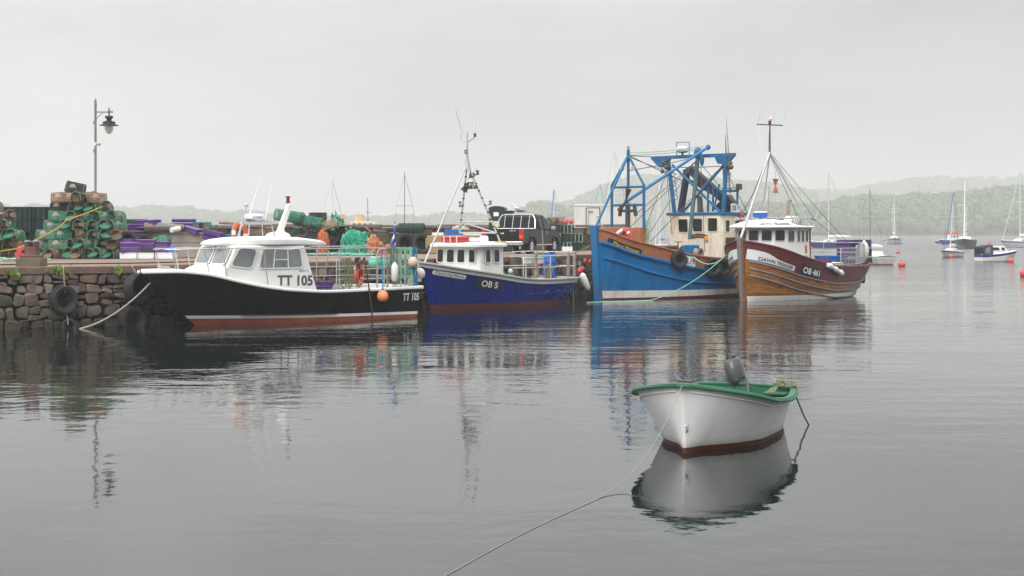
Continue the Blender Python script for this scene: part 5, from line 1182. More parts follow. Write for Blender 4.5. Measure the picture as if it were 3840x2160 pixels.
f_ = H4.wrap(1.62, nb, 1, .03); mb = MB(); mb.grid(lambda u, v: f_(u * 1.48, v * (.2 + .19 / (1 + math.exp(-(u - .6) * 14)))), 22, 3); mb.build('name_board', M['foam'], B4)
lettering('DAWN TREADER', H4.wrap(1.55, lambda x: nb(x) + .04, 1, .042), 1.2, .12, M['black'], B4, bold=.02)
H4.board(B4, 'number_board', 2.02, 1.36, lambda x: nb(x) - .03, .40, M['black'], out=.025, rounded=.04)
lettering('OB 461', H4.wrap(2.16, lambda x: nb(x) + .06, -1, .04), 1.08, .24, M['foam'], B4, bold=.035)
# wheelhouse
ax, aft, wy = 1.0, 3.55, 1.18; zt4 = 2.90
pl4 = [(ax + .55, wy), (ax + .12, wy * .72), (ax, wy * .25), (ax, -wy * .25), (ax + .12, -wy * .72), (ax + .55, -wy), (aft, -wy), (aft, wy)]
def w4(x, y, z): k = (z - 1.2); return V((x + (.06 * k if x < 2 else -.01 * k), y * (1 - .02 * k), z))
n = len(pl4); mb = MB(); mb.add([w4(x, y, .9) for x, y in pl4] + [w4(x, y, zt4) for x, y in pl4], [tuple(range(n - 1, -1, -1)), tuple(range(n, 2 * n))] + [(k, (k + 1) % n, n + (k + 1) % n, n + k) for k in range(n)])
mb.build('wheelhouse', M['gelcoat'], B4, bevel=.03)
gm4 = [M['galv'], M['glass']]
def wall_win(a, b, u0, u1, z0, z1, fm=gm4, r=.07, fw=.025):
    a, b = V((*a, 0)), V((*b, 0)); d = (b - a); nn = V((d.y, -d.x, 0)).normalized()
    P0, P1 = a.lerp(b, u0), a.lerp(b, u1)
    window(B4, [w4(P0.x, P0.y, z0) + nn * .008, w4(P1.x, P1.y, z0) + nn * .008, w4(P1.x, P1.y, z1) + nn * .008, w4(P0.x, P0.y, z1) + nn * .008], fm, r, fw)
for a, b in zip(pl4[0:5], pl4[1:6]): wall_win(a, b, .10, .90, 2.38, 2.82)
wall_win(pl4[5], pl4[6], .06, .36, 2.36, 2.82)
for u in (.47, .64, .81): wall_win(pl4[5], pl4[6], u, u + .13, 2.34, 2.82, [M['white'], M['glass']], .05, .02)
mb = MB()
prof4 = [(1.06, zt4 - .02), (1.09, zt4 + .03), (1.09, zt4 + .08)]
def rf4(u, v):
    a = u * n; i = int(a) % n; f_ = a - int(a); p0, p1 = V((*pl4[i], 0)), V((*pl4[(i + 1) % n], 0)); c = p0.lerp(p1, f_); cen = V((2.25, 0, 0))
    j = round(v * 7); sc, z = [(.95, zt4 - .01), (1.10, zt4 - .01), (1.12, zt4 + .04), (1.10, zt4 + .09), (.86, zt4 + .22), (.6, zt4 + .31), (.3, zt4 + .35), (.001, zt4 + .36)][j]
    q = cen + (c - cen) * sc; lift = 1.0 if q.x < 2.2 else max(.28, 1 - (q.x - 2.2) / 1.3)
    return V((q.x - (.10 if c.x < 2 and 1 <= j <= 3 else 0), q.y, zt4 + (z - zt4) * (lift if j > 3 else 1)))
mb.grid(rf4, 48, 7); mb.build('roof', M['gelcoat'], B4, angle=50)
def brow(a, b):
    """point on the sloping front of the roof"""
    uu = (3.1 + a * 2.1) / n; v0 = rf4(uu, 3 / 7); v1 = rf4(uu, 4 / 7); return v0.lerp(v1, .15 + .62 * b) + V((-.006, -.008, .014))
lettering('DAWN TREADER', brow, 1.0, 1.0, M['black'], B4, bold=.015)
cv = brow(.55, 1.5); mb = MB(); mb.torus(cv + V((0, 0, .01)), .06, .007, facing(-.5, -.5, .8), 14, 5); mb.torus(cv + V((0, 0, .012)), .025, .007, facing(-.5, -.5, .8), 10, 5); mb.build('roof_emblem', mat('pale_grey_paint', (.4, .4, .4), .6), B4)
# lion banner panel and turquoise handrail on the side
side = lambda x, z, e=0: w4(x, -wy, z) - V((0, .006 + e, 0))
xl = F4.y(3024, 927, -wy).x; mb = MB(); mb.add([side(xl - .11, 1.86), side(xl + .11, 1.86), side(xl + .11, 2.22), side(xl - .11, 2.22)], [(0, 1, 2, 3)]); bn = mb.build('banner_panel', M['yellow'], B4)
mb = MB()
lion = [(-.05, 1.9), (-.02, 1.9), (0, 1.98), (.03, 1.93), (.06, 1.9), (.07, 1.92), (.04, 2.0), (.05, 2.06), (.08, 2.1), (.06, 2.12), (.03, 2.09), (.03, 2.15), (.0, 2.19), (-.05, 2.18), (-.06, 2.14), (-.03, 2.12), (-.07, 2.09), (-.06, 2.07), (-.02, 2.08), (-.08, 2.02), (-.07, 2.0), (-.02, 2.03), (-.03, 1.97)]
mb.add([side(xl + a, z, .006) for a, z in lion], [tuple(range(len(lion)))]); mb.build('rampant_beast', M['red'], bn)
mb = MB(); a, b = side(2.35, 1.78, .06), side(3.3, 1.78, .06); mb.cyl(a, b, .028)
for u in (.08, .5, .92): c = a.lerp(b, u); mb.cyl(c, c + V((0, .08, -.02)), .02)
mb.build('handrail', M['turq'], B4)
mb = MB(); mb.cyl((3.62, -1.12, .8), (3.62, -1.12, 2.95), .045); mb.build('gallows_post', M['maroon'], B4)
# mast
ap = V((2.35, 0, F4.y(2936, 576, 0).z)); mb = MB(); stbd = V((3.6, -1.15, 2.95)); port = V((3.6, 1.15, 2.95)); stem = V((.08, 0, 2.5))
for e_ in (stbd, stem): mb.cyl(e_, ap, .055, .045, 10)
mb.tube([stbd, V((3.62, -1.16, 2.8))], .06); mb.cyl(port, ap, .03)
mb.cyl((1.1, .9, 3.28), (3.6, .9, 3.3), .03); mb.cyl((1.3, -1.0, 3.28), (3.62, -1.14, 3.32), .03); mb.cyl((3.62, -1.14, 3.34), (5.6, -.3, 3.25), .05); mb.cyl((3.6, 1.15, 3.34), (5.6, .5, 3.25), .05); mb.build('tripod_mast', M['steelrail'], B4)
pz = F4.y(2937, 474, 0).z; mb = MB(); mb.cyl(ap, V((2.35, 0, pz)), .04, .03); mb.tube([ap + V((0, .03, -.1)), ap + V((.02, .04, .3)), V((2.38, .03, pz - .3))], .03); mb.tube([ap, V((1.9, .5, 4.3)), V((1.45, .85, 3.3))], .022)
mb.build('mast_pole', M['wire'], B4)
mb = MB(); ca, cb = V((2.35, .62, F4.y(2901, 473, .6).z)), V((2.35, -.60, F4.y(2977, 475, -.6).z)); mb.cyl(ca, cb, .025); mb.build('spreader', M['wire'], B4)
lamp(B4, (2.35, 0, pz), .06, .16, M['lamp_red']); mb = MB(); mb.ball((2.35, -.05, pz + .24), .07, 10, 8); mb.build('gps_dome', M['gelcoat'], B4)
for a, b in ((cb, V((2.35, -.75, F4.y(2985, 375, -.75).z))), (ca, V((2.35, .35, F4.y(2916, 576, .35).z))), (ca, V((2.35, .3, F4.y(2924, 400, .3).z)))):
    mb = MB(); mb.tube([a, a.lerp(b, .5), b], [.026, .021, .015], 5); mb.build('whip_aerial', M['gelcoat'], B4)
mb = MB()
for a, b in ((ap, V((8.7, -.3, 2.2))), (ap + V((0, 0, -.1)), V((7.5, .9, 2.2))), (ap, V((5.6, -.3, 3.25))), (V((5.6, -.3, 3.25)), V((8.6, -.2, 2.25)))): mb.tube([a, a.lerp(b, .5) - V((0, 0, .05)), b], .013, 4)
mb.build('rigging_wire', M['wire'], B4)
mb = MB(); c = V((2.2, .35, F4.y(2924, 806, .3).z)); mb.lathe([(.001, -.14), (.26, -.13), (.30, -.05), (.30, .08), (.26, .12), (.001, .13)], 22, 0, Matrix.Translation(c), mats=[1, 1, 1, 0, 0]); mb.cyl(c - V((0, 0, .3)), c - V((0, 0, .13)), .06); mb.build('radar_dome', [M['gelcoat'], M['blueplastic']], B4)
mb = MB(); ex = F4.y(2955, 800, .2).x; z1 = F4.y(2957, 757, .2).z; mb.cyl((ex, .2, 3.0), (ex, .2, z1), .085, .07, 12); mb.tube([(ex, .2, z1 - .02), (ex + .02, .18, z1 + .05), (ex + .1, .1, z1 + .09)], .06, 8); mb.build('exhaust', mat('rusty_beige_pipe', (.42, .30, .22), .7, var=.2, dirt=(.12, .07, .05), da=.6, ds=4), B4)
wp = lambda v: F4.M @ V(v); t4 = F4.M.to_3x3()
o = thing('life_raft', 'white life raft canister strapped on the aft roof of the varnished boat', 'life raft', wp((3.2, -.55, 3.22)), phi)
mb = MB(); mb.lathe([(.001, -.47), (.10, -.465), (.17, -.40), (.19, -.3), (.195, -.01), (.205, 0), (.195, .01), (.19, .3), (.17, .40), (.10, .465), (.001, .47)], 18, 0, Matrix.Rotation(R(90), 4, 'Y')); mb.build('canister', M['gelcoat'], o)
mb = MB()
for x in (-.3, -.1, .1, .3): mb.torus((x, 0, 0), .2, .012, facing(1, 0), 18, 5)
mb.build('strap', M['wire'], o)
o = thing('day_shape', 'orange net hourglass day shape hanging under the mast of the varnished boat', 'day shape', wp(F4.y(2908, 697, .3)))
mb = MB()
for z in (-.27, .27): mb.torus((0, 0, z), .12, .014, None, 18, 6)
mb.build('hoops', M['creelrust'], o); mb = MB(); mb.lathe([(.115, -.27), (.07, -.12), (.02, 0), (.07, .12), (.115, .27)], 16); mb.build('netting', netmat('orange_hoop_netting', (.5, .16, .08), 50, .6), o)
mb = MB(); mb.cyl((0, 0, .27), (.0, 0, .62), .008, n=4); mb.cyl((0, 0, -.27), (-.1, -.1, -1.0), .008, n=4); mb.build('halyard', M['ropegreen'], o)
# after cage, barrier panels and cargo
sp = []; zc_ = 2.28
for sd in (-1, 1):
    for z in (zc_, 1.85): sp.append([V((4.6, sd * 1.6, z)) if sd > 0 else V((8.2, sd * 1.3, z)), V((7.0, sd * 1.5, z)) if sd > 0 else V((8.5, sd * 1.15, z)), V((8.75, sd * .9, z))])
    for x, y in ((4.7, 1.6), (5.6, 1.58), (6.5, 1.52), (7.6, 1.35), (8.7, .92)):
        if sd > 0 or x > 7: sp.append([V((x, sd * y, 1.25)), V((x, sd * y, zc_))])
for z in (zc_, 1.85, 1.55): sp.append([V((8.75, -.9, z)), V((8.75, .9, z))])
rail_set(H4, B4, sp, M['galv'], 'after_rail', .02)
def barrier(p0, p1, z0, z1, lab):
    o = thing('barrier', lab, 'barrier', wp(p0), phi, 'steel barrier panels on the varnished boat'); d = V(p1) - V(p0); ln = d.length; dn = d.normalized()
    mb = MB(); P = lambda s, z: dn * (s * ln) + V((0, 0, z - p0[2])); mb.tube([P(0, z0), P(0, z1 - .08), P(.03, z1), P(.97, z1), P(1, z1 - .08), P(1, z0)], .022, 8); mb.tube([P(0, z0 + .05), P(1, z0 + .05)], .018); mb.tube([P(0, z0 + .28), P(1, z0 + .28)], .014); mb.build('frame', M['galv'], o)
    mb = MB(); nb_ = max(6, int(ln / .115))
    for k in range(1, nb_): mb.cyl(P(k / nb_, z0 + .05), P(k / nb_, z1), .008, n=5)
    mb.build('bars', M['galv'], o)
barrier((5.15, -1.72, 1.34), (6.75, -1.62, 1.34), 1.34, 2.06, 'left of the two grey barrier panels on the varnished boat')
barrier((6.78, -1.60, 1.32), (8.55, -1.1, 1.38), 1.33, 2.16, 'right of the two grey barrier panels on the varnished boat')
rc = random.Random(2); k = 0; xc0 = F4.y(3162, 908, .2).x + .2; print('xc0', xc0)
for i in range(5):
    for j in range(3):
        x = xc0 + i * .40; z = 1.24 + j * .40; dk_ = rc.random() > .75
        mesh_crate('crate', '%s %s crate in the %s column from left of the stack behind the barriers' % (('lowest', 'middle', 'top')[j], 'dark green' if dk_ else 'purple', ('first', 'second', 'third', 'fourth', 'fifth')[i]), wp((x, .2 - .03 * i + .02 * j, z)), phi + rc.uniform(-.03, .03), (.37, .62, .36), (M['darkcrate'] if dk_ else M['purple'], M['purple'], M['whitecrate'] if rc.random() < .4 else M['purple']), 'purple crates stacked at the stern of the varnished boat', lid=False)
o = thing('tub', 'blue fish tub on the working deck of the varnished boat', 'tub', wp((F4.y(3116, 940, .55).x, .55, 1.0)), phi); mb = MB()
mb.lathe([(.62, 0), (.66, .05), (.74, .62), (.78, .64), (.78, .70), (.71, .70), (.68, .6), (.60, .08), (.001, .07)], 4, 0, Matrix.Rotation(R(45), 4, 'Z')); mb.build('body', M['blueplastic'], o, bevel=.03); 
mb = MB(); mb.torus((0, -.56, .5), .09, .018, facing(0, 1), 12, 6); mb.build('handle', M['black'], o)
o = thing('fish_box', 'white fish box below the blue tub on the varnished boat', 'box', wp((F4.y(3112, 965, -.75).x, -.75, 1.02)), phi); mb = MB(); mb.box((0, 0, .2), (1.3, .55, .4)); mb.box((0, 0, .41), (1.36, .6, .05)); mb.build('body', M['white'], o, bevel=.03); mb = MB(); mb.box((0, -.3, .25), (.3, .02, .06)); mb.build('handle', M['galv'], o)
mesh_crate('crate', 'purple crate against the wheelhouse side door of the varnished boat', wp((3.35, -1.45, 1.36)), phi, (.55, .3, .22), (M['purple'], M['purple'], M['whitecrate']), 'loose crates on the varnished boat', lid=False)
mesh_crate('crate', 'purple crate tipped up beside the maroon post', wp((4.15, -1.5, 1.3)), phi + .2, (.6, .4, .38), (M['purple'], M['purple'], M['darkcrate']), 'loose crates on the varnished boat', lid=False, tilt=(0, .25))
mesh_crate('crate', 'dark crate between the purple crate and the maroon post', wp((3.75, -1.52, 1.25)), phi, (.32, .3, .30), (M['darkcrate'], M['darkcrate'], M['darkcrate']), 'loose crates on the varnished boat', lid=False)
mesh_crate('crate', 'yellow crate on the bulwark of the varnished boat', wp((4.7, -1.6, 1.2)), phi, (.42, .3, .22), (M['lemon'], M['lemon'], M['lemon']), 'loose crates on the varnished boat', lid=False)
mesh_crate('crate', 'turquoise crate below the barrier on the varnished boat', wp((5.9, -1.4, 1.08)), phi, (1.9, .3, .26), (M['turq'], M['turq'], M['turq']), 'loose crates on the varnished boat', lid=False)
o = thing('net_heap', 'heap of brown netting and creel rope behind the maroon post', 'net heap', wp((4.2, .1, 1.0)), phi); mb = MB()
mb.grid(lambda u, v: V((.42 * math.sin(math.pi * v) * math.cos(6.283 * u), .42 * math.sin(math.pi * v) * math.sin(6.283 * u), .55 - .6 * math.cos(math.pi * v))) * (1 + .18 * noise.noise(V((math.cos(6.283 * u) * 3, math.sin(6.283 * u) * 3, v * 5)))), 24, 14); mb.build('mound', M['ropeolive'], o)
mb = MB()
for k in range(26):
    a = rc.uniform(0, 6.3); z = rc.uniform(.1, 1.0); mb.tube([V((.44 * math.cos(a + j * .3), .44 * math.sin(a + j * .3), z + rc.uniform(-.1, .1))) for j in range(5)], .014, 4)
mb.build('twine', M['ropebeige'], o)
zf = F4.y(3285, 938, -.95).z
o = thing('fender', 'large white fender hanging at the stern rail of the varnished boat', 'fender', wp((8.8, -.98, zf)))
mb = MB(); mb.lathe([(.001, -.42), (.10, -.39), (.18, -.26), (.20, 0), (.18, .2), (.12, .33), (.05, .39), (.04, .45), (.001, .46)], 18); mb.build('body', M['gelcoat'], o); mb = MB(); mb.cyl((0, 0, .44), (-.02, .05, .72), .015, n=5); mb.build('lanyard', M['ropebeige'], o)
o = thing('fender', 'three lobed white fender lying along the maroon bulwark', 'fender', (0, 0, 0)); mb = MB(); pf = []
for k in range(25):
    f_ = k / 24; pf.append((.13 * (1 - .28 * abs(math.cos(3 * math.pi * f_))) if 0 < k < 24 else .001, f_ * 1.25))
fa = H4.p(H4.t_at(3.55, 1.42), 1.42, -1, .12); fb = H4.p(H4.t_at(4.95, 1.0), 1.0, -1, .14); fd = (fb - fa); mb.lathe([(a, z * fd.length / 1.25) for a, z in pf], 16, 0, Matrix.Translation(fa) @ V((0, 0, 1)).rotation_difference(fd.normalized()).to_matrix().to_4x4()); mb.build('body', M['foam'], o); o.matrix_world = F4.M.copy()
mb = MB(); mb.cyl(fb, fb + V((.05, .08, .35)), .01, n=5); mb.build('lanyard', M['ropebeige'], o)
tyre(wp(V((9.05, -.75, F4.y(3287, 1030, -.7).z))), .33, .14, facing(*(t4 @ V((.6, -1, 0)))), 'black tyre fender hung at the stern of the varnished boat')

# ================================================================== white dinghy in front
phi = R(66); F5 = Frame((2.08, 17.50, 0), phi); L5 = 3.1
B5 = thing('dinghy', 'small white dinghy with green gunwale moored alone in the foreground', 'dinghy', F5.loc, phi)
s5 = interp([0, .45, 1.1, 2.1, 3.1], [.86, .74, .60, .54, .54]); sh5 = lambda t: s5(t * L5)
H5 = Hull(L5, sh5, interp([0, .04, .1, .18, .3, .5, .75, 1], [.03, .27, .53, .75, .88, .92, .84, .67]), interp([0, .1, .25, .45, .7, 1], [.02, .12, .44, .66, .68, .55]), lambda z: .15 * max(0, 1 - max(z, -.2) / .87) ** .8 , lambda z: .10 * (z - .5), .16, .95)
H5.shell('hull', [(lambda t: -.16, 0), (lambda t: .072 - .006 * t, 1), (sh5, 1)], [M['oxblood'], M['dinghywhite']], B5, sub=8, nst=56)
mb = MB()
for sd in (-1, 1):
    def inr(u, v, sd=sd): t = .06 + .93 * u; z = .12 + (sh5(t) - .01 - .12) * v; return V((H5.x(t, z) + .05 * (1 - u), sd * max(H5.half(t, z) - .05, .004), z))
    mb.grid(inr, 30, 6)
mb.grid(lambda u, v: V((H5.x(.12 + .87 * u, .12), (2 * v - 1) * max(H5.half(.12 + .87 * u, .12) - .05, .01), .12)), 24, 4)
a = H5.p(1, .1, -1); c = H5.p(1, sh5(1), -1); mb.add([V((a.x - .04, a.y + .03, .1)), V((a.x - .04, -a.y - .03, .1)), V((c.x - .04, -c.y - .03, c.z)), V((c.x - .04, c.y + .03, c.z))], [(0, 1, 2, 3)])
mb.build('inner_lining', M['dinghygreen'], B5, angle=60)
mb = MB()
rim = [H5.p(t, sh5(t) + .012, -1, .0) for t in [(k / 36) ** 1.5 for k in range(36, -1, -1)]]; rim += [V((v.x, -v.y, v.z)) for v in rim[::-1]][1:]
mb.strip(rim, .078, .038)
e0, e1 = rim[0], rim[-1]; mb.strip([e0, V((e0.x + .02, 0, e0.z + .02)), e1], .09, .05); mb.build('gunwale', M['dinghygreen'], B5, bevel=.014, seg=3)
mb = MB(); mb.tube([v + V((0, (-.052 if v.y < 0 else .052), -.02)) if abs(v.y) > .05 else v + V((-.05, 0, -.02)) for v in rim], .022, 6); mb.build('rubbing_cord', mat('green_rubber_band', (.02, .13, .06), .6, var=.15), B5)
mb = MB()
for x, zz_ in ((.75, .52), (1.6, .34), (2.5, .34)):
    t = (x - .14) / L5; hb = min(H5.half(t, zz_), H5.half(t + .08, zz_)) - .05; t = x / L5; mb.box((H5.x(t, zz_), 0, zz_), (.26, 2 * hb, .03))
mb.build('thwart', M['dinghygreen'], B5, bevel=.006)
mb = MB(); 
for sd in (-1, 1):
    t = .93; hb = H5.half(t, .5) - .05; mb.box((H5.x(t, .48), sd * (hb - .16), .49), (.3, .34, .03))
mb.build('quarter_knee', M['dinghygreen'], B5, bevel=.006)
mb = MB(); mb.tube([(.125, -.02, .26), (.10, -.05, .30), (.11, -.05, .36), (.10, -.02, .34)], .012); mb.build('bow_eye', M['stainless'], B5)
mb = MB(); 
for y in (-.07, .07): mb.cyl((.16, y, .82), (.16, y, .90), .014)
mb.cyl((.16, -.10, .90), (.16, .10, .90), .016); mb.build('bow_cleat', M['wire'], B5)
mb = MB(); H5.rail(mb, lambda t: sh5(t) - .075, .014, .022, .01, 1, .004, n=44); mb.build('moulding', M['dinghywhite'], B5, bevel=.004)
dw = M['dinghywhite'].node_tree; N = dw.nodes; Lk = dw.links.new                  # scum line left by the harbour water, and fender scuffs
tc = N.new('ShaderNodeTexCoord'); sx = N.new('ShaderNodeSeparateXYZ'); Lk(tc.outputs['Object'], sx.inputs[0])
nz = N.new('ShaderNodeTexNoise'); nz.inputs['Scale'].default_value = 9; nz.inputs['Detail'].default_value = 6; Lk(tc.outputs['Object'], nz.inputs['Vector'])
a_ = N.new('ShaderNodeMath'); a_.operation = 'MULTIPLY_ADD'; a_.inputs[1].default_value = -.16; Lk(nz.outputs['Fac'], a_.inputs[0]); Lk(sx.outputs['Z'], a_.inputs[2])
mr = N.new('ShaderNodeMapRange'); mr.inputs[1].default_value = -.01; mr.inputs[2].default_value = .085; mr.inputs[3].default_value = .55; mr.inputs[4].default_value = 0; Lk(a_.outputs[0], mr.inputs[0])
bs_ = N['Principled BSDF']; src = bs_.inputs['Base Color'].links[0].from_socket
x = N.new('ShaderNodeMix'); x.data_type = 'RGBA'; Lk(mr.outputs[0], x.inputs[0]); Lk(src, x.inputs[6]); x.inputs[7].default_value = (.34, .30, .19, 1); Lk(x.outputs[2], bs_.inputs['Base Color'])
# outboard, tilted a little
mo = thing('outboard_motor', 'grey outboard motor clamped on the green dinghy transom', 'outboard motor', F5.M @ V((3.14, .10, .33)), phi, rot=(R(-14), R(4), phi))
mb = MB(); prof = [(.001, .635), (.09, .625), (.135, .57), (.158, .45), (.162, .32), (.145, .19), (.115, .10), (.10, .06)]
mb.lathe(prof, 26, 0, Matrix.Translation((.10, 0, 0)) @ Matrix.Diagonal((1.35, .88, 1, 1))); mb.build('cowl', M['motor'], mo, angle=60)
mb = MB(); mb.lathe([(.10, .08), (.125, .12), (.128, .15), (.11, .16)], 24, 0, Matrix.Translation((.10, 0, 0)) @ Matrix.Diagonal((1.4, .95, 1, 1))); mb.lathe([(.06, .56), (.09, .60), (.08, .645), (.001, .65)], 18, 0, Matrix.Translation((.06, 0, 0)) @ Matrix.Diagonal((1.2, .9, 1, 1))); mb.build('cowl_seal', M['black'], mo)
mb = MB(); mb.lathe([(.05, 0), (.05, .035), (.03, .045), (.001, .045)], 14, 0, Matrix.Translation((-.075, -.02, .27)) @ Matrix.Rotation(R(-96), 4, 'Y')); mb.build('starter_knob', M['black'], mo)
mb = MB(); mb.box((.10, 0, -.22), (.10, .07, .62)); mb.box((.14, 0, -.52), (.34, .02, .03)); mb.lathe([(.045, -.62), (.05, -.5), (.03, -.40)], 12, 0, Matrix.Translation((.12, 0, 0))); mb.build('leg', M['motor'], mo, bevel=.012)
mb = MB(); mb.box((-.02, 0, .0), (.10, .22, .16)); mb.box((.08, 0, .05), (.2, .14, .08)); mb.build('clamp_bracket', M['black'], mo, bevel=.01)
mb = MB()
for k in range(3):
    a = k * 2.094; mb.box((.25, math.cos(a) * .06, -.56 + math.sin(a) * .06), (.015, .06, .05), M=Matrix.Rotation(a, 3, 'X'))
mb.cyl((.2, 0, -.56), (.27, 0, -.56), .02); mb.build('propeller', M['black'], mo)
mb = MB(); ti = mo.matrix_basis.inverted(); mb.tube([(.0, -.10, .30), (-.02, -.17, .32), (-.08, -.19, .28), (-.22, -.21, .05), (-.30, -.22, -.03)], .020, 8); tl = mb.build('tiller', M['motor'], mo)
mb = MB(); mb.cyl((-.20, -.208, .085), (-.34, -.225, -.085), .026); mb.build('tiller_grip', M['black'], tl)
wp = lambda v: F5.M @ V(v)
st = wp((L5 * .97, -.68, .60)); far_end = on(3033, 1594, 0)
o = rope('mooring_rope', [st, st.lerp(far_end, .3) - V((0, 0, .02)), st.lerp(far_end, .7) - V((0, 0, .03)), far_end, far_end - V((0, 0, .3))], .012, mat('weedy_rope', (.09, .085, .06), .9, var=.3, vs=25), 'short dark stern rope from the dinghy into the water')
mb = MB()
for k in range(16):
    c = wp((L5 * .95 + rc.uniform(-.1, .08), -.60 + rc.uniform(-.12, .1), .60 + rc.uniform(-.01, .05))); mb.tube([c + V((rc.uniform(-.09, .09), rc.uniform(-.07, .07), rc.uniform(-.03, .04))) for j in range(5)], .009, 5)
for k in range(5): c = wp((L5 * .95, -.55, .60)); mb.tube([c, c + V((-.08 - .02 * k, -.04, -.05)), c + V((-.16 - .03 * k, -.1, -.18)), c + V((-.2 - .03 * k, -.16, -.26))], .009, 5)
tag(mb.build('rope_tangle', M['ropeolive']), 'tangle of olive rope on the right stern corner of the dinghy', 'rope')
b0 = wp((.14, -.03, .875)); w0 = on(2330, 1852, 0); e0 = on(1690, 2150, -.0)
bb = wp((-.05, -.03, .85)); pts = [wp((.3, -.02, .85)), b0] + [V((bb.x + (e0.x - bb.x) * f_ + .05 * math.sin(f_ * 6.28), bb.y + (e0.y - bb.y) * f_, .86 * max(0, 1 - f_ / .47) ** 1.75 + .003)) for f_ in [k / 40 for k in range(53)]]
rope('mooring_rope', pts, .005, mat('straw_rope', (.27, .27, .19), .9, var=.2, vs=30), 'long pale bow rope running from the dinghy along the water')
# ================================================================== moored yachts, launches and buoys further out
def simple_hull(root, L, beam, free, mats, bow_up=.35, stripe=True, transom=.75, boot=None):
    sh = lambda t: free * (1 + bow_up * (1 - t) ** 2)
    Hh = Hull(L, sh, lambda t: beam / 2 * min(1, (max(t, .004) / .45) ** .6) * (1 - (1 - transom) * max(0, (t - .55) / .45) ** 1.5), lambda t: beam / 2 * .86 * min(1, (max(t, .002) / .5) ** .8) * (1 - (1.15 - transom) * max(0, (t - .5) / .5) ** 1.4), lambda z: L * .10 * (1 - z / free), lambda z: L * .05 * (z - free) , .3, .8)
    Hh.shell('hull', [(lambda t: -.3, 0), (lambda t: .08, 1), (lambda t: sh(t) * .72, 2), (lambda t: sh(t) * .86, 1), (sh, 1)], mats, root, nst=24, sub=2)
    mb = MB(); Hh.deck(mb, sh, 0, 1, .02, 16, camber=.08); mb.build('deck', M['gelcoat'], root)
    return Hh, sh
def yacht(name, label, WX, WY, phi, L, mastY, hullmat, stripemat, boom=None, leanX=0, canopy=None, mizzen=None, stay=True, furl=None, group='yachts on moorings', spread=.45, cut=None, mastmat=None, beam=None, bottom=None):
    """sloop lying to her mooring; WX, WY the middle of her waterline in the picture"""
    c = on(WX, WY); phi = R(phi); org = c - V((math.cos(phi), math.sin(phi), 0)) * L / 2
    root = thing(name, label, 'yacht', org, phi, group)
    free = .105 * L if L < 9 else .1 * L
    Hh, sh = simple_hull(root, L, beam or L * .31, free, [bottom or M['antifoul'], hullmat, stripemat])
    mb = MB(); x0, x1 = .32 * L, .68 * L; hw = L * .085; zt = free * 1.05 + L * .055
    mb.hexa([V((x0 - .05 * L, -hw, free)), V((x1, -hw, free)), V((x1, hw, free)), V((x0 - .05 * L, hw, free)), V((x0 + .05 * L, -hw * .8, zt)), V((x1, -hw * .85, zt)), V((x1, hw * .85, zt)), V((x0 + .05 * L, hw * .8, zt))]); co = mb.build('coachroof', M['gelcoat'], root, bevel=.05)
    for sd in (-1, 1):
        for k in range(2):
            xa = x0 + L * (.08 + .13 * k); a = V((xa, sd * hw * .955, free + (zt - free) * .35)); b = V((xa + L * .1, sd * hw * .955, free + (zt - free) * .35)); up_ = V((0, -sd * hw * .06, (zt - free) * .4))
            qq = [a, b, b + up_, a + up_] if sd < 0 else [b, a, a + up_, b + up_]; window(root, qq, [M['gelcoat'], M['glass']], .06, .02)
    zm = EYE + (HOR - mastY) / FOC * c.y; mx_ = .42 * L; mm = mastmat or M['white']; mr_ = .045 if c.y < 180 else .07
    mb = MB(); lean = V((0, 0, 0)) if not leanX else (Matrix.Rotation(-phi, 3, 'Z') @ V((leanX / FOC * c.y, 0, 0)))
    top = V((mx_, 0, zm)) + lean; base = V((mx_, 0, zt - .1)); mb.cyl(base, top, mr_ * 1.15, mr_ * .8, 8); sp_ = base.lerp(top, .55)
    mb.cyl(sp_ + V((0, -L * spread * .25, 0)), sp_ + V((0, L * spread * .25, 0)), mr_ * .45, n=5); mb.cyl(top, top + V((0, 0, .35)), mr_ * .3, n=4); mb.build('mast', mm, root)
    mb = MB(); rr = max(.008, c.y * .00006)
    for sd in (-1, 1): mb.tube([top, sp_ + V((0, sd * L * spread * .25, 0)), V((mx_ + .1, sd * L * .14, free))], rr, 4)
    mb.tube([top, V((L * .985, 0, free))], rr, 4); mb.build('standing_rigging', M['wire'], root)
    if stay: mb = MB(); mb.cyl(top.lerp(base, .04), V((.02 * L, 0, sh(0))), mr_ * (.55 if not furl else .9), mr_ * (.6 if not furl else 1.1), 8); mb.build('furled_jib', furl or M['white'], root)
    mb = MB(); bz = zt + L * .07; mb.tube([V((mx_, 0, bz)), V((mx_ + L * .2, 0, bz + .02)), V((L * .86, 0, bz - .03))], [mr_ * 2.6, mr_ * 2.8, mr_ * 1.4], 8); mb.build('furled_mainsail', boom or M['gelcoat'], root)
    sp2 = []
    for sd in (-1, 1):
        pts = [V((Hh.x(t, sh(t)), sd * max(Hh.half(t, sh(t)) - .06, .02), sh(t) + .55)) for t in (.02, .15, .35, .6, .85, 1)]; sp2.append(pts)
        for t in (.02, .2, .45, .7, .97): p_ = Hh.p(t, sh(t), sd, -.06); sp2.append([p_, p_ + V((0, 0, .55))])
    sp2.append([V((L * .99, -Hh.half(1, free) + .06, free + .55)), V((L * .99, Hh.half(1, free) - .06, free + .55))]); rail_set(None, root, sp2, M['galv'], 'guard_rail', max(.012, c.y * .00008))
    if canopy:
        mb = MB(); mb.grid(lambda u, v: V((x1 + L * .12 * (u - .3), hw * 1.1 * math.cos(math.pi * v), zt - .05 + L * .075 * math.sin(math.pi * v) * (1 - .3 * u))), 4, 10); mb.build('spray_hood', canopy, root)
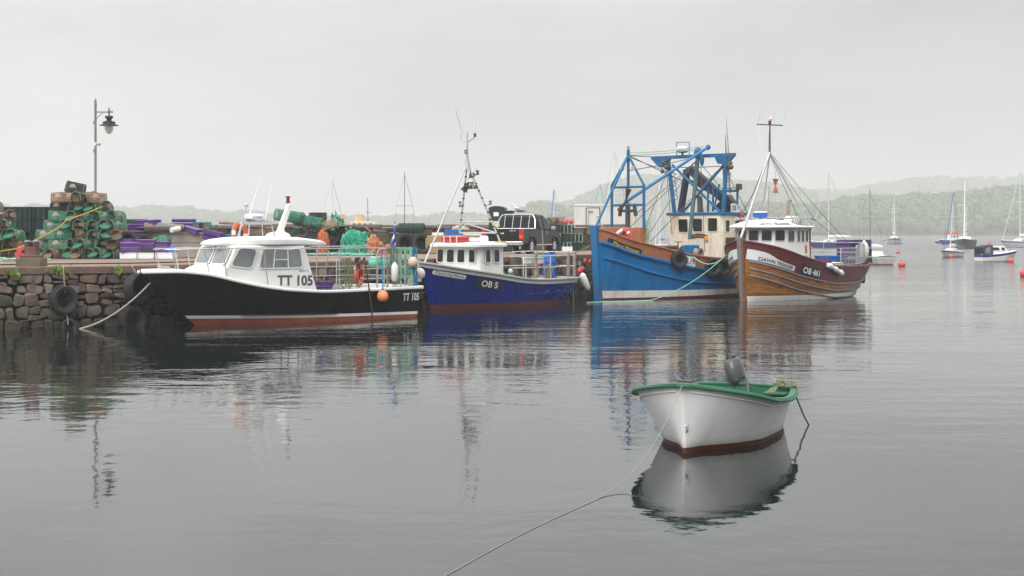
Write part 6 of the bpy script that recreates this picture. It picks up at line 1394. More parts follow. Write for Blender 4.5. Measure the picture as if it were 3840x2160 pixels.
    if mizzen: mz = EYE + (HOR - mizzen) / FOC * c.y; mb = MB(); mb.cyl((L * .88, 0, free), (L * .88, 0, mz), mr_, mr_ * .7, 8); mb.cyl((L * .88, -.5, mz * .6), (L * .88, .5, mz * .6), .03, n=5); mb.build('mizzen_mast', M['white'], root)
    return root, Hh, sh
W_, NV_, GRN = M['gelcoat'], M['navy'], mat('dark_green_hull', (.012, .04, .035), .35, var=.1)
yacht('yacht', 'white yacht with red stripe, red hood and mizzen mast off the wooded shore', 3352, 915, 78, 10.5, 722, W_, M['red'], canopy=M['red'], mizzen=760, beam=3.3)
yacht('yacht', 'weathered white yacht lying just beyond the varnished boat stern', 3272, 990, -84, 6.6, 714, mat('stained_white_hull', (.66, .64, .58), .45, var=.06, dirt=(.4, .38, .3), da=.5), W_, leanX=-2, stay=False, beam=2.3, spread=.6, mastmat=M['greywood'])
yacht('yacht', 'little white sloop bow-on with navy line and blue furled jib', 3567, 964, 58, 5.6, 714, W_, NV_, leanX=14, furl=M['bluetarp'], beam=2.1)
yacht('yacht', 'dark green hulled ketch with two white masts and furled white jib', 3620, 931, 70, 12.0, 670, GRN, GRN, leanX=0, furl=M['gelcoat'], mizzen=775, boom=M['black'], beam=3.7)
yacht('yacht', 'blue hulled yacht seen behind the blue tub of the varnished boat', 3122, 930, -28, 8.5, 647, NV_, NV_, beam=2.8)
yacht('yacht', 'white cruising yacht cut by the far right edge of the view', 3838, 927, 20, 9.5, 640, W_, M['bluetarp'], canopy=M['bluetarp'], beam=3.0)
yacht('yacht', 'yacht whose tall pale mast rises behind the fore gallows of the trawler', 2316, 966, 60, 9.0, 566, W_, NV_, beam=2.8)
yacht('yacht', 'yacht whose short mast shows over the white lorry body', 2255, 942, 70, 8.0, 683, W_, M['red'], beam=2.5, furl=M['turq'])
yacht('yacht', 'white yacht with blue sail cover between the trawler casing and wheelhouse', 2478, 962, 75, 8.0, 666, W_, NV_, boom=M['bluetarp'], beam=2.6)
yacht('yacht', 'yacht with its mast seen through the trawler gantry', 2612, 950, 60, 8.0, 640, W_, W_, beam=2.5)
yacht('yacht', 'yacht with a thin mast seen between the trawler and the varnished boat', 2893, 938, 40, 8.0, 700, W_, W_, beam=2.5, mastmat=M['greywood'])
yacht('yacht', 'yacht with a blue stay seen over the creels by the pickup', 2081, 936, 75, 8.0, 706, W_, NV_, furl=M['bluetarp'], beam=2.5)
yacht('yacht', 'yacht with a dark single mast over the parapet wall', 1527, 961, 70, 9.0, 655, NV_, W_, stay=False, beam=2.8, mastmat=M['wire'])
yacht('yacht', 'yacht with a tall white mast over the heap of green nets', 1256, 945, 70, 9.5, 675, W_, NV_, beam=2.8)
# motor boats
c = on(3745, 981); ph = R(188)
mc = thing('motor_cruiser', 'navy and white motor cruiser with a dark canopy at its stern', 'motor boat', c + V((1.72, .15, 0)), ph, 'motor boats on moorings')
sh = lambda t: .62 + .42 * (1 - t) ** 1.6; Lc = 3.75
Hc = Hull(Lc, sh, interp([0, .08, .25, .5, 1], [.02, .35, .78, .95, .85]), interp([0, .15, .4, 1], [.02, .25, .75, .8]), lambda z: .45 * (1 - z), lambda z: 0, .2, .8)
Hc.shell('hull', [(lambda t: -.2, 0), (lambda t: .05, 1), (lambda t: sh(t) - .22, 2), (sh, 3)], [M['antifoul'], W_, M['navy'], M['navy']], mc, nst=24, sub=2)
mb = MB(); Hc.deck(mb, sh, 0, 1, .02, 14); mb.build('deck', W_, mc)
mb = MB(); mb.hexa([V((1.0, -.62, .8)), V((2.9, -.72, .62)), V((2.9, .72, .62)), V((1.0, .62, .8)), V((1.5, -.52, 1.42)), V((2.85, -.62, 1.45)), V((2.85, .62, 1.45)), V((1.5, .52, 1.42))]); mb.build('cabin', W_, mc, bevel=.04)
for a, b in ((1.42, 1.85), (1.95, 2.7)):
    for sd in (1, -1):
        f0, f1 = (a - 1.0) / 1.9, (b - 1.0) / 1.9; y0 = sd * (.635 + .03); qq = [V((a, y0, 1.03)), V((b, y0, 1.0)), V((b, y0 - sd * .055, 1.34)), V((a + .12, y0 - sd * .055, 1.34))]; window(mc, qq if sd < 0 else [qq[1], qq[0], qq[3], qq[2]], [W_, M['glass']], .04, .03)
mb = MB(); mb.grid(lambda u, v: V((2.7 + 1.05 * u, .80 * math.cos(math.pi * v) * (1 + .04 * u), .62 + (.92 - .42 * max(0, u - .35) ** 1.5) * min(1, 2.4 * math.sin(math.pi * v)))), 6, 16); mb.build('canopy', mat('navy_canvas', (.012, .016, .05), .8, var=.2), mc)
mb = MB(); mb.add([V((3.0, .86, .8)), V((3.5, .86, .78)), V((3.45, .86, 1.25)), V((3.0, .86, 1.4))], [(0, 1, 2, 3)]); mb.build('canopy_window', M['greyglass'], mc)
mb = MB(); mb.cyl((2.0, 0, 1.4), (1.95, 0, 2.55), .018, .01, 6); mb.build('whip_aerial', M['galv'], mc)
sp = [[V((.15, sd * .12, 1.3)), V((.6, sd * .5, 1.22)), V((1.1, sd * .66, 1.12))] for sd in (-1, 1)] + [[V((x, sd * y, .9)), V((x, sd * y, 1.25))] for sd in (-1, 1) for x, y in ((.18, .12), (.6, .5), (1.1, .66))]; rail_set(None, mc, sp, M['galv'], 'bow_rail', .014)
c = on(3575, 917); lb = thing('launch', 'blue hulled launch with orange wheelhouse roof behind the green ketch', 'motor boat', c - V((3, 0, 0)), R(8), 'motor boats on moorings')
Hh, sh = simple_hull(lb, 6.5, 2.6, .8, [M['antifoul'], M['navy'], M['navy']]); mb = MB(); mb.box((3.0, 0, 1.55), (2.2, 1.6, 1.4)); mb.build('wheelhouse', W_, lb, bevel=.1); mb = MB(); mb.box((3.0, 0, 2.4), (2.4, 1.8, .42)); mb.build('roof', M['orange'], lb, bevel=.12)
for k in range(3): window(lb, [V((2.1 + k * .66, -.81, 1.5)), V((2.6 + k * .66, -.81, 1.5)), V((2.6 + k * .66, -.81, 2.05)), V((2.1 + k * .66, -.81, 2.05))], [W_, M['glass']], .1, .06)
mb = MB(); mb.cyl((3.1, 0, 2.5), (3.1, 0, 3.8), .05); mb.build('mast', W_, lb)
c = on(3535, 913); dg = thing('dinghy', 'tiny blue and yellow dinghy left of the orange roofed launch', 'dinghy', c - V((2, 0, 0)), R(4)); simple_hull(dg, 5.0, 1.8, .55, [M['bluetarp'], M['bluetarp'], M['lemon']])
c = on(1306, 925); st_ = thing('passenger_boat', 'cream passenger boat with two yellow funnels and a brown mast beyond the parapet', 'passenger boat', c - V((6, 0, 0)), R(6)); Hh, sh = simple_hull(st_, 20, 4.5, 1.5, [M['darkred'], W_, W_])
CRM = mat('cream_superstructure', (.78, .70, .52), .5, var=.05); mb = MB(); mb.box((8, 0, 2.6), (9.5, 3.2, 2.2)); mb.build('deckhouse', CRM, st_, bevel=.08)
mb = MB(); mb.box((8.6, 0, 4.1), (4.6, 2.6, 1.0)); mb.build('upper_deckhouse', CRM, st_, bevel=.08)
for k in range(4): window(st_, [V((6.7 + k * 1.0, -1.31, 3.85)), V((7.35 + k * 1.0, -1.31, 3.85)), V((7.35 + k * 1.0, -1.31, 4.35)), V((6.7 + k * 1.0, -1.31, 4.35))], [CRM, M['glass']], .1, .06)
mb = MB()
FUN = mat('buff_funnel', (.75, .5, .22), .5)
for x in (4.6, 8.1): mb = MB(); mb.cyl((x, 0, 3.5), (x - .1, 0, 5.9), .9, .85, 16); mb.build('funnel', FUN, st_)
mb = MB(); mb.cyl((9.6, 0, 4), (9.5, 0, 9.0), .10, .06, 6); mb.cyl((9.55, -1.2, 6.4), (9.55, 1.2, 6.4), .04); mb.cyl((9.1, 0, 6.3), (10.1, 0, 6.3), .04); mb.build('mast', mat('brown_mast', (.22, .09, .06), .7), st_)
# mooring buoys
BM = mat('coral_red_buoy', (.68, .085, .08), .45, var=.1, dirt=(.75, .3, .25), da=.4, ds=4); bi = 0
for X, Y, r, lab in ((3381, 1000, .29, 'large coral red buoy in open water right of the varnished boat'), (3368, 950, .25, 'coral red buoy beyond the large one, left of the sloop'), (3566, 967, .24, 'coral red buoy touching the little bow-on sloop'), (3790, 984, .26, 'coral red buoy under the bow of the motor cruiser'),
                     (3711, 916, .33, 'flat orange-red buoy in front of the wooded shore'), (3648, 929, .25, 'dark red buoy beside the green ketch'), (3315, 905, .35, 'distant red buoy by the yacht with the red stripe'), (3654, 922, .3, 'pale blue buoy behind the green ketch'), (3381, 914.5, .25, 'small blue buoy right of the red striped yacht'), (3842, 1036, .30, 'orange-red buoy half outside the right edge')):
    m_ = BM if 'blue' not in lab else mat('pale_blue_buoy', (.12, .35, .6), .5)
    o = buoy(on(X, Y) + V((0, 0, r * .62)), r, lab, m_, 'mooring buoys on the water', eyemat=M['wire'], pear=1.0)
# ================================================================== things on the quay
Q = lambda X, d, z=0.0: V(((X - MID) / FOC * d, d, QZ + z))          # a spot on the quay deck
rq = random.Random(21)
# ---- creels
HOOP = {'green_creel_frame': mat('pale_green_binding', (.11, .20, .13), .85, var=.4), 'rusty_creel_frame': mat('tan_binding', (.20, .14, .09), .85, var=.4), 'black_creel_frame': M['wire']}
def creel_proto(name, frame, net, flap=False, L=.66, W=.42, Hh=.37):
    o = thing(name, 'creel', 'creel'); r = .016
    def arch(x, n=9): return [V((x, -W / 2 * math.cos(math.pi * k / n) if 0 < k < n else (-W / 2 if k == 0 else W / 2), .12 * Hh + .88 * Hh * math.sin(math.pi * k / n) ** .75 if 0 < k < n else 0)) for k in range(n + 1)]
    mb = MB()
    mb.tube(arch(0), r, 5)
    mb.tube([(-L / 2, -W / 2, 0), (L / 2, -W / 2, 0), (L / 2, W / 2, 0), (-L / 2, W / 2, 0)], r, 5, closed=True)
    for k in (2, 4, 5, 7): p = arch(0)[k]; mb.cyl((-L / 2, p.y, p.z), (L / 2, p.y, p.z), r * .6, n=4)
    mb.build('frame', frame, o)
    for x in (-L / 2, L / 2): mb = MB(); mb.tube(arch(x), r * 1.25, 5); mb.build('end_hoop', HOOP[frame.name], o)
    mb = MB(); ar = arch(0, 12); mb.grid(lambda u, v: V((-L / 2 + L * u, ar[round(v * 12)].y * .98, ar[round(v * 12)].z * .985 + .003)), 3, 12)
    for x in (L / 2,): mb.add([V((x, p.y * .97, p.z * .97 + .004)) for p in ar], [tuple(range(13))])
    mb.build('netting', net, o)
    mb = MB()
    for sg in (-1, 1): mb.lathe([(.13, .0), (.085, .10), (.06, .17)], 10, 0, Matrix.Translation((sg * .08, sg * W * .46, Hh * .52)) @ Matrix.Rotation(R(90 * sg), 4, 'X'))
    mb.build('funnel', M['netpale'], o)
    if flap:
        mb = MB(); a = R(62); F_ = lambda y, t: V((-L / 2 - t * math.sin(a), y, .02 + t * math.cos(a) * -.0 + .30 * 0 - t * math.cos(a)))
        pts = [F_(W * .44 * math.cos(k * .5236), .2 + .2 * math.sin(k * .5236)) for k in range(12)]
        pts = [V((p.x, p.y, p.z + .18)) for p in pts]; mb.tube(pts, r * .8, 5, closed=True); fl_ = mb.build('end_flap', frame, o); mb = MB(); mb.add(pts, [tuple(range(12))]); mb.build('flap_netting', net, fl_)
    return o
PRO = {'g': creel_proto('creel', M['creelgreen'], M['netgreen']), 'f': creel_proto('creel', M['creelgreen'], M['netgreen'], True), 'b': creel_proto('creel', M['creelrust'], M['netbrown']),
       't': creel_proto('creel', M['creelgreen'], M['netteal']), 'm': creel_proto('creel', M['creelgreen'], netmat('mint_netting', (.09, .22, .16), 40, .42)), 'o': creel_proto('creel', M['creelrust'], netmat('olive_netting', (.11, .12, .065), 40, .46), True), 'k': creel_proto('creel', M['creelblack'], M['netblack']), 'w': creel_proto('creel', M['creelrust'], M['netbrown'], True)}
used = set()
COLN = {'g': 'green', 'f': 'open-ended green', 'b': 'brown', 't': 'teal', 'm': 'pale green', 'o': 'open-ended olive', 'k': 'black', 'w': 'open-ended brown'}
def place(kind, loc, rot, label, group):
    if kind not in used: used.add(kind); o = PRO[kind]
    else: o = copy_tree(PRO[kind])
    o.location = loc; o.rotation_euler = rot; o['label'] = label; o['group'] = group; return o
ROW = ['bottom', 'second', 'third', 'fourth', 'fifth', 'sixth', 'seventh']; ORD = ['first', 'second', 'third', 'fourth', 'fifth', 'sixth', 'seventh', 'eighth', 'ninth', 'tenth']
d0 = 52.6; pxm = d0 / FOC
rows = [(138, 452), (128, 448), (140, 440), (158, 436), (176, 432), (178, 410)]
for ri, (xa, xb) in enumerate(rows):
    x = (xa - MID) * pxm; xe = (xb - MID) * pxm; k = 0; z = QZ + .03 + ri * .345
    while x < xe - .2:
        sideon = (k == 0 and ri > 0) or rq.random() < .12
        kind = rq.choice('gg' if ri > 4 else 'gtm') if sideon else rq.choice('gffffgobwmgf' if ri < 3 else 'gmffgowf')
        if ri == 5 and k < 2: kind = 'k'
        wd = .66 if sideon else .44
        rz = (rq.uniform(-.15, .15) + (math.pi if rq.random() < .5 else 0)) if sideon else (math.pi / 2 + rq.uniform(-.55, .55))
        place(kind, (x + wd / 2, d0 + rq.uniform(-.08, .25) + ri * .06, z + rq.uniform(-.015, .02)), (rq.uniform(-.08, .08), rq.uniform(-.08, .08), rz),
              '%s creel, %s from left in the %s row of the tall creel stack' % (COLN[kind], ORD[min(k, 9)], ROW[ri]), 'creels in the tall stack beside the lamp post')
        x += wd + rq.uniform(-.06, .04); k += 1
for i in range(26):                                                     # the layer behind, seen through the netting
    ri = i % 6; xa, xb = rows[ri]; x = ((xa + 30 + (xb - xa - 50) * ((i // 6) + .5) / 5) - MID) * pxm
    place(rq.choice('ggt'), (x, d0 + .95 + ri * .05, QZ + .03 + ri * .345), (0, 0, rq.uniform(-.3, .3)), 'green creel in the back layer of the tall stack, seen through the front creels', 'creels in the back layer of the tall stack')
for k, (X, kind, rz, zz_) in enumerate(((222, 'b', .1, 0), (262, 'b', .3, .02), (290, 't', 1.4, 0), (325, 'b', 1.2, 0), (352, 'w', .5, -.02))):
    place(kind, ((X - MID) * pxm, d0 + .3, QZ + .03 + 6 * .345 + zz_), (0, rq.uniform(-.12, .12), rz), '%s creel, %s from left in the topmost row of the tall creel stack' % (COLN[kind], ORD[k]), 'creels in the tall stack beside the lamp post')
place('k', ((268 - MID) * pxm, d0 + .4, QZ + 7 * .345 + .05), (.1, .22, .1), 'black creel lying on the very top of the tall creel stack', 'creels in the tall stack beside the lamp post')
d1 = 51.5
for ri in range(6):
    for k, X in enumerate((-62, -18, 26, 60)):
        if (k == 3 and ri > 2) or (ri == 5 and k == 2): continue
        kind = rq.choice('gfbwgb'); place(kind, ((X + rq.uniform(-5, 5) - MID) / FOC * d1, d1 + rq.uniform(-.1, .2), QZ + .03 + ri * .345), (rq.uniform(-.1, .1), rq.uniform(-.1, .1), math.pi / 2 + rq.uniform(-.5, .5)), '%s creel, %s column, %s row of the stack at the left edge' % (COLN[kind], ORD[k], ROW[ri]), 'creels in the stack at the left edge')
# black oblong prawn creels between the two stacks
def box_creel(label, loc, dims, rz, frame, net, group, name='box_creel'):
    o = thing(name, label, 'creel', loc, rz, group); a, b, h = dims[0] / 2, dims[1] / 2, dims[2]; r = .018; mb = MB()
    for z in (0, h): mb.tube([(-a, -b, z), (a, -b, z), (a, b, z), (-a, b, z)], r, 5, closed=True)
    for x in (-a, -a / 3, a / 3, a):
        for y in (-b, b): mb.cyl((x, y, 0), (x, y, h), r, n=5)
    mb.build('frame', frame, o); mb = MB(); mb.box((0, 0, h / 2), (dims[0] - .03, dims[1] - .03, h - .02)); mb.build('netting', net, o)
    mb = MB(); mb.lathe([(.11, 0), (.07, .1), (.05, .16)], 10, 0, Matrix.Translation((0, -b + .005, h * .55)) @ Matrix.Rotation(R(-90), 4, 'X')); mb.build('funnel', M['netblack'], o)
    return o
FT = mat('teal_bound_frame', (.01, .11, .10), .8, var=.4)
nk = 0
for ri, z in enumerate((.02, .50, .98, 1.46)):
    for k, X in enumerate((58, 98, 150)):
        if ri == 0 and k == 1: pass
        box_creel('black oblong creel with teal edging, %s from left, %s layer of the black stack' % (ORD[k], ROW[ri]), Q(X + rq.uniform(-4, 4), 53.6 + rq.uniform(-.1, .1), z), (.52 if k == 1 else .62, .8, .46), rq.uniform(-.06, .06), FT, M['netblack'], 'black oblong creels stacked between the green ones')
def heap(name, label, material, c, size, seed, twine=None, nt_=40, cat='net heap', rough=.35, rz=0.0, tr=.014):
    o = thing(name, label, cat, c, rz); rx, ry, h = size; mb = MB()
    def sf(u, v):
        a = 6.28318 * u; rr = math.sin(v * math.pi / 2); q = V((math.cos(a) * rr * rx, math.sin(a) * rr * ry, h * max(0, math.cos(v * math.pi / 2)) ** .8))
        n1 = noise.noise(V((q.x * 2.2 + seed * 7, q.y * 2.2, q.z * 2.2))); n2 = noise.noise(V((q.x * 6 + seed, q.y * 6, q.z * 6)))
        n3 = noise.noise(V((q.x * 14 + seed, q.y * 14, q.z * 5))); s = 1 + rough * n1 * .9 + rough * .35 * n2 + rough * .5 * n3
        return V((q.x * s, q.y * s, q.z * max(.05, s)))
    mb.grid(sf, 96, 26); mb.build('mound', material, o, angle=180)
    if twine:
        r = random.Random(seed); mb = MB()
        for k in range(nt_):
            u0, v0 = r.random(), r.uniform(.15, 1); du, dv = r.uniform(-.12, .12), r.uniform(-.35, .35)
            mb.tube([sf((u0 + du * j / 6) % 1, min(1, max(.02, v0 + dv * j / 6 + .04 * math.sin(j * 2 + k)))) * 1.02 + V((0, 0, .01)) for j in range(7)], tr, 4)
        mb.build('twine', twine, o)
    return o
heap('float_heap', 'heap of faded red netting under the black creels by the bollard', mat('faded_red_net', (.42, .05, .06), .85, var=.5, vs=9, bump=.02), Q(100, 50.8), (.42, .3, .46), 5, M['pinkred'], 30)
heap('rope_heap', 'loose pale green rope spread on the quay at the left edge', M['ropeolive'], Q(25, 48.6), (.85, .5, .10), 6, M['ropegreen'], 60, 'rope')
heap('rope_heap', 'pale green rope tails on the quay behind the bollard', M['ropeolive'], Q(165, 50.0), (.30, .25, .06), 7, M['ropegreen'], 30, 'rope')
rope('yellow_line', [Q(-40, 49.6, .26), Q(60, 50, .40), Q(140, 51.2, .72), Q(215, 51.6, 1.12), Q(250, 51.7, 1.42), Q(320, 51.8, 1.66), Q(385, 51.9, 1.92)], .022, M['ropeyellow'], 'yellow line stretched across the front of the creel stacks')
# ---- bollard
bl = Q(110, 40.9); bl = V((bl.x, 40.95, QZ)); o = thing('bollard', 'rust brown twin-horned mooring bollard on a mossy concrete plinth', 'bollard', bl)
mb = MB(); mb.box((0, .15, .12), (.72, .62, .26)); mb.build('plinth', mat('mossy_concrete', (.15, .13, .085), .9, var=.3, dirt=(.07, .08, .03), da=.7, ds=3, bump=.012), o, bevel=.03)
bm_ = mat('rusty_iron', (.13, .055, .045), .7, var=.25, dirt=(.07, .035, .03), da=.6, ds=5, bump=.006, bs=20)
mb = MB(); mb.box((0, .15, .28), (.56, .46, .07)); mb.lathe([(.24, .31), (.2, .36), (.19, .50), (.17, .56), (.001, .57)], 18, 0, Matrix.Translation((0, .15, 0)) @ Matrix.Diagonal((1.0, .8, 1, 1)))
for x in (-.12, .12): mb.lathe([(.1, .35), (.085, .6), (.10, .66), (.10, .72)], 14, 0, Matrix.Translation((x, .15, 0)))
mb.lathe([(.06, .0), (.07, .12), (.075, .2), (.001, .22)], 12, 0, Matrix.Translation((-.08, .15, .46)) @ Matrix.Rotation(R(-90), 4, 'Y')); mb.build('casting', bm_, o, bevel=.012)
mb = MB()
for x in (-.12, .12): mb.lathe([(.10, .72), (.085, .745), (.001, .75)], 14, 0, Matrix.Translation((x, .15, 0)))
mb.build('painted_cap', mat('pale_blue_paint', (.22, .32, .45), .6, var=.15), o)
# ---- lamp post
lp = Q(358, 56.5); k_ = 56.5 / FOC; zz = lambda Y: EYE - (Y - HOR) * k_ - QZ
o = thing('street_lamp', 'grey iron lamp post with a black hooded lantern on a side arm', 'street lamp', lp)
pm_ = mat('galvanised_post', (.22, .22, .225), .6, .2, var=.15, dirt=(.2, .11, .06), da=.55, ds=1.8, streak=.4)
mb = MB(); mb.lathe([(.14, 0), (.14, .25), (.10, .9), (.085, 1.1), (.05, 1.2), (.047, zz(395)), (.065, zz(394)), (.065, zz(389)), (.055, zz(387)), (.03, zz(384)), (.055, zz(380)), (.05, zz(377)), (.02, zz(375)), (.012, zz(368)), (.001, zz(366))], 14); mb.build('post', pm_, o)
xl = (409 - 358) * k_; mb = MB(); mb.cyl((0, 0, zz(420)), (xl + .1, 0, zz(420)), .026); mb.cyl((.03, 0, zz(447)), (.30, 0, zz(422)), .014); mb.ball((xl, 0, zz(419)), .06, 10, 8); mb.lathe([(.045, 0), (.05, .05), (.015, .08), (.03, .1), (.008, .16), (.001, .2)], 10, 0, Matrix.Translation((xl, 0, zz(417)))); mb.torus((xl + .12, 0, zz(419)), .045, .014, facing(0, 1), 12, 5); mb.build('arm', pm_, o)
LB = mat('lamp_black', (.02, .02, .021), .5, var=.2); T_ = Matrix.Translation((xl, 0, 0)); mb = MB()
mb.cyl((xl, 0, zz(434)), (xl, 0, zz(424)), .03); mb.lathe([(.001, zz(434)), (.15, zz(435)), (.16, zz(443)), (.10, zz(445)), (.10, zz(453)), (.20, zz(455)), (.245, zz(458)), (.245, zz(465)), (.37, zz(469)), (.38, zz(471)), (.30, zz(471.5)), (.001, zz(470))], 28, 0, T_); mb.build('lantern_hood', LB, o)
gl = bpy.data.materials.new('frosted_lamp_glass'); gl.use_nodes = True; g_ = gl.node_tree.nodes['Principled BSDF']; g_.inputs['Base Color'].default_value = (.82, .83, .82, 1); g_.inputs['Roughness'].default_value = .25; g_.inputs['Transmission Weight'].default_value = .45
mb = MB(); mb.lathe([(.175, zz(471)), (.18, zz(476)), (.165, zz(486)), (.12, zz(496)), (.05, zz(502)), (.001, zz(503))], 22, 0, T_); mb.build('glass_bowl', gl, o)
mb = MB(); mb.box((-.05, 0, zz(460)), (.06, .1, .12)); mb.box((-.05, 0, zz(566)), (.06, .1, .12)); mb.build('bracket', pm_, o, bevel=.01)
mb = MB(); mb.cyl((.04, 0, zz(541)), (.2, -.05, zz(542)), .05, n=10); mb.build('camera_unit', mat('pale_blue_casing', (.25, .38, .45), .5), o); mb = MB(); mb.cyl((0, 0, zz(546)), (0, 0, zz(534)), .055, n=12); mb.build('clip_band', M['foam'], o)
# ---- crates, polystyrene boxes, sheet metal bin and clutter
for i, (X0, X1, lab) in enumerate(((455, 520, 'left'), (520, 585, 'middle'), (588, 660, 'right'))):
    o = thing('foam_box', '%s of three white polystyrene boxes under the purple crates' % lab, 'box', Q((X0 + X1) / 2, 52.2 + .1 * (i % 2)), rq.uniform(-.05, .05), 'white polystyrene boxes under the crates'); w_ = (X1 - X0) / FOC * 52.2 - .02
    mb = MB(); mb.box((0, 0, .10), (w_, .5, .2)); mb.build('tray', M['foam'], o, bevel=.02); mb = MB(); mb.box((0, 0, .215), (w_ + .01, .51, .03)); mb.build('lid', M['foam'], o, bevel=.01)
M['lid'] = mat('lilac_lid_plastic', (.22, .105, .38), .5, var=.15)
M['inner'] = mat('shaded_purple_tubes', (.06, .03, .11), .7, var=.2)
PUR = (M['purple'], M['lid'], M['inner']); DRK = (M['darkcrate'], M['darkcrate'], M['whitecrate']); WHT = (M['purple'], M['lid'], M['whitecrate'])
gq = 'purple crates stacked on the quay'
def cr(X, d, z, L, W, Hh, mats, lab, rz=0, tilt=(0, 0), lid=True): return mesh_crate('crate', lab, Q(X, d, z), rz, (L, W, Hh), mats, gq, lid, tilt)
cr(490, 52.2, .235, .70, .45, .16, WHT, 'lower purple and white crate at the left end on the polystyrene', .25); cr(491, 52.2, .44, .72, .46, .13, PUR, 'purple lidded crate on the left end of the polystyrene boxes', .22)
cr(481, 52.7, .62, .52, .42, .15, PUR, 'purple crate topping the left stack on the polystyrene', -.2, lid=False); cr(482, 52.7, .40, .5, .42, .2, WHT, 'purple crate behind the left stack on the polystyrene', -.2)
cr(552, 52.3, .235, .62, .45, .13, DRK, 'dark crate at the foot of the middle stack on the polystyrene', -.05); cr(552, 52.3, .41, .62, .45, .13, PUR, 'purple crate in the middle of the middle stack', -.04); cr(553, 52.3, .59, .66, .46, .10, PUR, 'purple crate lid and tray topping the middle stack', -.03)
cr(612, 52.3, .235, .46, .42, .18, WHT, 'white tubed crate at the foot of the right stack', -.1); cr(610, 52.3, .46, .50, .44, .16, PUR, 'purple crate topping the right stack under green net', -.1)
heap('net_scrap', 'scrap of green netting draped on the right crate stack', M['netgreen'], Q(602, 52.4, .66), (.34, .22, .20), 12, M['creelgreen'], 12)
o = heap('plastic_bag', 'bright blue plastic bag tucked on the right polystyrene box', M['bluetarp'], Q(645, 52.2, .23), (.16, .14, .24), 13, None, cat='bag', rough=.25)
o = thing('metal_bin', 'grey sheet metal bin with a rolled top edge behind the crates', 'bin', Q(672, 54.9)); w_ = 215 / FOC * 54.5
SM = mat('dull_sheet_metal', (.36, .33, .29), .6, .15, var=.12, dirt=(.22, .16, .11), da=.6, ds=1.3, streak=.35)
mb = MB(); mb.box((0, .5, .47), (w_, 1.0, .94)); mb.build('body', SM, o, bevel=.02); mb = MB(); mb.box((0, .0, .945), (w_ + .05, .12, .05)); mb.box((.38, -.02, .60), (w_ * .62, .05, .04)); mb.build('rim', SM, o, bevel=.01); mb = MB(); mb.box((.38, -.012, .29), (w_ * .62, .03, .56)); mb.build('flap_panel', SM, o, bevel=.008)
o = thing('skip_tub', 'bright orange plastic tub tipped on its side behind the creels', 'tub', Q(440, 55.5, .72), rot=(R(70), R(15), .2)); mb = MB(); mb.lathe([(.30, 0), (.33, .02), (.42, .42), (.46, .45), (.43, .46), (.39, .42), (.30, .05), (.001, .04)], 4, 0, Matrix.Rotation(R(45), 4, 'Z')); mb.build('body', M['yellow'], o, bevel=.02)
o = thing('oil_drum', 'dark drum propping up the orange tub behind the creels', 'drum', Q(440, 56.2)); mb = MB(); mb.lathe([(.3, 0), (.3, .28), (.31, .3), (.3, .32), (.3, .6), (.31, .62), (.3, .64), (.3, .8), (.28, .82), (.001, .81)], 18); mb.build('body', M['wire'], o); mb = MB(); mb.cyl((.15, 0, .8), (.15, 0, .84), .04); mb.build('bung', M['black'], o)
tyre(Q(478, 54.0, .62), .40, .12, facing(.25, -1, .35), 'grey-rimmed tyre leaning behind the left purple crates', 'tyres among the crates'); tyre(Q(540, 53.9, .56), .34, .12, facing(.55, -1, .1), 'pale rimmed wheel leaning against the metal bin', 'tyres among the crates')
cr(518, 55.2, 1.05, .78, .5, .22, PUR, 'purple crate under the black lidded crate on the left of the bin top', .2); cr(514, 55.2, 1.30, .76, .5, .15, DRK, 'dark lidded crate topping the upper left pile', .2); cr(556, 54.9, 1.12, .80, .48, .14, PUR, 'purple lidded crate lower on the upper left pile', -.25); cr(557, 54.9, 1.29, .82, .48, .13, PUR, 'purple lidded crate sloping on the upper left pile', -.22, (0, -.05))
cr(508, 55.0, .80, 1.0, .5, .2, PUR, 'purple crate lying at the left corner of the metal bin', .15)
cr(646, 55.2, 1.18, .84, .5, .12, PUR, 'purple lidded crate sloping left on the upper right pile', .18, (0, -.06)); cr(690, 55.6, 1.02, .80, .5, .3, PUR, 'purple crate under the flat lid of the upper right pile', 0); cr(690, 55.6, 1.37, .82, .5, .10, PUR, 'flat purple lidded crate topping the upper right pile', 0)
cr(720, 55.0, .98, .66, .5, .16, PUR, 'purple crate slipping off the right of the bin top', -.3, (0, .25)); cr(800, 54.8, .66, .74, .5, .18, PUR, 'tilted purple crate at the right end of the metal bin', -.2, (0, .22), False); cr(801, 54.8, .86, .74, .5, .18, PUR, 'tilted purple crate topping the right end pile', -.2, (0, .22), False); cr(806, 55.0, .02, .6, .5, .3, PUR, 'purple crate on the ground right of the metal bin', 0); cr(804, 55.0, .35, .6, .5, .26, DRK, 'dark crate holding up the tilted crates right of the bin', .1)
cr(600, 55.4, .98, .7, .5, .18, DRK, 'dark crate under the rolled mat on the bin top', .1)
box_creel('teal topped box creel at the right of the upper crates', Q(758, 55.6, 1.10), (.60, .5, .26), .05, mat('teal_frame', (.02, .25, .24), .7), M['netbrown'], None); cr(755, 55.7, .98, .6, .5, .10, DRK, 'dark crate beneath the teal topped creel', .05)
o = thing('rolled_mat', 'grey rubber mat rolled into a cone on the bin top', 'mat', Q(620, 54.8, 1.0)); mb = MB(); mb.grid(lambda u, v: V((-.75 + 1.5 * u, (.12 + .16 * (1 - u)) * math.cos(5.2 * v + .4), .16 + (.10 + .14 * (1 - u)) * math.sin(5.2 * v + .4))), 10, 18); mb.build('sheet', mat('grey_rubber_sheet', (.16, .16, .17), .6, var=.15), o); mb = MB(); mb.tube([(-.9, -.28, .18), (-.2, -.3, .22), (.7, -.2, .28)], .012); mb.build('lashing', M['ropeyellow'], o)
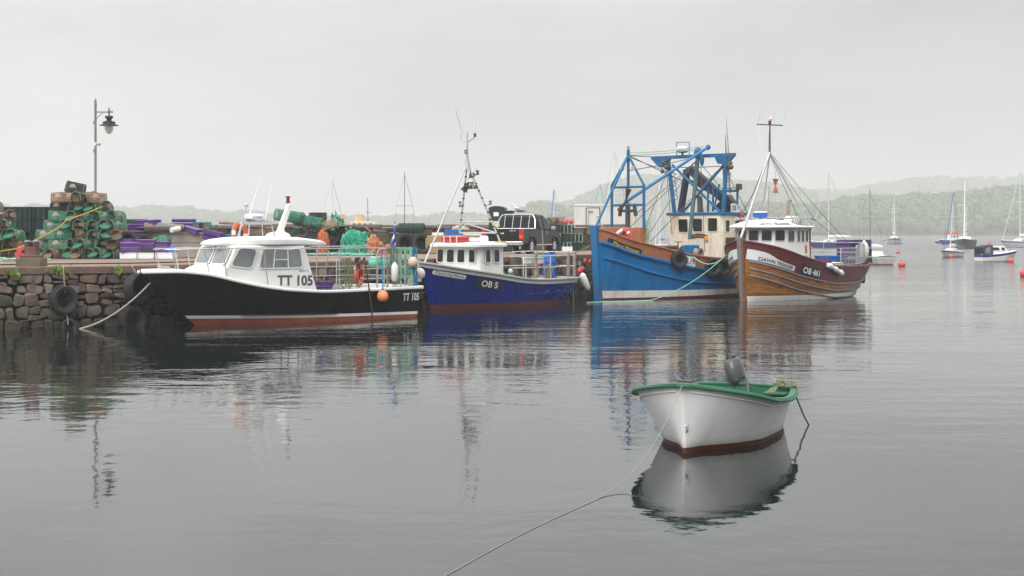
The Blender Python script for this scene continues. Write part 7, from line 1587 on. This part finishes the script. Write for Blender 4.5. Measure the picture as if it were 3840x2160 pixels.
o = thing('pipe', 'short white plastic pipe end poking out on the bin top', 'pipe', Q(672, 54.6, 1.12)); mb = MB(); mb.lathe([(.10, -.4), (.105, 0), (.09, 0), (.085, -.3), (.001, -.3)], 18, 0, Matrix.Rotation(R(75), 4, 'Y') @ Matrix.Rotation(R(-55), 4, 'X')); mb.build('tube', M['foam'], o)
o = thing('tub', 'blue plastic tub standing behind the white wheelhouse roof', 'tub', Q(868, 56.5)); mb = MB(); mb.lathe([(.46, 0), (.5, .05), (.54, .86), (.57, .88), (.53, .9), (.5, .8), (.001, .78)], 4, 0, Matrix.Rotation(R(45), 4, 'Z')); mb.build('body', mat('sea_blue_plastic', (.01, .19, .36), .45, var=.1), o, bevel=.04); mb = MB(); mb.box((0, -.39, .72), (.22, .03, .05)); mb.build('handle', M['black'], o)
o = thing('log', 'weathered round timber lying on top of the parapet', 'log', V(((862 - MID) / FOC * 76, 76.3, 3.22))); mb = MB(); mb.tube([(-.62, 0, .05), (-.2, .02, .02), (.7, .05, -.03)], [.11, .10, .08], 10); mb.build('trunk', M['greywood'], o)
# ---- nets
heap('net_heap', 'black trawl netting piled low behind the white wheelhouse', M['trawlblack'], Q(1205, 62.6), (1.15, .8, .92), 31, M['wire'], 60); heap('net_heap', 'black and green netting piled under the round creels', M['trawlblack'], Q(1105, 63.4), (1.15, .8, 1.05), 32, M['trawl'], 70)
heap('net_heap', 'bright green trawl net heaped at the middle of the quay', mat('bright_green_net', (.008, .27, .165), .85, var=.4, vs=9, bump=.02), Q(1338, 62.0), (.66, .55, .95), 33, M['turq'], 70); heap('net_heap', 'dark green net bundle draped under the brown panel', M['trawl'], Q(1265, 63.0), (.62, .5, 1.10), 34, M['ropegreen'], 50)
heap('net_heap', 'orange net draped over the black netting', M['trawlorange'], Q(1213, 61.8), (.26, .35, 1.02), 35, M['orange'], 30); heap('net_heap', 'orange-brown net bundle tied with mint green rope', M['trawlorange'], Q(1402, 61.9), (.42, .4, .80), 36, M['ropegreen'], 16, tr=.03); heap('net_heap', 'small orange and green net at the right end of the nets', M['trawlorange'], Q(1447, 62.4), (.42, .35, .42), 37, M['trawl'], 30)
heap('net_heap', 'green net pile with a pale rope, highest of the nets', M['trawl'], Q(1262, 64.2, .3), (.42, .5, 1.42), 38, M['ropegreen'], 14, tr=.025)
heap('rope_heap', 'flat blue-grey rope spread along the edge in front of the nets', mat('blue_grey_rope', (.10, .16, .20), .9, var=.4, vs=9, bump=.015), Q(1275, 59.4), (1.5, .4, .10), 39, M['ropegreen'], 70, 'rope')
o = thing('rope_coil', 'thick coil of tan rope resting on the nets', 'rope', Q(1232, 63.2, 1.05)); mb = MB()
for k in range(11): mb.tube([V((.42 * math.cos(a) * (1 + .1 * math.sin(k)), .28 * math.sin(a), .04 * k + .06 * math.sin(a * 2 + k))) for a in [6.283 * j / 18 for j in range(18)]], .028, 5, closed=True)
mb.build('turns', M['ropebeige'], o)
o = thing('panel', 'brown curved panel lying across the green nets', 'panel', Q(1312, 62.4, 1.12)); mb = MB(); mb.grid(lambda u, v: V((-1.0 + 2.0 * u, -.4 + .8 * v, .16 * (1 - abs(2 * u - 1) ** 3) - (.35 * max(0, u - .82) / .18) ** 1.5)), 22, 3); o2 = mb.build('sheet', mat('brown_board', (.17, .11, .08), .8, var=.2), o); sm = o2.modifiers.new('thick', 'SOLIDIFY'); sm.thickness = .05
for X, Y, ln, lab in ((1085, 812, 1.25, 'left of the two round green net creels on the nets'), (1160, 832, 1.3, 'right of the two round green net creels on the nets')):
    p = at(X, Y, 63.2); o = thing('round_creel', lab, 'creel', p, -.25, 'round creels lying on the nets', rot=(0, R(8), -.25)); mb = MB()
    for x in (-ln / 2, -ln / 6, ln / 6, ln / 2): mb.torus((x, 0, 0), .26, .02, facing(1, 0), 18, 5)
    for k in range(5): a = k * 1.2566; mb.cyl((-ln / 2, .26 * math.cos(a), .26 * math.sin(a)), (ln / 2, .26 * math.cos(a), .26 * math.sin(a)), .014, n=4)
    mb.build('hoops', M['creelgreen'], o); mb = MB(); mb.grid(lambda u, v: V((-ln / 2 + ln * u, .255 * math.cos(6.2832 * v), .255 * math.sin(6.2832 * v))), 4, 20); mb.build('netting', netmat('sea_green_netting', (.02, .20, .13), 40, .36), o)
box_creel('black wire box creel tilted at the right of the round creels', at(1192, 832, 63.6), (.7, .5, .4), .3, M['creelblack'], netmat('thin_black_netting', (.03, .05, .05), 40, .35), None)
for X, rzz, lab in ((1518, .5, 'left of two large tyres leaning by the parapet'), (1582, .4, 'right of two large tyres leaning by the parapet')): tyre(Q(X, 64.5, .46), .47, .17, facing(rzz, -1, .18), lab, 'large tyres leaning on the quay')
heap('net_heap', 'dark netting heaped behind the two large tyres', M['trawlblack'], Q(1550, 66.2), (.95, .7, .85), 41, M['trawl'], 50); heap('rope_heap', 'black hose and rope tangle between nets and tyres', M['ropedark'], Q(1462, 64.4), (.42, .4, .55), 42, M['wire'], 40, 'rope')
o = thing('round_creel', 'dark green cylinder creel resting on the two large tyres', 'creel', at(1543, 856, 64.8), -.15, 'round creels lying on the nets'); mb = MB(); ln = 1.15
for k in range(6): mb.torus((-ln / 2 + ln * k / 5, 0, 0), .22, .014, facing(1, 0), 16, 5)
for k in range(8): a = k * .7854; mb.cyl((-ln / 2, .22 * math.cos(a), .22 * math.sin(a)), (ln / 2, .22 * math.cos(a), .22 * math.sin(a)), .011, n=4)
mb.build('hoops', M['creelblack'], o); mb = MB(); mb.grid(lambda u, v: V((-ln / 2 + ln * u, .215 * math.cos(6.2832 * v), .215 * math.sin(6.2832 * v))), 4, 18); mb.build('netting', netmat('dark_green_netting', (.015, .07, .05), 40, .38), o)
# ---- block with trays, oil bank, gull
o = thing('concrete_block', 'pale yellow-brown concrete block behind the small blue boat', 'block', Q(1715, 64.5)); mb = MB(); mb.box((0, .4, .42), (2.9, .8, .84)); mb.build('block', mat('ochre_concrete', (.36, .27, .14), .85, var=.2, dirt=(.2, .15, .09), da=.5), o, bevel=.03)
for X, dz, L_, m_, lab in ((1660, .84, .95, M['foam'], 'white polystyrene lid on the ochre block'), (1700, .84, .85, M['blueplastic'], 'lower blue tray on the ochre block'), (1702, .98, .8, M['blueplastic'], 'upper blue tray on the ochre block'), (1780, .84, 1.0, M['foam'], 'white fish tray on the right of the ochre block')):
    o = thing('fish_tray', lab, 'tray', Q(X, 64.6 + (.3 if X == 1660 else 0), dz), rq.uniform(-.15, .15), 'fish trays on the ochre block'); mb = MB(); mb.box((0, .2, .05), (L_, .5, .02))
    for sy in (0, 1): mb.box((0, -.05 + .5 * sy, .06), (L_, .03, .12))
    for sx in (-1, 1): mb.box((sx * L_ / 2, .2, .06), (.03, .53, .12))
    mb.build('body', m_, o, bevel=.01)
heap('tarpaulin', 'crumpled beige tarpaulin on the blue trays', mat('beige_canvas', (.42, .36, .26), .85, var=.15), Q(1725, 64.8, 1.1), (.40, .25, .20), 45, None, cat='tarpaulin')
o = thing('oil_bank', 'dark green recycling bank with a domed top and paper notices', 'recycling bin', Q(1862, 71.5), -.12); h_ = 2.28; w_ = .80
prof = [(-w_ / 2, 0), (w_ / 2, 0), (w_ / 2, h_ - .16)] + [(w_ / 2 * math.cos(a), h_ - .16 + .16 * math.sin(a)) for a in [math.pi * k / 10 for k in range(1, 10)]] + [(-w_ / 2, h_ - .16)]
mb = MB(); mb.prism(prof, 0, 1.1); mb.build('body', M['darkgreen'], o, bevel=.02); mb = MB(); mb.prism([(a * 1.06, z + (.02 if z > 1 else -9)) for a, z in prof[2:]], -.03, 1.13); mb.build('domed_lid', M['darkgreen'], o, bevel=.01)
mb = MB(); mb.box((.58, .55, 1.0), (.4, 1.0, 2.0)); mb.box((.60, .55, 2.03), (.46, 1.06, .08)); mb.build('side_tank', M['darkgreen'], o, bevel=.03)
for z, h2, w2, m_ in ((1.78, .2, .26, M['foam']), (1.25, .28, .34, mat('pale_yellow_notice', (.72, .6, .3), .7, var=.3, vs=12)), (.62, .22, .3, M['foam'])): mb = MB(); mb.box((-.02, -.012, z + h2 / 2), (w2, .02, h2)); mb.build('notice', m_, o)
# ---- pickup
PA = R(69.5); hR = Q(1994, 62.3); org = V((hR.x, hR.y, QZ))
pk = thing('pickup_truck', 'muddy dark grey double cab pickup parked facing away on the quay', 'pickup truck', org, PA)
PB = mat('charcoal_car_paint', (.010, .009, .0095), .34, var=.2, dirt=(.035, .03, .028), da=.5, ds=1.5, spec=.3); CH = M['stainless']
# local: x forward from the rear axle, y=0 at the right wheel's outer face, +y to the left; z up
BW = 1.92; y0 = -.02
def sec(pts, ya, yb, name, m_, bev=.03, inset=None):
    mb = MB(); n = len(pts); ins = inset or (lambda x, z: 0)
    mb.add([V((x, ya + ins(x, z), z)) for x, z in pts] + [V((x, yb - ins(x, z), z)) for x, z in pts], [tuple(range(n)), tuple(range(2 * n - 1, n - 1, -1))] + [(k, n + k, n + (k + 1) % n, (k + 1) % n) for k in range(n)]); return mb.build(name, m_, pk, bevel=bev)
def archpts(cx, r, n=8): return [(cx + r * math.cos(math.pi * k / n), .36 + r * math.sin(math.pi * k / n)) for k in range(n + 1)]
low = [(-1.12, .52), (-1.12, 1.13), (.95, 1.13), (1.0, 1.10), (2.95, 1.06), (3.55, .98), (3.86, .86), (3.95, .70), (3.95, .42), (3.48, .36)] + [p for p in archpts(3.085, .42)][0:9] + [(2.6, .36), (.46, .36)] + [p for p in archpts(0, .42)][0:9] + [(-.46, .44)]
sec(low, y0, y0 + BW, 'body', PB, .04)
tum = lambda x, z: .02 + max(0, z - 1.08) * .30
sec([(.92, 1.05), (1.02, 1.70), (1.25, 1.78), (2.05, 1.76), (2.30, 1.66), (2.95, 1.05)], y0, y0 + BW, 'cab', PB, .05, tum)
yw = lambda z: y0 + .016 + max(0, z - 1.08) * .30 - .006
GLs = [M['black'], M['glass']]
for (xa, za), (xb, zb_), (xc, zc2), (xd, zd) in ((((1.12), 1.12), (1.66, 1.12), (1.66, 1.66), (1.20, 1.66)), ((1.74, 1.12), (2.72, 1.12), (2.22, 1.64), (1.74, 1.66))):
    window(pk, [V((xa, yw(za), za)), V((xb, yw(zb_), zb_)), V((xc, yw(zc2), zc2)), V((xd, yw(zd), zd))], GLs, .06, .02, .008)
window(pk, [V((.925, y0 + BW - .16, 1.18)), V((.925, y0 + .16, 1.18)), V((.995, y0 + .24, 1.64)), V((.995, y0 + BW - .24, 1.64))], GLs, .06, .02, .008, name='rear_window')
mb = MB(); hb = [V((.55, y0 + .06, 1.14)), V((.70, y0 + .12, 1.55)), V((.76, y0 + .22, 1.72)), V((.78, y0 + .35, 1.76)), V((.78, y0 + BW - .35, 1.76)), V((.76, y0 + BW - .22, 1.72)), V((.70, y0 + BW - .12, 1.55)), V((.55, y0 + BW - .06, 1.14))]; mb.tube(hb, .03, 8); mb.cyl(hb[0], hb[-1], .02)
for k in range(1, 5): y = y0 + BW * k / 5; mb.cyl((.57, y, 1.16), (.77, y, 1.75), .014)
mb.build('roll_bar', CH, pk)
mb = MB(); mb.hexa([V((-1.15, y0 + .02, .55)), V((-1.125, y0 + .02, .55)), V((-1.125, y0 + BW - .02, .55)), V((-1.15, y0 + BW - .02, .55)), V((-1.15, y0 + .02, 1.12)), V((-1.125, y0 + .02, 1.12)), V((-1.125, y0 + BW - .02, 1.12)), V((-1.15, y0 + BW - .02, 1.12))]); tg = mb.build('tailgate', PB, pk, bevel=.01); mb = MB(); mb.box((-1.16, y0 + BW / 2, .92), (.03, .18, .06)); mb.build('handle', CH, tg, bevel=.01)
mb = MB(); mb.box((-1.25, y0 + BW / 2, .50), (.24, BW + .02, .18)); mb.build('rear_bumper', CH, pk, bevel=.03)
for y, sg in ((y0 + .09, 1), (y0 + BW - .09, -1)):
    mb = MB(); mb.box((-1.135, y, .86), (.09, .20, .50)); tl_ = mb.build('tail_light', M['lamp_red'] if False else mat('tail_light_red', (.45, .012, .012), .2, var=.2), pk, bevel=.02); mb = MB(); mb.box((-1.165, y, .78), (.04, .16, .14)); mb.build('indicator', M['orange'], tl_)
mb = MB(); mb.box((-1.376, y0 + BW / 2, .53), (.012, .52, .12)); npl = mb.build('number_plate', M['plate'], pk); lettering('SG09 LHK', flat((-1.384, y0 + BW / 2 + .24, .495), (0, -1, 0), (0, 0, 1)), .48, .07, M['black'], npl, bold=.01)
lettering('HILUX', flat((-1.153, y0 + .62, 1.02), (0, -1, 0), (0, 0, 1)), .3, .045, M['foam'], tg, bold=.01)
for x in (0, 3.085):
    for y, sg in ((y0 + .12, -1), (y0 + BW - .12, 1)):
        o = thing('wheel', None, None); o.parent = pk; o.location = (x, y, .37); T_ = Matrix.Rotation(R(90), 4, 'X')
        mb = MB(); mb.lathe([(.24, -.12), (.33, -.13), (.37, -.09), (.37, .09), (.33, .13), (.24, .12), (.20, .1), (.20, -.1), (.24, -.12)], 26, 0, T_); mb.build('tyre', M['rubber'], o)
        mb = MB(); mb.lathe([(.22, .10), (.235, .11), (.21, .06), (.001, .05)], 22, 0, T_)
        for k in range(6): a = k * 1.0472; mb.beam((0, -.10 if sg < 0 else .1, 0), (.2 * math.cos(a), (-.115 if sg < 0 else .115), .2 * math.sin(a)), .07, .03, up=(0, 1, 0))
        mb.build('rim', CH, o)
for x in (0, 3.085):
    mb = MB(); ap_ = archpts(x, .45, 12); mb.tube([V((a, y0 + .0, z)) for a, z in ap_], .045, 6); mb.build('wheel_arch', PB, pk)
    mb = MB(); mb.box((x - .46, y0 + .12, .32), (.02, .26, .36)); mb.build('mud_flap', M['black'], pk)
mb = MB(); mb.tube([(.55, y0 + .02, .40), (.62, y0 - .07, .42), (2.45, y0 - .07, .42), (2.52, y0 + .02, .40)], .04, 8); mb.build('side_step', CH, pk)
mb = MB(); mb.box((2.62, y0 - .08, 1.16), (.10, .22, .17)); mb.build('door_mirror', M['galv'], pk, bevel=.04)
for x in (1.25, 1.95): mb = MB(); mb.box((x, y0 - .012, .98), (.16, .03, .035)); mb.build('door_handle', CH, pk, bevel=.008)
mb = MB(); 
for x in (.98, 1.70, 2.55): mb.box((x, y0 - .0015, .76), (.012, .004, .58))
mb.build('door_seam', M['black'], pk)
mb = MB(); mb.box((3.90, y0 + .3, .78), (.12, .35, .18)); mb.build('headlight', grl, pk, bevel=.03); mb = MB(); mb.box((3.90, y0 + BW - .3, .78), (.12, .35, .18)); mb.build('headlight', grl, pk, bevel=.03)
gp = pk.matrix_basis @ V((1.35, y0 + BW * .62, 1.785))
gu = thing('gull', 'white gull with grey wings standing on the pickup cab roof, facing left', 'gull', gp, R(176)); gu.scale = (1.2, 1.2, 1.2)
mb = MB(); mb.tube([(.20, 0, .33), (.175, 0, .345), (.14, 0, .345), (.115, 0, .31), (.09, 0, .25), (.03, 0, .19), (-.08, 0, .155), (-.18, 0, .13), (-.27, 0, .11)], [.012, .032, .04, .036, .05, .085, .08, .05, .012], 12); mb.build('body', M['hair'], gu, angle=180)
for sd in (-1, 1):
    mb = MB(); mb.tube([(.06, sd * .06, .22), (-.05, sd * .085, .19), (-.2, sd * .06, .145), (-.34, sd * .02, .115)], [.035, .05, .035, .006], 8); mb.build('wing', M['feathergrey'], gu, angle=180); mb = MB(); mb.cyl((-.02, sd * .03, .12), (-.02, sd * .03, 0), .009, n=6); mb.box((.01, sd * .03, .004), (.06, .03, .008)); mb.build('leg', M['pinkred'], gu)
mb = MB(); mb.cyl((.20, 0, .333), (.255, 0, .32), .013, .004, 8); mb.build('beak', M['beak'], gu)
# ---- lorry body, box creels and floats
lx = Q(2267, 79); o = thing('lorry_body', 'white box lorry body with rust streaks parked behind the creels', 'lorry body', lx, R(-6)); w_, h_ = 3.35, 2.2
CR2 = mat('stained_white_panel', (.70, .69, .64), .55, var=.06, dirt=(.42, .30, .18), da=.6, ds=1.2, streak=.25)
mb = MB(); mb.box((0, 1.0, .25 + h_ / 2), (w_, 2.0, h_)); mb.build('box_body', CR2, o, bevel=.02); mb = MB(); mb.box((0, 1.0, .27 + h_), (w_ + .06, 2.06, .10)); mb.box((0, 1.0, .2), (w_, 2.0, .12)); mb.build('trim', CR2, o, bevel=.02)
FRM = mat('dark_door_frame', (.12, .11, .10), .7, var=.2); mb = MB()
for x in (-1.02, -.26): mb.box((x, -.012, 1.35), (.05, .04, 1.95))
mb.box((-.64, -.012, 2.33), (.8, .04, .05)); mb.build('door_frame', FRM, o)
mb = MB(); mb.box((-.64, -.010, 1.35), (.70, .03, 1.9)); dr = mb.build('door', CR2, o, bevel=.01); mb = MB()
for k in range(5): mb.box((-.87 + .055 * k, -.03, 2.1), (.025, .02, .16))
mb.build('vent', FRM, dr)
mb = MB(); mb.box((-.38, -.04, 1.85), (.16, .04, .04)); mb.box((-.86, -.05, 1.3), (.06, .06, .16)); mb.cyl((-.9, -.04, .5), (-.9, -.04, 2.2), .018); mb.build('latch', M['galv'], dr)
for x in (-1.2, 1.2):
    w2 = thing('wheel', None, None); w2.parent = o; w2.location = (x, .25, .25); mb = MB(); mb.lathe([(.12, -.1), (.24, -.1), (.25, 0), (.24, .1), (.12, .1)], 20, 0, Matrix.Rotation(R(90), 4, 'X')); mb.build('tyre', M['rubber'], w2)
bg_ = 'box creels stacked beside the lorry body'; kk = 0
for ri in range(3):
    for k, X in enumerate((2080, 2122, 2163)):
        if ri == 2 and k == 2: continue
        box_creel('box creel with pale edging, %s from left, %s layer of the stack by the lorry' % (ORD[k], ROW[ri]), Q(X, 73.5 + .1 * k, .02 + ri * .45), (.56, .7, .43), rq.uniform(-.1, .1), M['ropegreen'] if (ri + k) % 2 else M['creelgreen'], M['netblack'], bg_)
for X, lb in ((2075, 'left'), (2100, 'right')): place('b', Q(X, 74.5, 1.38), (0, 0, .8), '%s of two brown creels on the box creels behind the pickup bonnet' % lb, 'brown creels behind the pickup bonnet')
for X, lb in ((2121, 'left'), (2142, 'right')): buoy(Q(X, 73.3, 1.38 + .15), .135, '%s of two pinkish red floats on the box creels' % lb, M['pinkred'], 'floats on the box creels', eyemat=M['ropegreen'])
o = thing('foam_box', 'white polystyrene box in front of the box creels', 'box', Q(2127, 72.5), .05); mb = MB(); mb.box((0, 0, .11), (.52, .35, .2)); mb.build('tray', M['foam'], o, bevel=.015); mb = MB(); mb.box((0, 0, .22), (.53, .36, .03)); mb.build('lid', M['foam'], o, bevel=.01)
# ---- fenders, ropes and ferns on the wall face
def wallpt(X, z, out=.12):
    """the point of the wall face seen at picture column X"""
    best = None
    for i in range(0, int(LT * 20)):
        p, nn = f_edge(i / 20)
        if abs(p.x / p.y - (X - MID) / FOC) < (best[0] if best else 9): best = (abs(p.x / p.y - (X - MID) / FOC), p, nn)
    p, nn = best[1], best[2]; return V((p.x, p.y, z)) + nn * out, nn
f_edge = along(EDGE, .5)[0]
for X, Y, Rr, r, lab in ((231, 1125, .40, .17, 'tyre fender hanging on the stone wall below the bollard'), (492, 1084, .45, .19, 'large tyre fender between the stone wall and the black bow'), (489, 1200, .42, .17, 'dark weedy tyre fender low on the wall beneath the large one')):
    p, nn = wallpt(X, 1.0, .30); z = EYE - (Y - HOR) / FOC * p.y; tyre(V((p.x, p.y, z)), Rr, r, facing(nn.x + .62, nn.y, .08), lab, 'tyre fenders on the stone wall')
    t0, _ = wallpt(X - 4, QZ - .02, .30); t1, _ = wallpt(X + 2, 0, .36)
    if Y < 1190: rope('fender_rope', [V((t0.x - .05, t0.y + .25, QZ + .03)), t0, V((t1.x, t1.y - .05, z + Rr * .8)), V((t1.x, t1.y, z + Rr * .55))], .018, M['ropebeige'], 'rope holding the %s' % lab.split(' hanging')[0].split(' between')[0] + (' below the bollard' if X < 300 else ' by the black bow'))
p, nn = wallpt(251, 0, .34); tyre(V((p.x, p.y, .07)), .21, .08, facing(nn.x, nn.y, .1), 'small half-sunk tyre below the wall fender', 'tyre fenders on the stone wall')
rope('fender_rope', [V((p.x - .1, p.y, .52)), V((p.x - .02, p.y - .05, .3)), V((p.x, p.y - .08, .12))], .016, M['ropebeige'], 'tan rope tied between the wall tyre and the small sunk tyre')
rope('mooring_line', catenary(F1.M @ V((.55, -.15, 1.62)), on(300, 1233, 0), .28, 16) + [on(292, 1236, -.15)], .026, M['ropegrey'], 'thick pale mooring line from the black bow down to the water')
rope('hose', [Q(-40, 41.6, .03), Q(120, 42.6, .03), Q(300, 43.2, .03), Q(480, 43.8, .03), Q(700, 45.8, .03), Q(860, 47.5, .03)], .022, M['ropedark'], 'dark hose lying along the quay edge', cat='hose')
a = F3.M @ H3.p(H3.t_at(3.9, 1.7), 1.72, -1, .0); b_ = F4.M @ V((1.2, 1.1, 2.05))
rope('mooring_line', catenary(a, b_, .45, 16), .026, M['ropegreen'], 'sagging mint green line between the trawler and the varnished bow'); rope('mooring_line', catenary(b_ + V((0, 0, -.03)), on(2440, 1126, 0), .30, 16) + [on(2200, 1134, .004)], .02, M['ropegreen'], 'mint green line from the varnished bow down to the water')
rope('mooring_line', catenary(F2.M @ V((8.0, -.9, .5)), on(2150, 1132, .0), .15, 8), .02, M['ropegreen'], 'green line from the stern of the small blue boat to the water'); rope('mooring_line', catenary(F3.M @ V((.9, .9, 2.2)), Q(2000, 60.0, .02), .25, 10), .022, M['ropeolive'], 'olive line from the trawler bow to the quay')
gr_ = random.Random(9)
for X, n_, sz, dz, lab in ((42, 60, .16, -.16, 'yellow-green fern hanging on the coping at the far left'), (170, 26, .08, -.10, 'small fern tuft under the coping right of the bollard'), (214, 90, .17, -.08, 'bright green fern spreading over the coping'), (438, 60, .15, -.12, 'green fern tuft by the large tyre fender'), (246, 30, .08, -.14, 'tiny fern tuft near the wall tyre')):
    p, nn = wallpt(X, QZ + dz, .16); o = thing('fern', lab, 'fern', p, group='ferns growing on the quay wall'); mb = MB()
    for k in range(n_):
        a = gr_.uniform(0, 6.28); b = V((gr_.gauss(0, sz * .55), 0, gr_.gauss(0, sz * .3))); d = V((math.cos(a) * .7, 0, math.sin(a) * .6)) + nn * gr_.uniform(.3, 1); d.normalize(); l = sz * gr_.uniform(.4, .9); s_ = d.cross(V((gr_.uniform(-1, 1), gr_.uniform(-1, 1), .3))).normalized() * l * .16
        e1 = b + d * l * .6 + V((0, 0, .02)); e2 = b + d * l - V((0, 0, l * .3)); mb.add([b - s_ * .5, b + s_ * .5, e1 + s_, e1 - s_], [(0, 1, 2, 3)]); mb.add([e1 - s_, e1 + s_, e2], [(0, 1, 2)])
    mb.build('fronds', M['leaf'], o)
for i, X in enumerate((1905, 1945, 1985, 2040, 2100)):
    p, nn = wallpt(X, 0, .28); o = thing('timber_pile', 'weathered upright timber on the quay face, %s behind the small blue boat' % ('first from left', 'second from left', 'middle one', 'fourth from left', 'last on the right')[i], 'pile', p, math.atan2(nn.y, nn.x), 'timber piles on the quay face'); mb = MB(); mb.box((0, 0, .55), (.24, .26, 2.4 - .1 * i)); mb.build('baulk', mat('weedy_timber', (.13, .10, .06), .9, var=.3, dirt=(.06, .08, .02), da=.6, ds=2, bump=.01), o, bevel=.02)
for k in list(PRO):
    if k not in used:
        for ch in list(PRO[k].children): bpy.data.objects.remove(ch)
        bpy.data.objects.remove(PRO[k])
